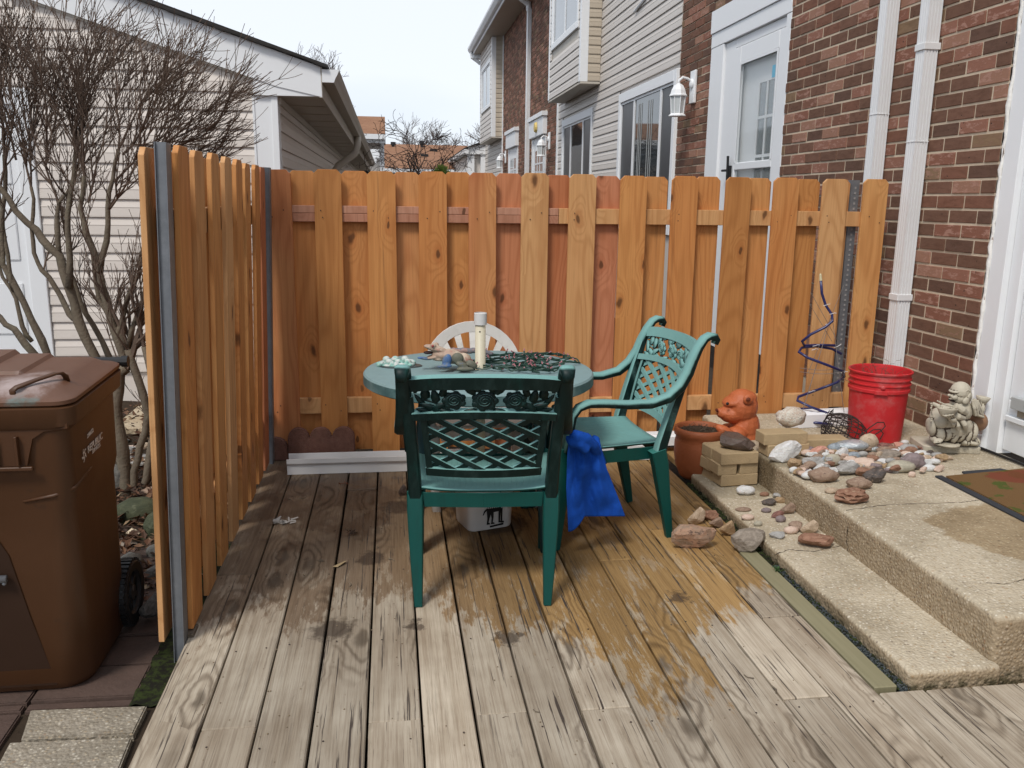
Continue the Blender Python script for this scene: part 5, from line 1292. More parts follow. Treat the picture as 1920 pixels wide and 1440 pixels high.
# local frame: rim centre / base centre given in world; x right, y back
HB = -.048
rimR = [at(146, 812, Y=2.19), at(222, 740, Y=2.66)]
cb = Vector((-1.155, 2.645)); ct = Vector((-1.176, 2.568))
def bsec(z, hx, hy, r, t=None):
    f = (z - HB) / .80 if t is None else t; c = cb.lerp(ct, f); return (hx, hy, r, z, c)
secs = [(.240, .200, .08, HB + .0), (.254, .214, .08, HB + .03), (.266, .214, .07, HB + .25), (.280, .214, .06, HB + .48), (.284, .214, .055, HB + .57), (.296, .217, .045, HB + .62), (.312, .219, .04, HB + .84)]
b = MB(); base = 0; n = 6; m_ = 28
for hx, hy, r, z in secs:
    f = (z - HB) / .80; c = cb.lerp(ct, f)
    for x, y in rrect(hx, hy, r, n): b.v.append((c.x + x, c.y + y, z))
for i in range(len(secs) - 1):
    for j in range(m_): b.f.append((i * m_ + j, i * m_ + (j + 1) % m_, (i + 1) * m_ + (j + 1) % m_, (i + 1) * m_ + j))
b.f.append(tuple(range(m_))[::-1])
b.build('body', M_bin, BT, auto=45)
# recessed front panel with the lifting bar
cf = cb.lerp(ct, .3)
def fr(x, z, d=0):   # point on the front face
    f = (z - HB) / .80; c = cb.lerp(ct, f); k = f * .80
    ys = [s[1] for s in secs]; zs = [s[3] for s in secs]
    hy = secs[0][1]
    for (a, c2) in zip(secs[:-1], secs[1:]):
        if a[3] <= z <= c2[3]: hy = a[1] + (c2[1] - a[1]) * (z - a[3]) / (c2[3] - a[3])
    return Vector((c.x + x, c.y - hy - d, z))
M_binin = simple('bin_recess', (.035, .016, .008), .6, .3)
b = MB()
L1 = [(.165, HB + .02), (.130, HB + .25), (.105, HB + .45), (.085, HB + .50), (.06, HB + .52), (-.28, HB + .525), (-.25, HB + .02)]
q = [fr(x, z, .0035) for x, z in L1]; q2 = [fr(x, z, -.05) for x, z in L1]; b.add(q, [tuple(range(7))])
b.build('front_recess', M_binin, BT)
b = MB(); b.tube([fr(-.26, HB + .385, .020), fr(.095, HB + .385, .020)], .011, 12); b.ell(fr(.088, HB + .372, .022), (.006, .006, .006)); b.build('lift_bar', M_galv, BT, smooth=True)
# rim with reinforced lip
rim = [(.312, .219, .04, .762), (.330, .233, .045, .778), (.334, .237, .045, .828), (.322, .226, .04, .834), (.28, .19, .04, .834)]
CT = ct; TL = .075        # rim rises towards the back
def rimz(y, z): return z + (y + .237) * .044
b = MB()
for hx, hy, r, z in rim:
    for x, y in rrect(hx, hy, r, n): b.v.append((CT.x + x, CT.y + y, rimz(y, z)))
for i in range(len(rim) - 1):
    for j in range(m_): b.f.append((i * m_ + j, i * m_ + (j + 1) % m_, (i + 1) * m_ + (j + 1) % m_, (i + 1) * m_ + j))
b.build('rim', M_bin, BT, auto=40)
# front catch pocket hanging below the rim, with ribs
b = MB(); y0 = CT.y - .237
pk = [(.335, .785), (.335, .772), (.275, .765), (.245, .745), (.232, .70), (.225, .672), (-.4, .665), (-.4, .785)]
b.prism([(CT.x + x - .02, z) for x, z in pk], y0 + .012, y0 + .055, 'Y'); b.build('front_apron', M_bin, BT, auto=30)
for x in (.13, .185): 
    b = MB(); b.box((CT.x + x, y0 - .004, .675), (CT.x + x + .006, y0 + .011, .755), None, .001); b.build('rib', M_bin, BT)
b = MB(); b.box((CT.x - .4, y0 + .0, .660), (CT.x + .222, y0 + .0115, .671), None, .002); b.build('rib', M_bin, BT)
# lid
lidM = Matrix.Translation((CT.x, CT.y, .856)) @ Matrix.Rotation(rad(2.5), 4, 'X')
b = MB(); rloft(b, [(.328, .231, .05, -.012), (.333, .236, .05, -.008), (.333, .236, .05, .002), (.324, .227, .05, .008), (.308, .212, .05, .010), (.280, .186, .05, .030), (.25, .16, .05, .034)], 6, lidM); 
lido = b.build('lid', M_lid, BT, auto=30)
b = MB(); b.box((-.32, -.06, .02), (.15, .19, .043), lidM, .010); b.box((-.32, .02, .03), (.05, .20, .055), lidM, .012); b.build('lid_step', M_lid, lido, auto=30)
b = MB(); b.ribbon([lidM @ Vector(p) for p in ((.18, -.200, .004), (.18, -.203, .026), (.19, -.20, .034), (.225, -.165, .044), (.262, -.125, .052), (.276, -.115, .050), (.282, -.108, .040), (.282, -.10, .02))], .016, .008, n=8); b.build('lid_handle', M_bin, lido, smooth=True)
b = MB(); b.tube([lidM @ Vector((-.3, .245, .0)), lidM @ Vector((.325, .245, .0))], .014, 10); b.tube([lidM @ Vector((.325, .245, .0)), lidM @ Vector((.345, .245, .0))], .018, 10); b.build('hinge_pin', M_black, BT)
# moulded crease on the side
b = MB(); 
def sd(y, z, d=0):
    f = (z - HB) / .80; c = cb.lerp(ct, f); hx = secs[0][0]
    for (a, c2) in zip(secs[:-1], secs[1:]):
        if a[3] <= z <= c2[3]: hx = a[0] + (c2[0] - a[0]) * (z - a[3]) / (c2[3] - a[3])
    return Vector((c.x + hx + d, c.y + y, z))
b.tube([fr(.17, HB + .61, .0), fr(.25, HB + .625, .0), sd(-.19, HB + .635, -.004), sd(-.08, HB + .65, -.002), sd(.0, HB + .66, -.006)], [.004, .006, .008, .006, .002], 8); b.build('moulded_ridge', M_bin, BT, smooth=True)
# wheels
ya = cb.y + .20
for s_ in (1, -1):
    Mw = Matrix.Translation((cb.x + s_ * .252, ya, HB + .112)) @ Matrix.Rotation(rad(90), 4, 'Y') @ Matrix.Scale(.88, 4)
    b = MB(); b.lathe([(.085, -.025), (.115, -.028), (.125, -.018), (.127, 0), (.125, .018), (.115, .028), (.085, .025), (.085, -.025)], 36, Mw)
    for k in range(36):
        a = 2 * math.pi * k / 36; b.box((.119, -.006, -.024), (.131, .006, .024), Mw @ Matrix.Rotation(a, 4, 'Z'))
    wh = b.build('wheel', M_black, BT)
    b = MB(); b.lathe([(.001, -.014), (.03, -.02), (.03, .02), (.001, .02)], 16, Mw); b.lathe([(.078, -.012), (.086, -.022), (.086, .022), (.078, .012)], 28, Mw)
    for k in range(6): b.box((.02, -.010, -.010), (.082, .010, .012), Mw @ Matrix.Rotation(2 * math.pi * k / 6, 4, 'Z'))
    b.build('rim', simple('wheel_hub', (.03, .03, .032), .5, .4), wh)
b = MB(); b.tube([(cb.x - .27, ya, HB + .125), (cb.x + .27, ya, HB + .125)], .01, 8); b.build('axle', M_galv, BT)
# lettering
M_let = simple('white_lettering', (.62, .58, .54), .6, .3, .15, 60)
pl = sd(-.24, .60); pr = sd(.20, .60); pu = sd(-.24, .70)
def text(body, size, along, up, parent, name='lettering', mat=M_let, bold=.0):
    c = bpy.data.curves.new('t', 'FONT'); c.body = body; c.size = size; c.extrude = .0004; c.offset = bold; c.resolution_u = 3
    o = bpy.data.objects.new('t', c); COL.objects.link(o); dg = bpy.context.evaluated_depsgraph_get()
    me = bpy.data.meshes.new_from_object(o.evaluated_get(dg)); bpy.data.objects.remove(o); bpy.data.curves.remove(c)
    x = (along[1] - along[0]).normalized(); y = up.normalized(); nz_ = x.cross(y).normalized(); y = nz_.cross(x)
    M = Matrix(((x.x, y.x, nz_.x, along[0].x), (x.y, y.y, nz_.y, along[0].y), (x.z, y.z, nz_.z, along[0].z), (0, 0, 0, 1)))
    me.transform(M); me.name = name; me.materials.clear(); me.materials.append(mat)
    return link(name, me, parent)
def onside(px, py):      # pixel -> point on the side face (iterate plane X)
    X = -.85
    for _ in range(12): p = at(px, py, X=X); f = (p.z - HB) / .80; X = sd(p.y - cb.lerp(ct, f).y, min(max(p.z, HB + .01), HB + .77)).x + .003
    return p
a0 = onside(165, 850); a1 = onside(196, 818); uu = onside(165, 826) - onside(165, 850)
def ts(p, q, upx): return [p, q], upx
d_ = (a1 - a0); L_ = d_.length
text('REPUBLIC', L_ / 4.9, [a0, a1], uu, BT, bold=.0002)
a0 = onside(174, 850); a0 = onside(173, 851) ; a1 = onside(192, 833); 
text('SERVICES', (a1 - a0).length / 5.1, [a0, a1], uu, BT)
a0 = onside(164, 822); a1 = onside(178, 806); text('298652', (a1 - a0).length / 3.7, [a0, a1], uu, BT)
b = MB(); c0 = onside(158, 853); X_ = (onside(170, 842) - onside(158, 853)).normalized(); Y_ = uu.normalized()
for k in range(5):
    a = 2 * math.pi * k / 5 + .5; cc = c0 + X_ * math.cos(a) * .012 + Y_ * math.sin(a) * .014
    for (r0, r1) in ((.0045, .0085),):
        b.add([cc + X_ * math.cos(t) * r + Y_ * math.sin(t) * r for r in (r0, r1) for t in [a + 2.6 + 4.2 * j / 10 - 2.1 for j in range(11)]], [(j, j + 1, j + 12, j + 11) for j in range(10)])
b.build('star_logo', M_let, BT)

# ================================================================ things by the fence
def zt_plane(px, py, z): return at(px, py, Z=z)
# red scalloped edgers
M_red = simple('red_concrete', (.19, .098, .075), .95, .1, .4, 40, bump=1, bs=160, dirt=((.20, .13, .10), .4))
def scallop(name, label, xs, y, z0, zt):
    b = MB(); pts = []
    n_ = len(xs) - 1
    pts = [(xs[0], z0)]
    for a, c in zip(xs[:-1], xs[1:]):
        for k in range(9): t = math.pi * k / 8; pts.append(((a + c) / 2 - (c - a) / 2 * math.cos(t) * .98, zt - .056 + .056 * math.sin(t)))
    pts.append((xs[-1], z0)); b.prism(pts[::-1], y, y + .045, 'Y')
    bm = bmesh.new(); me = b.mesh(name); bm.from_mesh(me); bmesh.ops.bevel(bm, geom=[e for e in bm.edges if len(e.link_faces) == 2 and e.calc_face_angle(0) > .9], offset=.006, segments=2, affect='EDGES'); bm.to_mesh(me); bm.free(); me.materials.append(M_red)
    return tag(link(name, me), label, 'edging')
pe = [at(x, 850, Y=4.525).x for x in (495, 539)]
scallop('scalloped_edger', 'single red scalloped concrete edger in the left corner of the deck', [pe[0], pe[1]], 4.525, .0, at(515, 822, Y=4.525).z)
pe = [at(x, 850, Y=4.535).x for x in (540, 581, 623, 666)]
scallop('scalloped_edger', 'longer red scalloped edger with three rounded tops behind the white gutter piece', pe, 4.535, .0, at(600, 803, Y=4.535).z)
# lengths of white gutter lying along the fence foot
def gutterlen(label, x0, x1, y, z, mat=M_whitedirty, h=.082, rz=0):
    t = thing('gutter_length', label, 'gutter', ((x0 + x1) / 2, y, z), rz); hl = (x1 - x0) / 2
    b = MB(); b.prism([(.0, .0), (.0, h * .55), (-.014, h * .72), (-.016, h), (-.011, h), (-.009, h * .74), (.005, h * .56), (.005, .005), (.09, .005), (.09, h), (.094, h), (.094, 0)], -hl, hl, 'X'); b.build('trough', mat, t, world=False)
    return t
pa = at(538, 884, Y=4.26); pb_ = at(766, 874, Y=4.26); 
gutterlen('dull white gutter length lying on the deck left of the dark green chair', at(538, 870, Y=4.27).x, .35, 4.27, .002, h=.085)
gutterlen('clean white gutter length lying between the teal chair and the orange planter', .95, at(1240, 845, Y=4.33).x + .03, 4.34, .002, M_white, .085)
b = MB(); b.prism([(0, 0), (0, .05), (.012, .062), (.03, .062), (.03, .05), (.06, .05), (.06, .062), (.085, .062), (.085, 0)], -.75, .42, 'X'); wo = b.build('gutter_cover', M_white); wo.location = (at(1250, 815, Y=4.46).x, 4.47, .04); tag(wo, 'ribbed white metal strip lying against the fence behind the orange planter', 'metal strip')
b = MB(); zc = LZ + .05
t = thing('downspout_elbow', 'white ribbed downspout outlet lying on the landing behind the wire basket', 'downspout', (2.3, 4.3, LZ))
b.prism([(0, 0), (0, .07), (.02, .078), (.025, .072), (.04, .078), (.045, .072), (.06, .078), (.10, .078), (.10, 0)], 0, .55, 'X', Matrix.Translation((2.12, 4.22, LZ + .002)) @ Matrix.Rotation(rad(4), 4, 'Z')); b.build('outlet', M_white, t)
b = MB(); b.ribbon([(2.62, 4.27, LZ + .05), (2.74, 4.32, LZ + .07), (2.84, 4.42, LZ + .12), (2.852, 4.465, .34)], .075, .08, sq=.35); b.build('elbow', M_white, t, smooth=True)

# ================================================================ orange planter shaped as a bear holding a pot
M_terra = patch_mat('terracotta', (.42, .120, .045), [((.30, .075, .03), 9, .45, .65, .6)], rough=.55, crev=None)
M_terraf = simple('carved_terracotta', (.47, .125, .045), .5, .35, .15, 9, bump=.8, bs=90)
bp = thing('bear_planter', 'orange terracotta bear planter hugging a round pot of dark soil', 'planter', (1.6, 4.1, 0))
pc = at(1311, 880, Y=4.02); PX, PY = pc.x, 4.04
b = MB(); b.lathe([(.001, 0), (.082, .0), (.095, .012), (.118, .07), (.127, .13), (.126, .19), (.120, .215), (.130, .228), (.133, .245), (.130, .262), (.120, .266), (.112, .258), (.108, .23)], 40, Matrix.Translation((PX, PY, 0))); b.build('pot', simple('brown_terracotta', (.30, .088, .034), .55, .3, .2, 9, bump=.5, bs=90), bp, smooth=True)
b = MB(); b.grid(lambda u, v: (PX + .112 * (v) * math.cos(2 * math.pi * u), PY + .112 * v * math.sin(2 * math.pi * u), .242 + .006 * noise.noise(Vector((u * 9, v * 5, 0)))), 24, 5); b.build('potting_soil', M_soil, bp)
b = MB()
for k in range(90):
    a = R.uniform(0, 6.28); r_ = .105 * R.random() ** .5; p = Vector((PX + r_ * math.cos(a), PY + r_ * math.sin(a), .244)); d = Vector((R.uniform(-1, 1), R.uniform(-1, 1), R.uniform(.0, .7))).normalized() * R.uniform(.01, .04); b.tube([p, p + d], .0012, 3)
o = b.build('dry_stems', simple('dry_stem', (.10, .075, .055), .9, .1, .6, 40), bp); o['kind'] = 'stuff'
YM = 4.10
def em(b, px, py, rx, rz, ry=None, dy=0, tilt=0): el(b, px, py, rx, rz, ry, Y=YM, dy=dy, tilt=tilt)
b = MB()
em(b, 1397, 835, 29, 52, 30, tilt=-3); em(b, 1396, 800, 28, 36, 28); em(b, 1390, 762, 31, 34, 30); em(b, 1372, 775, 24, 18, 24, tilt=-6); em(b, 1358, 774, 15, 11, 16, tilt=-10); em(b, 1351, 771, 8, 6, 8); em(b, 1374, 752, 20, 10, 24, tilt=-18); em(b, 1397, 745, 22, 14, 24)
em(b, 1362, 812, 26, 11, 14, dy=-.10, tilt=35); em(b, 1345, 822, 20, 9, 12, dy=-.13, tilt=8); em(b, 1380, 815, 20, 16, 18, dy=-.06); em(b, 1370, 805, 24, 12, 16, dy=.08); em(b, 1398, 878, 26, 16, 26)
b.build('bear', M_terraf, bp, rm=.0045)
b = MB(); em(b, 1403, 749, 11, 10, 4.5, dy=-.082); b.build('ear', M_terraf, bp, rm=.004)
b = MB(); em(b, 1403, 749, 4.5, 4, 2, dy=-.096); b.build('ear_hollow', simple('dark_terracotta', (.16, .04, .018), .7), bp)
b = MB(); em(b, 1364, 757, 3, 3, 2, dy=-.066); b.build('eye', M_black, bp)
b = MB(); em(b, 1344, 769, 2.6, 3.2, 5, dy=-.01); b.build('nose', simple('brown_nose', (.10, .02, .012), .4), bp)

# ================================================================ paver brick stacks
M_tan = simple('tan_paver_brick', (.42, .31, .18), .9, .15, .22, 14, bump=.6, bs=150, dirt=((.17, .13, .08), .5))
def pbrick(label, c, rz, z, l=.195, w_=.098, h=.058, grp=None):
    b = MB(); b.box((-l / 2, -w_ / 2, 0), (l / 2, w_ / 2, h), None, .004); o = b.build('paver_brick', M_tan); o.location = (c[0], c[1], z); o.rotation_euler = (0, 0, rz)
    return tag(o, label, 'brick', grp)
cA = at(1352, 915, Z=.046); rzA = rad(6)
def SA(x, y): return (cA.x + x * math.cos(rzA) - y * math.sin(rzA), cA.y + x * math.sin(rzA) + y * math.cos(rzA))
h = .0555; z = .048
pbrick('tan brick at the bottom front of the stack beside the bear planter', SA(.100, .055), rzA, z)
pbrick('tan brick at the bottom left of the stack beside the bear planter', SA(.055, .165), rzA + rad(93), z - .02)
pbrick('short looking tan brick end, second course left of the front stack', SA(.036, .105), rzA + rad(88), z + h)
pbrick('short looking tan brick end, second course right of the front stack', SA(.146, .105), rzA + rad(91), z + h)
pbrick('tan brick with its end showing, second course on the outer left of the front stack', SA(.035, .20), rzA + rad(92), z + h - .01)
pbrick('long tan brick on top at the front of the stack under the mossy stone', SA(.090, .045), rzA + rad(-1), z + 2 * h)
pbrick('tan brick behind the top front one, beside the mossy stone', SA(.085, .152), rzA + rad(2), z + 2 * h)
pbrick('highest tan brick at the back left corner of the front stack', SA(.045, .22), rzA + rad(91), z + 2 * h + .002)
cB = at(1436, 862, Z=LZ)
pbrick('lower tan brick of the small stack on the landing behind the white quartz', (cB.x + .13, cB.y + .09), rad(4), LZ + .001, l=.22)
pbrick('upper tan brick of the small stack on the landing, under the granite lump', (cB.x + .115, cB.y + .095), rad(2), LZ + .001 + h, l=.225)
pbrick('flat tan brick lying behind the terracotta shard on the landing', (cB.x + .36, cB.y + .16), rad(-3), LZ + .001, l=.24)

# ================================================================ stones
def stone_shape(kind, seed):
    rr = random.Random(seed); bm = bmesh.new(); bmesh.ops.create_icosphere(bm, subdivisions=3 if kind != 'pebble' else 2, radius=1)
    if kind == 'chunk':
        pl = [(Vector((rr.gauss(0, 1), rr.gauss(0, 1), rr.gauss(0, 1))).normalized(), rr.uniform(.55, .92)) for _ in range(9)]
        for v in bm.verts:
            d = v.co.normalized(); r = 1.15
            for n_, hh in pl:
                k = d.dot(n_)
                if k > .05: r = min(r, hh / k)
            v.co = d * r * (1 + .08 * noise.noise(d * 4 + Vector((seed, 0, 0))) + .06 * noise.noise(d * 11 + Vector((seed, 3, 0))))
    elif kind == 'rough':
        for v in bm.verts: d = v.co.normalized(); v.co = d * (1 + .22 * noise.noise(d * 2 + Vector((seed, 0, 0))) + .12 * noise.noise(d * 6 + Vector((0, seed, 0))))
    elif kind == 'lava':
        for v in bm.verts:
            d = v.co.normalized(); c = noise.noise(d * 3.4 + Vector((seed, 2, 0))); v.co = d * (.95 + .15 * noise.noise(d * 2 + Vector((seed, 0, 0))) - (.34 if c > .22 else 0) * min(1, (c - .22) * 6 if c > .22 else 0))
    else:
        for v in bm.verts: d = v.co.normalized(); v.co = d * (1 + .10 * noise.noise(d * 1.4 + Vector((seed, 0, 0))))
    xs = [v.co for v in bm.verts]
    lo = Vector((min(v.x for v in xs), min(v.y for v in xs), min(v.z for v in xs))); hi = Vector((max(v.x for v in xs), max(v.y for v in xs), max(v.z for v in xs)))
    for v in bm.verts: v.co = Vector(((v.co.x - lo.x) / (hi.x - lo.x) - .5, (v.co.y - lo.y) / (hi.y - lo.y) - .5, (v.co.z - lo.z) / (hi.z - lo.z)))
    me = bpy.data.meshes.new('stone'); bm.to_mesh(me); bm.free()
    if kind in ('pebble', 'rough'): me.polygons.foreach_set('use_smooth', [True] * len(me.polygons))
    return me
def stonemat(name, a, b_, sp=None, rough=.75, spec=.3, sc_=9, metal=0):
    g = G(name, rough, spec, metal); o = g.obj(); o2 = g.vec('ADD', o, g.comb(g.math('MULTIPLY', g.n('ShaderNodeObjectInfo').outputs['Random'], 30), 0, 0))
    n1 = g.noise(o2, sc_ * .35, 5, .65, 1.0); c = g.mix(g.step(n1, .35, .65), a, b_); c = g.mix(g.math('MULTIPLY', g.step(g.noise(o2, sc_ * 1.6, 5, .75), .5, .72), .45), c, g.mix(1, c, (.5, .46, .44), 'MULTIPLY'))
    if sp: c = g.mix(g.math('MULTIPLY', g.step(g.noise(o2, sc_ * .8, 5, .7), .56, .66), .8), c, sp)
    hs = g.n('ShaderNodeHueSaturation', Color=c); hs.inputs['Saturation'].default_value = .80; hs.inputs['Value'].default_value = .86; c = hs.outputs[0]
    g.bump(g.noise(o2, sc_ * .8, 6, .75), .55, .012)
    return g.done(c)
SM = {
 'quartz': stonemat('quartz', (0.82, 0.806, 0.754), (0.82, 0.82, 0.82), (0.78, 0.546, 0.468), .5), 'granite': stonemat('granite', (0.82, 0.78, 0.65), (0.65, 0.468, 0.338), (0.156, 0.13, 0.117), .8, sc_=18),
 'terra': stonemat('terra_shard', (0.676, 0.234, 0.13), (0.754, 0.312, 0.195)), 'brown': stonemat('brown_stone', (0.325, 0.189, 0.111), (0.442, 0.286, 0.182), (0.156, 0.091, 0.065)), 'rust': stonemat('rust_stone', (0.286, 0.111, 0.0455), (0.39, 0.169, 0.078), (0.546, 0.338, 0.182)),
 'tan': stonemat('tan_stone', (0.546, 0.377, 0.221), (0.676, 0.494, 0.312), (0.364, 0.208, 0.117)), 'peach': stonemat('peach_stone', (0.754, 0.494, 0.351), (0.806, 0.585, 0.442)), 'grey': stonemat('grey_stone', (0.39, 0.377, 0.351), (0.546, 0.52, 0.481), (0.234, 0.221, 0.208)),
 'bluegrey': stonemat('blue_grey_stone', (0.208, 0.26, 0.299), (0.39, 0.468, 0.533), None, .35, .6), 'mauve': stonemat('mauve_stone', (0.247, 0.182, 0.182), (0.351, 0.26, 0.26)), 'olive': stonemat('olive_stone', (0.442, 0.403, 0.286), (0.572, 0.507, 0.364)),
 'redbrown': stonemat('red_brown_stone', (0.325, 0.117, 0.078), (0.221, 0.078, 0.0585), (0.546, 0.26, 0.182)), 'dark': stonemat('dark_stone', (0.065, 0.052, 0.0455), (0.13, 0.091, 0.0715), (0.312, 0.195, 0.117), .5, .5), 'white': stonemat('white_pebble', (0.82, 0.82, 0.754), (0.82, 0.82, 0.82)),
 'wood': stonemat('driftwood', (0.26, 0.208, 0.156), (0.416, 0.338, 0.26)), 'shell': stonemat('pewter_shell', (0.546, 0.624, 0.676), (0.78, 0.82, 0.82), (0.286, 0.338, 0.377), .25, .8, metal=.5), 'yellow': stonemat('ochre_stone', (.42, .24, .09), (.55, .36, .16), (.28, .13, .06)),
 'multi': stonemat('banded_rock', (.36, .24, .15), (.52, .26, .13), (.07, .05, .045), .7, .3, 7),
 'moss': stonemat('mossy_stone', (.075, .085, .035), (.045, .055, .022), (.13, .14, .07)), 'slate': stonemat('slate_rock', (.12, .115, .10), (.19, .175, .15), (.07, .075, .04)), 'dkwet': stonemat('dark_wet_brick', (.09, .05, .035), (.14, .085, .06), (.07, .075, .03), .4, .5), 'logs': stonemat('grey_log', (.20, .185, .165), (.10, .09, .08))}
SHP = {}
def stone(x0, y0, x1, y1, mat, kind, z, label, cat='stone', grp=None, seed=None, dep=None, yaw=None, name='stone'):
    px = (x0 + x1) / 2; p = at(px, y1 - (y1 - y0) * .18, Z=z); s_ = mpp(p)
    key = (kind, (seed if seed is not None else int(x0 + y0)) % 9, mat)
    if key not in SHP: me = stone_shape(kind, key[1] + 1); me.materials.append(SM[mat]); SHP[key] = me
    wd = (x1 - x0) * s_ * 1.1; ht = max(.006, (y1 - y0) * s_ * 1.14)
    if dep is None: dep = wd * .62
    ht = max(ht - dep * .27, ht * .55)
    o = link(name, SHP[key]); o.scale = (wd, dep, ht); o.location = (p.x, p.y + dep * .1, z - .003); o.rotation_euler = (0, 0, R.uniform(-.15, .15) if yaw is None else yaw)
    return tag(o, label, cat, grp)
LS = [
 (1440, 827, 1502, 872, 'quartz', 'chunk', 'large pinkish white quartz lump at the left corner of the landing'),
 (1500, 836, 1530, 856, 'mauve', 'pebble', 'flat mauve pebble between the quartz lump and the terracotta shard'),
 (1512, 836, 1553, 864, 'terra', 'chunk', 'orange terracotta shard right of the white quartz lump'),
 (1552, 830, 1582, 852, 'bluegrey', 'pebble', 'small blue grey stone left of the silvery shell'),
 (1570, 821, 1630, 849, 'shell', 'pebble', 'large silvery blue shell lying on top of the stone heap'),
 (1612, 815, 1645, 848, 'tan', 'pebble', 'round cream shell standing behind the silvery shell'),
 (1624, 834, 1647, 850, 'shell', 'pebble', 'small silvery shell at the right end of the big one'),
 (1562, 840, 1590, 866, 'quartz', 'chunk', 'cloudy grey white crystal below the silvery shell'),
 (1586, 846, 1616, 863, 'bluegrey', 'pebble', 'flat pale blue shell right of the cloudy crystal'),
 (1526, 856, 1551, 874, 'bluegrey', 'chunk', 'dark blue grey stone below the terracotta shard'),
 (1546, 852, 1576, 878, 'olive', 'pebble', 'round olive grey cobble in the middle of the heap'),
 (1504, 856, 1542, 886, 'grey', 'chunk', 'pale grey angular stone below the terracotta shard'),
 (1530, 868, 1558, 884, 'grey', 'chunk', 'low grey stone wedged between the pale grey and the brown rock'),
 (1478, 860, 1506, 884, 'yellow', 'chunk', 'ochre orange stone just right of the quartz lump'),
 (1480, 875, 1496, 890, 'white', 'pebble', 'small round white pebble below the ochre stone'),
 (1494, 876, 1518, 892, 'mauve', 'pebble', 'dark mauve flat pebble at the front edge of the heap'),
 (1518, 876, 1572, 910, 'brown', 'rough', 'big round brown rock at the front edge of the landing'),
 (1560, 864, 1612, 896, 'grey', 'chunk', 'grey and brown layered rock behind the big round brown rock'),
 (1588, 862, 1604, 876, 'white', 'pebble', 'small white pebble on top of the layered rock'),
 (1600, 858, 1642, 882, 'peach', 'chunk', 'flat peach coloured slab in the middle of the heap'),
 (1606, 876, 1636, 898, 'rust', 'chunk', 'rusty pointed stone between the layered rock and the dark agate'),
 (1621, 878, 1662, 911, 'dark', 'chunk', 'dark brown agate with a black broken face'),
 (1590, 894, 1634, 922, 'brown', 'rough', 'knobbly brown stone behind the porous lava rock'),
 (1566, 914, 1628, 949, 'rust', 'lava', 'porous red brown lava rock lying alone in front'),
 (1547, 913, 1573, 927, 'tan', 'rough', 'small tan ring shaped stone left of the lava rock'),
 (1645, 841, 1692, 864, 'wood', 'rough', 'brown knotted driftwood chunk on the heap'),
 (1612, 852, 1690, 867, 'wood', 'rough', 'long flat grey driftwood sliver across the heap'),
 (1666, 862, 1714, 890, 'olive', 'pebble', 'egg shaped beige cobble at the right of the heap'),
 (1690, 851, 1734, 886, 'mauve', 'rough', 'big mauve grey stone behind the egg shaped cobble'),
 (1730, 870, 1754, 886, 'white', 'pebble', 'off white pebble at the far right front of the heap'),
 (1703, 884, 1717, 897, 'peach', 'pebble', 'small pink pebble in front of the egg shaped cobble'),
 (1687, 832, 1720, 854, 'grey', 'pebble', 'smooth grey cobble in front of the red bucket'),
 (1671, 838, 1690, 853, 'white', 'pebble', 'cream pebble left of the smooth grey cobble'),
 (1677, 829, 1697, 842, 'terra', 'chunk', 'orange red chip against the red bucket'),
 (1715, 843, 1740, 858, 'white', 'pebble', 'white oval pebble right of the smooth grey cobble'),
 (1716, 834, 1744, 848, 'redbrown', 'chunk', 'red brown slab right behind the white oval pebble'),
 (1736, 844, 1751, 859, 'dark', 'pebble', 'dark brown pebble beside the white oval pebble'),
 (1747, 847, 1767, 861, 'grey', 'pebble', 'grey flat pebble below the statue base'),
 (1725, 855, 1739, 867, 'peach', 'pebble', 'peach pebble below the white oval one'),
 (1737, 858, 1753, 868, 'white', 'pebble', 'small cream pebble beside the peach pebble'),
 (1749, 856, 1768, 867, 'slate', 'pebble', 'thin dark pebble near the bark shard'),
 (1762, 852, 1788, 864, 'tan', 'chunk', 'pale bark shard at the right end of the heap'),
 (1632, 868, 1654, 884, 'mauve', 'chunk', 'pinkish grey stone between the peach slab and the ochre chip'),
 (1652, 868, 1670, 882, 'yellow', 'pebble', 'small orange pebble left of the egg shaped cobble'),
 (1659, 877, 1676, 889, 'mauve', 'chunk', 'small purple pebble below the orange one'),
 (1643, 829, 1674, 846, 'redbrown', 'lava', 'dark red cinder stones beside the bucket base'),
 (1634, 861, 1650, 872, 'grey', 'chunk', 'small grey chip behind the pinkish stone'),
 (1690, 824, 1704, 834, 'quartz', 'pebble', 'pale pebble touching the bucket base'),
]
for x0, y0, x1, y1, mt, kd, lb in LS: stone(x0, y0, x1, y1, mt, kd, LZ + (.012 if 'on top' in lb or 'behind the silvery' in lb else 0), lb)
rr = random.Random(3)
for k in range(120):       # small pebbles filling the heap
    px = rr.uniform(1485, 1755); py = rr.uniform(842, 886) - (px - 1500) * .05; s_ = rr.uniform(11, 24)
    cm_ = rr.choice(['grey', 'white', 'tan', 'peach', 'peach', 'brown', 'brown', 'yellow', 'quartz', 'rust']); nm_ = {'yellow': 'ochre', 'quartz': 'glassy white', 'rust': 'rusty red'}.get(cm_, cm_)
    stone(px, py, px + s_, py + s_ * .7, cm_, rr.choice(['chunk', 'chunk', 'pebble']), LZ + rr.uniform(0, .016), f'little {nm_} pebble lying loose between the larger stones of the landing heap', 'pebble', f'little {nm_} pebbles in the landing heap', name='pebble', seed=k)
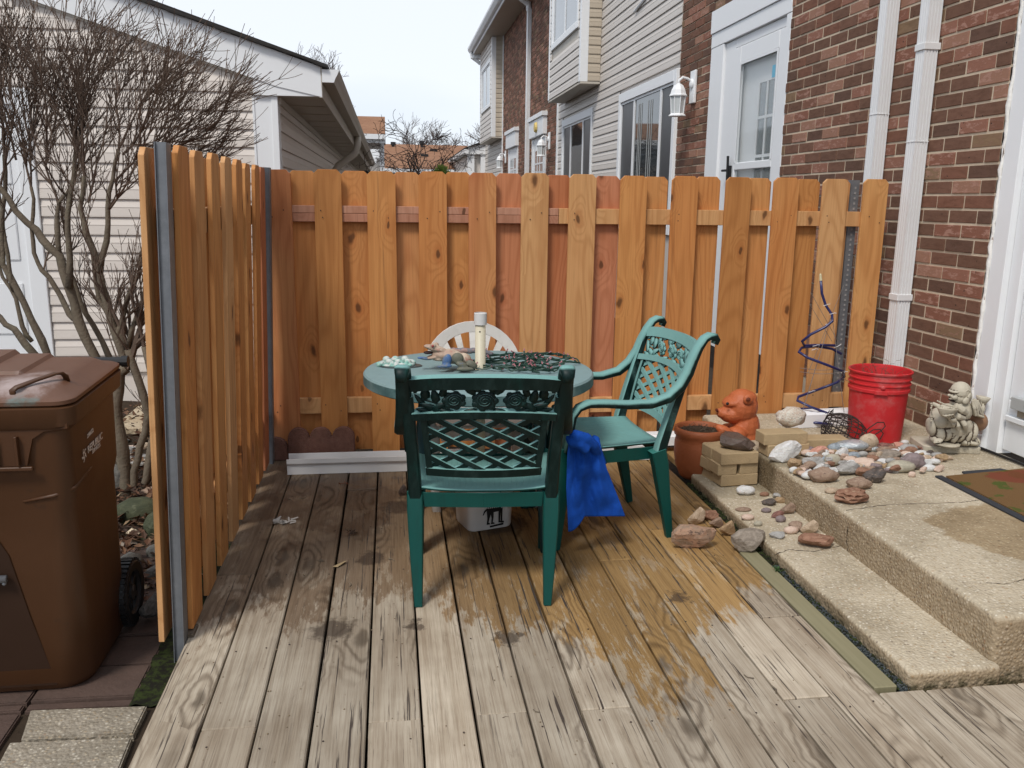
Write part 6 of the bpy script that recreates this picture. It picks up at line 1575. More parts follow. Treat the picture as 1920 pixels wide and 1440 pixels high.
SS = [
 (1382, 910, 1414, 932, 'quartz', 'rough', 'white quartz lump on the lower step in front of the bricks'),
 (1425, 921, 1442, 932, 'rust', 'pebble', 'small orange brown pebble right of the white quartz on the lower step'),
 (1450, 924, 1469, 938, 'grey', 'chunk', 'small grey stone at the back of the lower step'),
 (1430, 934, 1456, 951, 'dark', 'chunk', 'dark brown stone at the back of the lower step'),
 (1454, 931, 1474, 945, 'yellow', 'chunk', 'yellow brown stone beside the dark one on the lower step'),
 (1463, 943, 1492, 968, 'brown', 'chunk', 'rounded brown stone against the landing riser'),
 (1380, 949, 1408, 960, 'brown', 'pebble', 'flat brown pebble at the left of the lower step'),
 (1391, 963, 1414, 977, 'peach', 'pebble', 'peach oval pebble on the lower step'),
 (1413, 976, 1430, 988, 'olive', 'pebble', 'small grey green pebble on the lower step'),
 (1428, 951, 1446, 963, 'mauve', 'pebble', 'pink brown pebble in the middle of the lower step'),
 (1445, 957, 1471, 972, 'redbrown', 'chunk', 'red brown stone in the middle of the lower step'),
 (1455, 966, 1473, 982, 'mauve', 'pebble', 'mauve pebble below the red brown stone'),
 (1471, 986, 1496, 1004, 'peach', 'pebble', 'long tan pebble left of the rusty block'),
 (1480, 978, 1505, 1000, 'brown', 'chunk', 'brown wedge behind the long tan pebble'),
 (1502, 976, 1534, 1006, 'tan', 'chunk', 'tan brown stone behind the rusty block'),
 (1501, 999, 1563, 1032, 'rust', 'chunk', 'square rusty brown block on the lower step by the crack'),
 (1444, 996, 1474, 1012, 'grey', 'chunk', 'grey and white veined stone on the lower step'),
]
for x0, y0, x1, y1, mt, kd, lb in SS: stone(x0, y0, x1, y1, mt, kd, .045, lb)
DS = [
 (1260, 988, 1342, 1040, 'multi', 'chunk', 'large brown and orange rock on the deck by the chair foot', .06),
 (1372, 996, 1437, 1044, 'wood', 'chunk', 'grey wedge shaped rock bridging the deck edge and the lower step', .06),
 (1290, 954, 1322, 990, 'tan', 'chunk', 'tan rock at the left of the small rock row on the deck', None),
 (1314, 956, 1345, 978, 'rust', 'chunk', 'brown rock second in the small row on the deck', None),
 (1330, 970, 1356, 994, 'brown', 'chunk', 'red brown rock third in the small row on the deck', None),
 (1349, 978, 1378, 1011, 'yellow', 'chunk', 'yellow tan rock at the right of the small row on the deck', None),
 (1290, 878, 1306, 889, 'white', 'rough', 'tiny white stone on the deck in front of the orange pot', None),
]
for x0, y0, x1, y1, mt, kd, lb, dp in DS: stone(x0, y0, x1, y1, mt, kd, .0, lb, dep=dp)
zt = z + 3 * h
pt = at(1382, 845, Z=zt); o = link('mossy_brick_stone', stone_shape('chunk', 5)); o.data.materials.append(SM['dkwet']); o.scale = (.17, .11, .075); o.location = (pt.x + .01, pt.y + .03, zt - .004); o.rotation_euler = (.05, .08, -.5); tag(o, 'dark wet mossy stone lying on top of the front brick stack', 'stone')
pt = at(1482, 800, Z=LZ + 2 * h); o = link('granite_lump', stone_shape('rough', 3)); o.data.materials.append(SM['granite']); o.scale = (.165, .11, .105); o.location = (pt.x, pt.y, LZ + 2 * h - .004); o.rotation_euler = (0, 0, .1); tag(o, 'speckled pink white granite lump on top of the small brick stack', 'stone')
# ================================================================ red bucket
M_redp = simple('red_plastic', (.54, .024, .028), .5, .35, .14, 9, dirt=((.52, .16, .15), .75))
bk = thing('red_bucket', 'red plastic bucket with ribbed collar and dry twigs beside the downspout', 'bucket', (2.50, 4.02, LZ))
b = MB(); b.lathe([(.001, 0), (.128, 0), (.131, .004), (.143, .255), (.146, .258), (.151, .262), (.151, .275), (.147, .279), (.147, .295), (.152, .297), (.152, .303), (.147, .305), (.147, .322), (.153, .324), (.153, .330), (.148, .332), (.148, .352), (.155, .354), (.157, .362), (.152, .366), (.147, .362), (.143, .34), (.128, .02), (.001, .018)], 48); b.build('tub', M_redp, bk, world=False, auto=30)
b = MB(); b.box((-.03, -.158, .258), (.035, -.145, .279), Matrix.Rotation(rad(-28), 4, 'Z'), .002); b.ell((.0, -.150, .295), (.012, .008, .012), Matrix.Rotation(rad(-24), 4, 'Z')); b.build('handle_lug', M_redp, bk, world=False)
b = MB(); 
for s_, zz in ((1, .0),):
    b.tube([Vector((.153 * math.cos(a), -.153 * abs(math.sin(a)) - .004, .27 - .0 + .0 * math.sin(a))) for a in [math.pi * k / 20 for k in range(21)]], .0022, 6)
rr = random.Random(5); tw = MB()
for k in range(26):
    p = Vector((rr.uniform(-.10, .12), rr.uniform(-.06, .06), .22)); d = Vector((rr.uniform(-.8, .8), rr.uniform(-.3, .3), 1)).normalized(); l = rr.uniform(.10, .22 if k > 2 else .3); pts = [p]
    for j in range(5): d = (d + Vector((rr.uniform(-.4, .4), rr.uniform(-.3, .3), -.06))).normalized(); pts.append(pts[-1] + d * l / 5)
    tw.tube(pts, [.0018, .0016, .0014, .0012, .001, .0006], 4)
    for j in range(4): q = pts[rr.randint(2, 5)]; tw.tube([q, q + Vector((rr.uniform(-1, 1), rr.uniform(-1, 1), rr.uniform(-.3, .6))) * .025], .0009, 3)
tws = tw.build('dry_twigs', simple('dead_twig', (.13, .085, .06), .9), None); tws.location = (2.50, 4.02, LZ); tag(tws, 'dry brown twigs sticking out of the red bucket', 'twigs', kind='stuff')

# ================================================================ spiral rope light tree
sp = thing('rope_light_tree', 'dark blue spiral rope light tree on a thin wire frame leaning by the fence', 'light tree', (2.34, 4.36, LZ))
M_rope = simple('blue_rope_light', (.018, .022, .105), .3, .6, .2, 30)
b = MB(); YS = 4.34
px = [(1539, 525, 0), (1541, 550, 0), (1548, 572, 0), (1560, 590, -.02), (1561, 602, -.03), (1548, 613, -.04), (1520, 627, -.02), (1504, 640, .0), (1508, 648, .05), (1540, 647, .07), (1568, 648, .04)]
b.tube([at(x, y, Y=YS + d) for x, y, d in px], .0075, 8)
px = [(1578, 664, .06), (1560, 654, .08), (1530, 649, .08), (1503, 652, .03), (1498, 660, -.02), (1515, 671, -.05), (1550, 684, -.07), (1580, 696, -.05), (1583, 706, .0), (1570, 717, .04), (1535, 730, .06), (1497, 744, .03), (1495, 751, -.03), (1520, 763, -.07), (1555, 776, -.09), (1580, 785, -.06)]
b.tube([at(x, y, Y=YS + d) for x, y, d in px], .0075, 8)
px = [(1492, 768, -.02), (1520, 766, .06), (1548, 774, .09), (1575, 780, .09)]
b.tube([at(x, y, Y=YS + d) for x, y, d in px], .0075, 8)
px = [(1510, 791, -.08), (1535, 793, -.12), (1560, 796, -.12)]; b.tube([at(x, y, Y=YS + d) for x, y, d in px], .0075, 8)
b.build('rope_light', M_rope, sp, smooth=True)
b = MB(); b.tube([at(1539, 526, Y=YS), at(1538.4, 516, Y=YS)], [.008, .0065], 10); b.ell(at(1538.4, 515, Y=YS), (.006, .006, .006)); b.build('end_cap', simple('cream_cap', (.62, .56, .36), .4), sp)
b = MB()
apex = at(1560, 590, Y=YS)
for (x, y, d) in ((1496, 800, -.10), (1586, 800, -.10), (1500, 785, .10), (1584, 785, .10)):
    b.tube([apex, at(x, y, Y=YS + d)], .0016, 4)
for (a, c) in (((1520, 548), (1585, 665)), ((1582, 535), (1515, 700)), ((1518, 570), (1560, 640))): b.tube([at(*a, Y=YS + .03), at(*c, Y=YS + .05)], .0014, 4)
for yy, x0, x1 in ((690, 1500, 1583), (697, 1500, 1583)): b.tube([at(x0 + (x1 - x0) * (k / 12), yy + 4 * math.sin(k / 12 * math.pi), Y=YS - .06 + .0 * k) for k in range(13)], .0014, 4)
b.build('wire_frame', simple('frame_wire', (.22, .19, .17), .6), sp)
b = MB()
for x, y in ((1548, 572), (1560, 588), (1552, 607), (1528, 648), (1526, 655), (1581, 698), (1520, 734), (1568, 650)):
    p = at(x, y, Y=YS - .02); b.tube([p + Vector((-.012, 0, -.004)), p + Vector((.0, -.012, .002)), p + Vector((.012, 0, .004)), p + Vector((.026, .0, -.006 + .02 * R.random()))], .0015, 4)
b.build('cable_ties', M_white, sp)
# wire basket -----------------------------------------------------
wb = thing('wire_basket', 'dark rusty wire basket lying on its side among the stones by the red bucket', 'basket', at(1585, 840, Z=LZ))
M_rw = simple('rusty_wire', (.040, .030, .026), .7, .3, .5, 60)
c0 = at(1582, 808, Y=3.98); b = MB(); AXb = Vector((.9, -.25, -.30)).normalized(); U = AXb.orthogonal().normalized(); V_ = AXb.cross(U)
def bas(t, a): r = .088 * math.sin(math.pi * (.20 + .62 * t)) ** .8; return c0 + AXb * (t - .5) * .19 + (U * math.cos(a) + V_ * math.sin(a)) * r
for k in range(18): b.tube([bas(j / 9, 2 * math.pi * k / 18 + .5 * j / 9) for j in range(10)], .0022, 4); b.tube([bas(j / 9, 2 * math.pi * k / 18 - .5 * j / 9) for j in range(10)], .0022, 4)
for t_ in (0, .15, .3, .5, .7, .85, 1): b.tube([bas(t_, 2 * math.pi * k / 20) for k in range(21)], .0024, 4)
for k in range(14):
    q = bas(0, k * .45); b.tube([q, q + Vector((R.uniform(-.01, .03), R.uniform(-.02, .02), R.uniform(.02, .05))), q + Vector((R.uniform(-.01, .03), R.uniform(-.02, .02), R.uniform(.0, .05)))], .002, 4)
b.build('mesh_body', M_rw, wb)
b = MB(); b.tube([at(x, y, Y=3.86) for x, y in ((1610, 820), (1630, 802), (1645, 792), (1657, 792), (1660, 799), (1652, 808), (1640, 815))], .0028, 6); b.tube([at(x, y, Y=3.86) for x, y in ((1618, 820), (1637, 806), (1650, 805), (1656, 813), (1650, 824))], .0028, 6); b.build('handle', M_rw, wb)

# ================================================================ laughing monk statue
M_stat = patch_mat('cast_stone', (.60, .545, .43), [((.34, .29, .21), 12, .50, .70, .5)], rough=.7, crev=((.09, .065, .045), .486, .501))
st = thing('laughing_statue', 'cream cast stone laughing bald monk statue with bowl and sack beside the white door', 'statue', at(1785, 845, Z=LZ))
YB = 3.70
def es(b, px, py, rx, rz, ry=None, dy=0, tilt=0): el(b, px, py, rx, rz, ry, Y=YB, dy=dy, tilt=tilt)
b = MB()
es(b, 1778, 782, 30, 26, 26); es(b, 1790, 800, 34, 24, 26); es(b, 1762, 784, 17, 21, 22); es(b, 1800, 770, 22, 22, 22)
for k in range(6): es(b, 1758 + k * 12, 811 - (k % 2) * 3, 10, 21 - abs(k - 3) * .8, 24 - abs(k - 3) * 1.5, tilt=(3 - k) * -3)
es(b, 1786, 806, 38, 20, 22)
for k in range(6): es(b, 1800 + k * 6, 826 - k * 0 + (k % 2), 6, 9, 20 - k * 2, tilt=-25)
es(b, 1817, 828, 17, 6, 18, tilt=14); es(b, 1775, 832, 24, 5, 24)
es(b, 1745, 800, 6, 18, 14, tilt=-12); es(b, 1752, 822, 8, 9, 12)
b.build('robe', M_stat, st, rm=.0032)
b = MB(); es(b, 1764, 789, 14, 15, 15, dy=-.02); b.build('belly', M_stat, st, smooth=True)
b = MB()      # robe folds over chest, arm and sleeve
for (x0, y0, x1, y1, r) in ((1748, 756, 1765, 765, 4), (1763, 762, 1790, 772, 5), (1790, 760, 1812, 775, 7), (1780, 776, 1808, 784, 6), (1800, 784, 1812, 806, 5), (1790, 786, 1797, 808, 4), (1782, 786, 1788, 800, 4)):
    p, q = at(x0, y0, Y=YB - .075), at(x1, y1, Y=YB - .075); b.tube([p, p.lerp(q, .5) + Vector((0, -.012, 0)), q], [r * .0022, r * .0028, r * .002], 8)
for k in range(4): b.tube([at(1823 + k * 3.0, 750, Y=YB - .05 + .012 * k), at(1827 + k * 3.6, 765, Y=YB - .06 + .012 * k), at(1830 + k * 4.5, 780, Y=YB - .055 + .012 * k)], [.007, .009, .006], 8)
es(b, 1828, 764, 8, 18, 8, dy=-.03, tilt=-12); es(b, 1835, 779, 12, 3, 10, dy=-.03, tilt=18)
b.build('sleeve', M_stat, st, rm=.003)
b = MB()      # head
es(b, 1801, 734, 18, 19, 19); es(b, 1797, 745, 15, 13, 17); es(b, 1806, 742, 15, 15, 17); es(b, 1790, 755, 9, 6, 10, tilt=-8); es(b, 1785, 743, 5, 5, 7, tilt=10); es(b, 1779.5, 741, 3.2, 2.8, 3.5); es(b, 1786, 748, 7, 3.2, 8); es(b, 1789, 733, 8, 3, 13, tilt=-12); es(b, 1790, 745, 6, 5, 5, dy=-.035)
b.build('head', M_stat, st, rm=.0028)
b = MB(); es(b, 1784.5, 750.2, 4.2, 2.2, 9, dy=-.006, tilt=14); b.build('mouth', simple('mouth_shadow', (.025, .015, .012), .7), st)
b = MB(); es(b, 1789.5, 739, 2.6, .7, 2, dy=-.040, tilt=-14); b.build('eye', simple('eye_groove', (.05, .035, .025), .7), st)
b = MB()      # ear with a long lobe
ecx, ecy = 1815, 739
pe_ = [at(ecx + 5 * math.cos(a), ecy + 7.5 * math.sin(a), Y=YB - .047) for a in [rad(120 + 300 * k / 12) for k in range(13)]]; b.tube(pe_, .0034, 6); es(b, 1811, 752, 6.5, 7, 4, dy=-.05, tilt=35); es(b, 1816, 744, 3, 7, 3, dy=-.045, tilt=15)
b.build('ear', M_stat, st, rm=.0022)
b = MB()
for k in range(16): p = at(1758 + k * 2.9, 752 + 10 * math.sin(k / 15 * 2.2) , Y=YB - .07); b.ell(p, (.0042, .0042, .0042), nu=8, nv=6)
for k in range(9): b.ell(at(1746 + (k % 2), 757 + k * 4, Y=YB - .04), (.005, .005, .0055), nu=8, nv=6)
b.build('bead_necklace', M_stat, st, smooth=True)
b = MB(); p = at(1776, 770, Y=YB - .10); s_ = mpp(p)
b.lathe([(.001, -12 * s_), (8 * s_, -12 * s_), (14 * s_, -7 * s_), (20 * s_, 3 * s_), (21 * s_, 5 * s_), (18 * s_, 5 * s_), (.001, 4 * s_)], 28, Matrix.Translation(p) @ Matrix.Rotation(rad(5), 4, 'Y'), sy=.6)
for k in range(14): b.ell(p + Vector((R.uniform(-14, 14) * s_, R.uniform(-6, 6) * s_, 6 * s_)), (.006, .005, .004), nu=7, nv=5)
b.build('bowl', M_stat, st, smooth=True)
b = MB()
for k in range(4): b.tube([at(1781 + k * 3, 785 - k, Y=YB - .11), at(1772 + k * 5, 780 - k * 1.0, Y=YB - .135), at(1767 + k * 5.5, 778, Y=YB - .13)], [.0045, .004, .003], 6)
es(b, 1786, 787, 9, 5, 6, dy=-.105, tilt=20); b.build('hand', M_stat, st, rm=.0024)
b = MB(); p = at(1843, 748, Y=YB + .01); b.lathe([(.001, -.022), (.016, -.022), (.026, -.008), (.034, .010), (.030, .012), (.001, .006)], 20, Matrix.Translation(p) @ Matrix.Rotation(rad(8), 4, 'Y')); b.build('raised_bowl', M_stat, st, smooth=True)
b = MB()
for k in range(4): b.tube([at(1838 + k * 1.5, 763, Y=YB - .01 + .01 * k), at(1836 + k * 4, 757, Y=YB - .02 + .008 * k), at(1834 + k * 5.4, 753, Y=YB - .02 + .008 * k)], .004, 6)
es(b, 1840, 766, 6, 10, 8, dy=.0); b.build('raised_hand', M_stat, st, rm=.0026)
b = MB(); es(b, 1832, 790, 18, 19, 20, dy=.03); es(b, 1828, 772, 6, 10, 6, dy=.02); b.build('sack', simple('brown_sack_paint', (.27, .15, .085), .5, .3, .3, 12), st, smooth=True)
b = MB(); es(b, 1759, 826, 9, 4, 8, dy=-.07, tilt=-8)
for k in range(5): es(b, 1752 + k * 2.6, 829.5 - k * .2, 1.8, 1.8, 3.6, dy=-.092 + k * .002)
b.build('foot', M_stat, st, rm=.0022)
pb0, pb1 = at(1722, 832, Z=LZ), at(1835, 850, Z=LZ)
b = MB(); M = Matrix.Translation((2.765 - .02, 3.79, LZ + .001)) @ Matrix.Rotation(rad(-12), 4, 'Z'); rloft(b, [(.135, .095, .02, 0), (.138, .098, .02, .004), (.138, .098, .02, .030), (.132, .092, .02, .034)], 3, M)
for k in range(24): b.box((-.125 + k * .0105, -.1005, .009 + .003 * (k % 3)), (-.120 + k * .0105, -.0975, .022 + .003 * (k % 2)), M)
b.build('base', M_stat, st)
b = MB(); b.tube([at(1833, 815, Y=3.72), at(1850, 817, Y=3.74), at(1868, 806, Y=3.72), at(1885, 790, Y=3.7)], .0022, 5); tag(b.build('white_wire', M_white), 'thin white wire curling from the statue to the door', 'wire')

# ================================================================ door mat
def mat_mat():
    g = G('mat_fibre', .95, .05); P = g.pos(); s = g.sep(P); n = g.noise(P, 260, 3, .8)
    c = g.mix(n, (.13, .075, .032), (.26, .15, .07))
    gn = g.step(g.noise(g.vec('ADD', P, (3, 1, 0)), 11, 3, .5), .54, .60); c = g.mix(g.math('MULTIPLY', gn, .85), c, g.mix(n, (.045, .07, .015), (.11, .16, .04)))
    d = g.vec('DISTANCE', g.vec('MULTIPLY', P, (.55, 1, 0)), (1.54, 3.30, 0)); rd = g.math('SUBTRACT', 1, g.step(g.math('ADD', d, g.math('MULTIPLY', g.math('SUBTRACT', g.noise(P, 14, 3), .5), .05)), .08, .10))
    c = g.mix(g.math('MULTIPLY', rd, .65), c, g.mix(n, (.16, .025, .02), (.28, .06, .045)))
    g.bump(n, 1, .004); return g.done(c)
dm = thing('door_mat', 'brown coir door mat with green and red pattern and a black rubber edge', 'mat', (2.68, 3.0, LZ))
b = MB(); z0 = LZ + .003
b.prism([(2.44, 2.62), (2.905, 2.62), (2.905, 3.415), (2.45, 3.345)], z0, z0 + .007, 'Z'); b.build('pile', mat_mat(), dm)
M_rub = simple('rubber_edge', (.035, .038, .045), .7, .3)
b = MB(); b.box((2.405, 2.60, z0 - .002), (2.439, 3.36, z0 + .006), None, .002); b.build('rubber_edge', M_rub, dm)
b = MB(); b.prism([(2.56, 3.367), (2.57, 3.405), (2.78, 3.43), (2.80, 3.403)], z0 - .002, z0 + .005, 'Z'); b.build('rubber_edge', M_rub, dm)

# ================================================================ deck litter
def splat(name, label, px, py, w_, mat, n=14, h=.01, cat='debris'):
    p = at(px, py, Z=.0); b = MB(); rr = random.Random(px)
    for k in range(n):
        a = rr.uniform(0, 6.28); l = w_ * rr.uniform(.2, .5); q = p + Vector((rr.uniform(-1, 1) * w_ * .45, rr.uniform(-1, 1) * w_ * .25, .002 + rr.uniform(0, h * .4))); e = q + Vector((math.cos(a) * l, math.sin(a) * l * .6, rr.uniform(0, h)))
        sdv = Vector((-math.sin(a), math.cos(a), .4)) * w_ * .05; b.add([q - sdv, q + sdv, e + sdv * .7, e - sdv * .7], [(0, 1, 2, 3)])
    return tag(b.build(name, mat), label, cat)
splat('dried_leaves', 'pale dried up leaf clump on the damp left part of the deck', 528, 980, .09, simple('pale_dry_leaf', (.45, .42, .38), .8), 30)
splat('dead_leaf', 'dark curled leaf lying left of the table legs', 665, 1000, .06, simple('dark_leaf', (.055, .035, .025), .8), 12, .02)
splat('dead_leaf', 'reddish leaf bits on the deck below the fence', 645, 908, .05, simple('reddish_leaf', (.20, .07, .035), .8), 10, .008)
b = MB(); p = at(628, 1063, Z=0); q = at(645, 1056, Z=0); b.add([p + Vector((-.01, 0, .002)), q + Vector((0, .012, .004)), q + Vector((.012, -.004, .012)), p + Vector((.01, -.012, .004))], [(0, 1, 2, 3)]); tag(b.build('leaf_sliver', simple('tan_leaf', (.42, .32, .18), .7)), 'tan leaf sliver on the deck left of the front chair', 'leaf')
stone(748, 911, 762, 934, 'dkwet', 'chunk', 0, 'small dark red brown stone on the deck left of the table leg')
for k, (px, py) in enumerate(((548, 938), (600, 1048), (740, 1052), (708, 1028), (560, 935), (1120, 965), (955, 1345), (1395, 1265), (520, 930), (595, 1050), (655, 1100), (1455, 1300), (1000, 1330))):
    p = at(px, py, Z=0.001); b = MB(); a = R.uniform(0, 6.28); l = R.uniform(.008, .02); b.tube([p, p + Vector((math.cos(a), math.sin(a), .1)) * l, p + Vector((math.cos(a + .4), math.sin(a + .4), .1)) * l * 1.8], .0018, 4); o = b.build('bark_scrap', M_bark); tag(o, 'tiny dark bark scrap lying loose on the deck boards', 'scrap', 'bark scraps on the deck')
b = MB()
for k in range(500):
    x = R.uniform(-.6, 1.4); y = R.uniform(1.5, 4.4); s_ = R.uniform(.001, .003); b.ell((x, y, .001), (s_, s_, s_ * .7), nu=4, nv=3)
tag(b.build('crumbs', simple('crumbs_mix', (.22, .17, .11), .9, .1, .9, 300)), 'fine crumbs and seeds scattered over the deck', 'crumbs', kind='stuff')

# ================================================================ rock garden left of the fence
GZ = -.10
b = MB(); b.grid(lambda u, v: (-6 + 5.33 * u, 3.05 + 3.2 * v, GZ + .04 * noise.noise(Vector((u * 9, v * 7, 0))) + .06 * v), 50, 40); tag(b.build('garden_soil', M_soil, smooth=True), kind='structure')
def grock(x0, y0, x1, y1, mt, kd, lb, z=GZ, dep=None): stone(x0, y0, x1, y1, mt, kd, z, lb, 'rock', dep=dep, name='garden_rock')
grock(222, 935, 306, 998, 'moss', 'pebble', 'round mossy boulder beside the shrub trunks', -.11)
grock(270, 960, 322, 1030, 'moss', 'chunk', 'bright mossy rock against the side fence', -.10)
grock(258, 1055, 330, 1112, 'slate', 'chunk', 'large grey rock slab between the bin wheel and the fence', -.11)
grock(222, 1040, 270, 1090, 'slate', 'rough', 'grey rock just behind the bin wheel', -.10)
grock(268, 915, 318, 945, 'brown', 'chunk', 'flat brown stone above the mossy boulder')
grock(212, 1015, 258, 1040, 'wood', 'rough', 'broken piece of pale wood in the leaf litter')
grock(235, 1000, 280, 1025, 'moss', 'chunk', 'small mossy stone in the leaf litter')
grock(278, 1018, 330, 1066, 'slate', 'rough', 'grey stone leaning at the fence foot')
grock(196, 880, 246, 945, 'slate', 'rough', 'upright grey boulder behind the bin')
lgp = at(288, 1165, Z=-.06); o = link('log_end', stone_shape('chunk', 4)); o.data.materials.append(SM['logs']); o.scale = (.10, .14, .10); o.location = (lgp.x, lgp.y + .02, -.055); o.rotation_euler = (0, 0, .15); tag(o, 'grey split log end lying between the bin wheel and the fence', 'log')
rr = random.Random(21)
for k in range(34):
    px = rr.uniform(205, 320); py = rr.uniform(815, 905); s_ = rr.uniform(24, 50); cm_ = rr.choice(['tan', 'grey', 'slate', 'peach', 'slate']); stone(px - s_ / 2, py - s_ * .35, px + s_ / 2, py + s_ * .15, cm_, 'chunk', GZ + .02, f'flat {cm_} coloured stone in the stone border between the shrubs and garage slab', 'rock', f'{cm_} coloured border stones by the shrubs', name='border_stone', seed=k)
b = MB()
for k in range(5200):
    x = R.uniform(-3.2, -.74); y = R.uniform(3.05, 5.9)
    if R.random() < .35: x = R.uniform(-1.6, -.75); y = R.uniform(3.0, 4.6)
    p = Vector((x, y, GZ + .02 + R.uniform(0, .035) + .06 * (y - 3.05) / 3.2)); M = Matrix.Translation(p) @ Euler((R.uniform(-.8, .8), R.uniform(-.8, .8), R.uniform(0, 6.28))).to_matrix().to_4x4(); l = R.uniform(.012, .034); w_ = l * R.uniform(.35, .6)
    b.add([(-l, 0, 0), (0, -w_, .004), (l, 0, .002), (0, w_, .004), (0, 0, -.003)], [(0, 1, 4), (1, 2, 4), (2, 3, 4), (3, 0, 4)], M)
def leaf_m():
    g = G('leaf_litter', .8, .25); r = g.rnd(); return g.done(g.ramp(r, [(0, (.075, .042, .028)), (.3, (.12, .060, .036)), (.55, (.05, .032, .024)), (.75, (.17, .095, .055)), (.92, (.30, .21, .13)), (1, (.10, .05, .04))], 'CONSTANT'))
tag(b.build('leaf_litter', leaf_m()), 'brown fallen leaves covering the shrub bed', 'leaves', kind='stuff')
sprout('seedling', 'bright green seedling in the leaf litter beside the bin', at(216, 1010, Z=GZ), 14, .07, (.12, .26, .06), 'seedling')
p = at(250, 1005, Z=GZ + .03); b = MB(); b.add([p + Vector(q) for q in ((-.035, .01, .01), (-.01, .022, .03), (.03, .015, .012), (.02, -.012, .0), (.012, -.03, -.012), (.0, -.006, .008), (-.025, -.006, .016))], [(0, 1, 5, 6), (1, 2, 3, 5), (3, 4, 5)]); tag(b.build('pale_leaf', simple('cream_leaf', (.60, .50, .36), .7)), 'large pale tan curled leaf on the litter below the mossy boulder', 'leaf')

# ================================================================ bare shrubs
def shrub(name, label, stems, tips, seed, grp, ydepth, fan, depth=4, mat_t=M_twig):
    rr = random.Random(seed); t = thing(name, label, 'shrub', stems[0][0][0], 0, grp)
    for pts, rs in stems:
        b = MB(); P = []
        for a, c in zip(pts[:-1], pts[1:]):
            P += [a, a.lerp(c, .5) + Vector((rr.uniform(-1, 1), rr.uniform(-1, 1), rr.uniform(-1, 1))) * .008]
        P.append(pts[-1]); n_ = len(P); rad_ = [rs[0] + (rs[1] - rs[0]) * i / (n_ - 1) for i in range(n_)]
        rad_ = [r * rr.uniform(.9, 1.15) for r in rad_]; b.tube(P, rad_, 9); b.build('stem', M_bark, t, smooth=True)
    b = MB(); cnt = [0]
    def grow(p, d, l, r, lev):
        cnt[0] += 1; nseg = 4 if lev > 0 else 3; pts = [p]; rs = [r]; dd = d.copy()
        for k in range(nseg):
            dd = (dd + Vector((rr.gauss(0, 1), rr.gauss(0, 1), rr.gauss(0, 1))) * .085 + Vector((0, 0, .07))).normalized(); pts.append(pts[-1] + dd * l / nseg); rs.append(max(.0014, r * (1 - .5 * (k + 1) / nseg)))
        b.tube(pts, rs, 5 if lev > 1 else (4 if lev == 1 else 3), cap=False)
        if lev > 0:
            nb = {4: 6, 3: 6, 2: 5, 1: 3}[lev]
            for k in range(nb):
                i = min(nseg, 1 + int(rr.random() * nseg)) if k else nseg
                base = pts[i]; side = Vector((rr.gauss(0, 1), rr.gauss(0, .8), rr.gauss(0, .6))).normalized()
                nd = ((pts[i] - pts[i - 1]).normalized() + side * rr.uniform(.35, .75) + fan(base) * .25).normalized(); grow(base, nd, l * rr.uniform(.55, .82), max(.0017, rs[i] * .78), lev - 1)
    for (p, d, l, r, lev) in tips: grow(p, d.normalized(), l * .74, r, lev)
    o = b.build('twigs', mat_t, t); o['kind'] = 'stuff'; return t
def S(*q, y=4.3): return [at(a, c, Y=y) for k, (a, c) in enumerate(q)]
cen = Vector((-1.9, 4.3, 1.2))
def fan(p): v = p - cen; return Vector((v.x * .9, v.y * .5, .35))
SA_ = [
 (S((241, 944), (233, 877), (223, 810), (217, 760), (222, 700), (237, 690)), (.034, .026)), (S((250, 940), (251, 883), (262, 837), (277, 777), (255, 700), (240, 655)), (.020, .017)), (S((262, 932), (280, 860), (293, 800), (287, 740), (270, 650)), (.020, .013)),
 (S((237, 695), (222, 640), (200, 565), (187, 510), (162, 440), (150, 390), (158, 330)), (.022, .010)), (S((187, 512), (200, 452), (202, 390), (212, 335), (222, 280)), (.015, .007)), (S((222, 640), (225, 612), (237, 565), (262, 510), (267, 472), (278, 420), (285, 360)), (.012, .006)),
 (S((240, 650), (257, 590), (272, 552), (280, 480), (283, 430)), (.013, .007)), (S((240, 655), (212, 610), (185, 560), (176, 500), (172, 470)), (.012, .006))]
SB_ = [
 (S((230, 925), (205, 800), (180, 672), (147, 602), (130, 540), (112, 480), (80, 450), (50, 417), (15, 370), (-20, 330), y=4.4), (.028, .012)), (S((147, 602), (130, 590), (92, 520), (72, 495), (62, 452), (62, 402), (58, 350), y=4.42), (.014, .007)),
 (S((130, 540), (127, 432), (132, 365), (140, 300), (150, 250), y=4.38), (.016, .008)), (S((225, 900), (210, 760), (207, 675), (175, 610), (150, 565), (135, 520), y=4.5), (.018, .010)), (S((112, 480), (108, 430), (110, 380), (135, 345), y=4.4), (.013, .007))]
SC_ = [
 (S((120, 900), (95, 760), (92, 672), (60, 602), (27, 535), (5, 495), (3, 420), (10, 360), (8, 290), y=4.5), (.022, .009)), (S((110, 900), (80, 720), (70, 670), (27, 617), (0, 595), (-60, 540), y=4.45), (.022, .012)), (S((60, 640), (42, 612), (30, 560), (5, 520), (-20, 440), y=4.5), (.012, .007)), (S((26, 545), (17, 500), (9, 450), (5, 400), (-5, 340), y=4.5), (.011, .006))]
def tipsof(stems, rr, extra):
    T = []
    for pts, rs in stems:
        e = pts[-1]; T.append((e, pts[-1] - pts[-2] + Vector((0, 0, .04)), rr.uniform(.28, .38), max(.005, rs[1] * .8), 3))
        for k in range(extra):
            i = rr.randint(len(pts) // 2, len(pts) - 1); a = pts[i - 1].lerp(pts[i], rr.random()); T.append((a, Vector((rr.gauss(0, .7), rr.gauss(0, .5), .8)), rr.uniform(.22, .34), .0048, 3 if k else 2))
    return T
rr = random.Random(12)
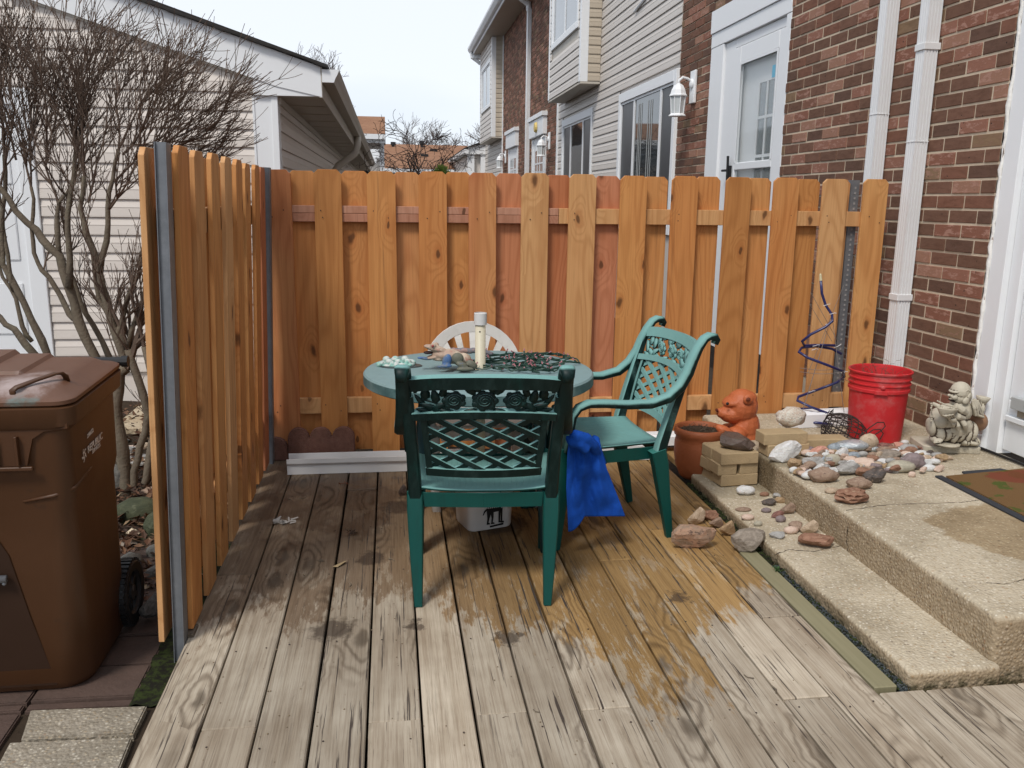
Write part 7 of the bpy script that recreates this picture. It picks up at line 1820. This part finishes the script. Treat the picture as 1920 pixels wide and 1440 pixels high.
def more(lst, y0): return [(at(px, py, Y=y0), Vector((dx, rr.gauss(0, .3), dz)), l, .006, lv) for px, py, dx, dz, l, lv in lst]
tA = tipsof(SA_, rr, 1) + more([(158, 330, -.1, 1, .42, 3), (222, 280, .5, .9, .42, 3), (200, 400, .9, .8, .48, 3), (215, 340, 1.0, .55, .50, 3), (280, 400, .8, .5, .42, 3), (260, 330, .7, .5, .46, 3), (285, 360, .9, .35, .36, 3), (165, 380, .3, 1, .5, 3), (250, 300, .9, .35, .5, 3), (230, 290, .75, .6, .45, 3), (285, 300, .9, .15, .36, 2), (300, 290, 1, .25, .36, 3)], 4.3)
tB = tipsof(SB_, rr, 1) + more([(150, 250, .2, 1, .40, 3), (58, 350, -.1, 1, .46, 3), (135, 345, .4, 1, .5, 3), (110, 380, -.3, 1, .46, 3), (140, 300, .1, 1, .5, 3), (60, 300, .1, 1, .42, 3), (90, 300, .2, 1, .42, 3)], 4.4)
tC = tipsof(SC_, rr, 1) + more([(8, 290, .1, 1, .44, 3), (0, 350, .3, 1, .5, 3), (-20, 330, 0, 1, .5, 3), (30, 300, .0, 1, .45, 3), (-40, 300, 0, 1, .5, 3)], 4.45)
GR = 'bare multi stemmed shrubs in front of the garage'
shrub('bare_shrub', 'bare brown shrub whose thick stems rise right beside the fence post', SA_, tA, 31, GR, 0, fan)
shrub('bare_shrub', 'bare brown shrub leaning left behind the wheelie bin lid', SB_, tB, 32, GR, 0, fan)
shrub('bare_shrub', 'bare brown shrub at the left edge in front of the white garage door', SC_, tC, 33, GR, 0, fan)
# ================================================================ far trees
def tree(name, label, base, h, spread, seed, lev=4, r0=.12, curl=.12, droop=.04, n0=3, mat=M_farbark, cat='tree', lean=(0, 0), minr=.006):
    rr = random.Random(seed); t = thing(name, label, cat, base); tb_ = MB(); cb_ = MB()
    def grow(p, d, l, r, lv):
        pts = [p]; rs = [r]; dd = d.copy(); n_ = 5
        for k in range(n_):
            dd = (dd + Vector((rr.gauss(0, 1), rr.gauss(0, 1), rr.gauss(0, 1))) * curl + Vector((0, 0, droop))).normalized(); pts.append(pts[-1] + dd * l / n_); rs.append(max(minr, r * (1 - .42 * (k + 1) / n_)))
        (tb_ if lv >= lev - 1 else cb_).tube(pts, rs, 6 if lv > 1 else 3, cap=False)
        if lv > 0:
            for k in range(n0 + (1 if lv < lev else 2)):
                i = n_ if k == 0 else rr.randint(2, n_); sd_ = Vector((rr.gauss(0, 1), rr.gauss(0, 1), rr.gauss(0, .5))).normalized()
                grow(pts[i], ((pts[i] - pts[i - 1]).normalized() + sd_ * rr.uniform(.4, .9) * spread).normalized(), l * rr.uniform(.55, .8), max(minr, rs[i] * .66), lv - 1)
    grow(Vector(base), Vector((lean[0], lean[1], 1)).normalized(), h * .38, r0, lev)
    tb_.build('trunk', mat, t); o = cb_.build('crown', mat, t); o['kind'] = 'stuff'; return t
M_treedark = simple('tree_bark_dark', (.050, .038, .034), .9, .1, .3, 4)
p = at(770, 320, Y=17); tree('crooked_tree', 'bare crooked tree with arching limbs in front of the long tan roof', (p.x, 17, .8), 3.0, 1.5, 41, 4, .045, .28, -.02, 3, M_treedark, minr=.0045)
p = at(850, 325, Y=15); tree('crooked_tree', 'bare twisted tree right of the evergreen tuft, its limbs crossing the roof', (p.x, 15, .7), 2.8, 1.5, 44, 4, .04, .28, -.02, 3, M_treedark, lean=(-.35, 0), minr=.004)
p = at(884, 325, Y=13); tree('thin_tree', 'thin leaning bare sapling in front of the porch room', (p.x, 13, .8), 2.0, 1.0, 46, 3, .02, .24, .0, 2, M_treedark, lean=(-.3, 0), minr=.0035)
p = at(590, 130, Y=40); tree('distant_tree', 'distant bare tree peeping over the garage roof edge', (p.x, 40, p.z - 4.6), 5.6, .9, 51, 5, .14, .12, .05, 3, M_farbark, minr=.007)
p = at(668, 200, Y=40); tree('distant_tree', 'distant bare tree right of the gutter end', (p.x - .8, 40, p.z - 4.6), 5.4, .9, 52, 5, .13, .12, .05, 3, M_farbark, minr=.007)
p = at(700, 240, Y=42); tree('distant_tree', 'low distant bare tree above the tall house roof', (p.x - .6, 42, p.z - 5), 5.4, .9, 53, 4, .12, .12, .05, 3, M_farbark, minr=.007)
p = at(905, 230, Y=40); tree('distant_tree', 'distant bare tree beside the upper bay of the brick row', (p.x + .8, 40, p.z - 3.4), 4.4, .9, 54, 5, .12, .12, .05, 3, M_farbark, minr=.007)
p = at(815, 262, Y=44); tree('distant_tree', 'faint bare tree rising behind the long tan roof', (p.x, 44, p.z - 4.2), 5.2, 1.0, 55, 5, .12, .12, .05, 3, M_farbark, minr=.0065)
p = at(750, 268, Y=43); tree('distant_tree', 'faint low tree left of the roof vent pipe', (p.x, 43, p.z - 3.8), 4.6, 1.0, 57, 5, .12, .12, .05, 3, M_farbark, minr=.0065)
p = at(828, 322, Y=14); t = thing('evergreen_bush', 'small yellow green evergreen tuft just above the fence', 'bush', (p.x, 14, 0)); b = MB(); rr = random.Random(6)
b.tube([(p.x, 14, -.1), (p.x, 14, p.z)], .03, 6); b.build('trunk', M_treedark, t); b = MB()
for k in range(1500):
    d = Vector((rr.gauss(0, 1), rr.gauss(0, 1), rr.gauss(0, 1))).normalized(); q = Vector((p.x, 14, p.z - .12)) + Vector((d.x * .13, d.y * .13, d.z * .22)) * rr.uniform(.5, 1); e = (d + Vector((0, 0, .5))) * .035; s_ = e.cross(Vector((rr.random(), 1, 0))).normalized() * .008; b.add([q - s_, q + s_, q + e], [(0, 1, 2)])
b.build('crown', simple('evergreen', (.085, .13, .022), .8, .2, .5, 9), t)['kind'] = 'stuff'
# weedy stalks and sticks behind the fence, in front of the brick row
print('objects', len(bpy.data.objects))
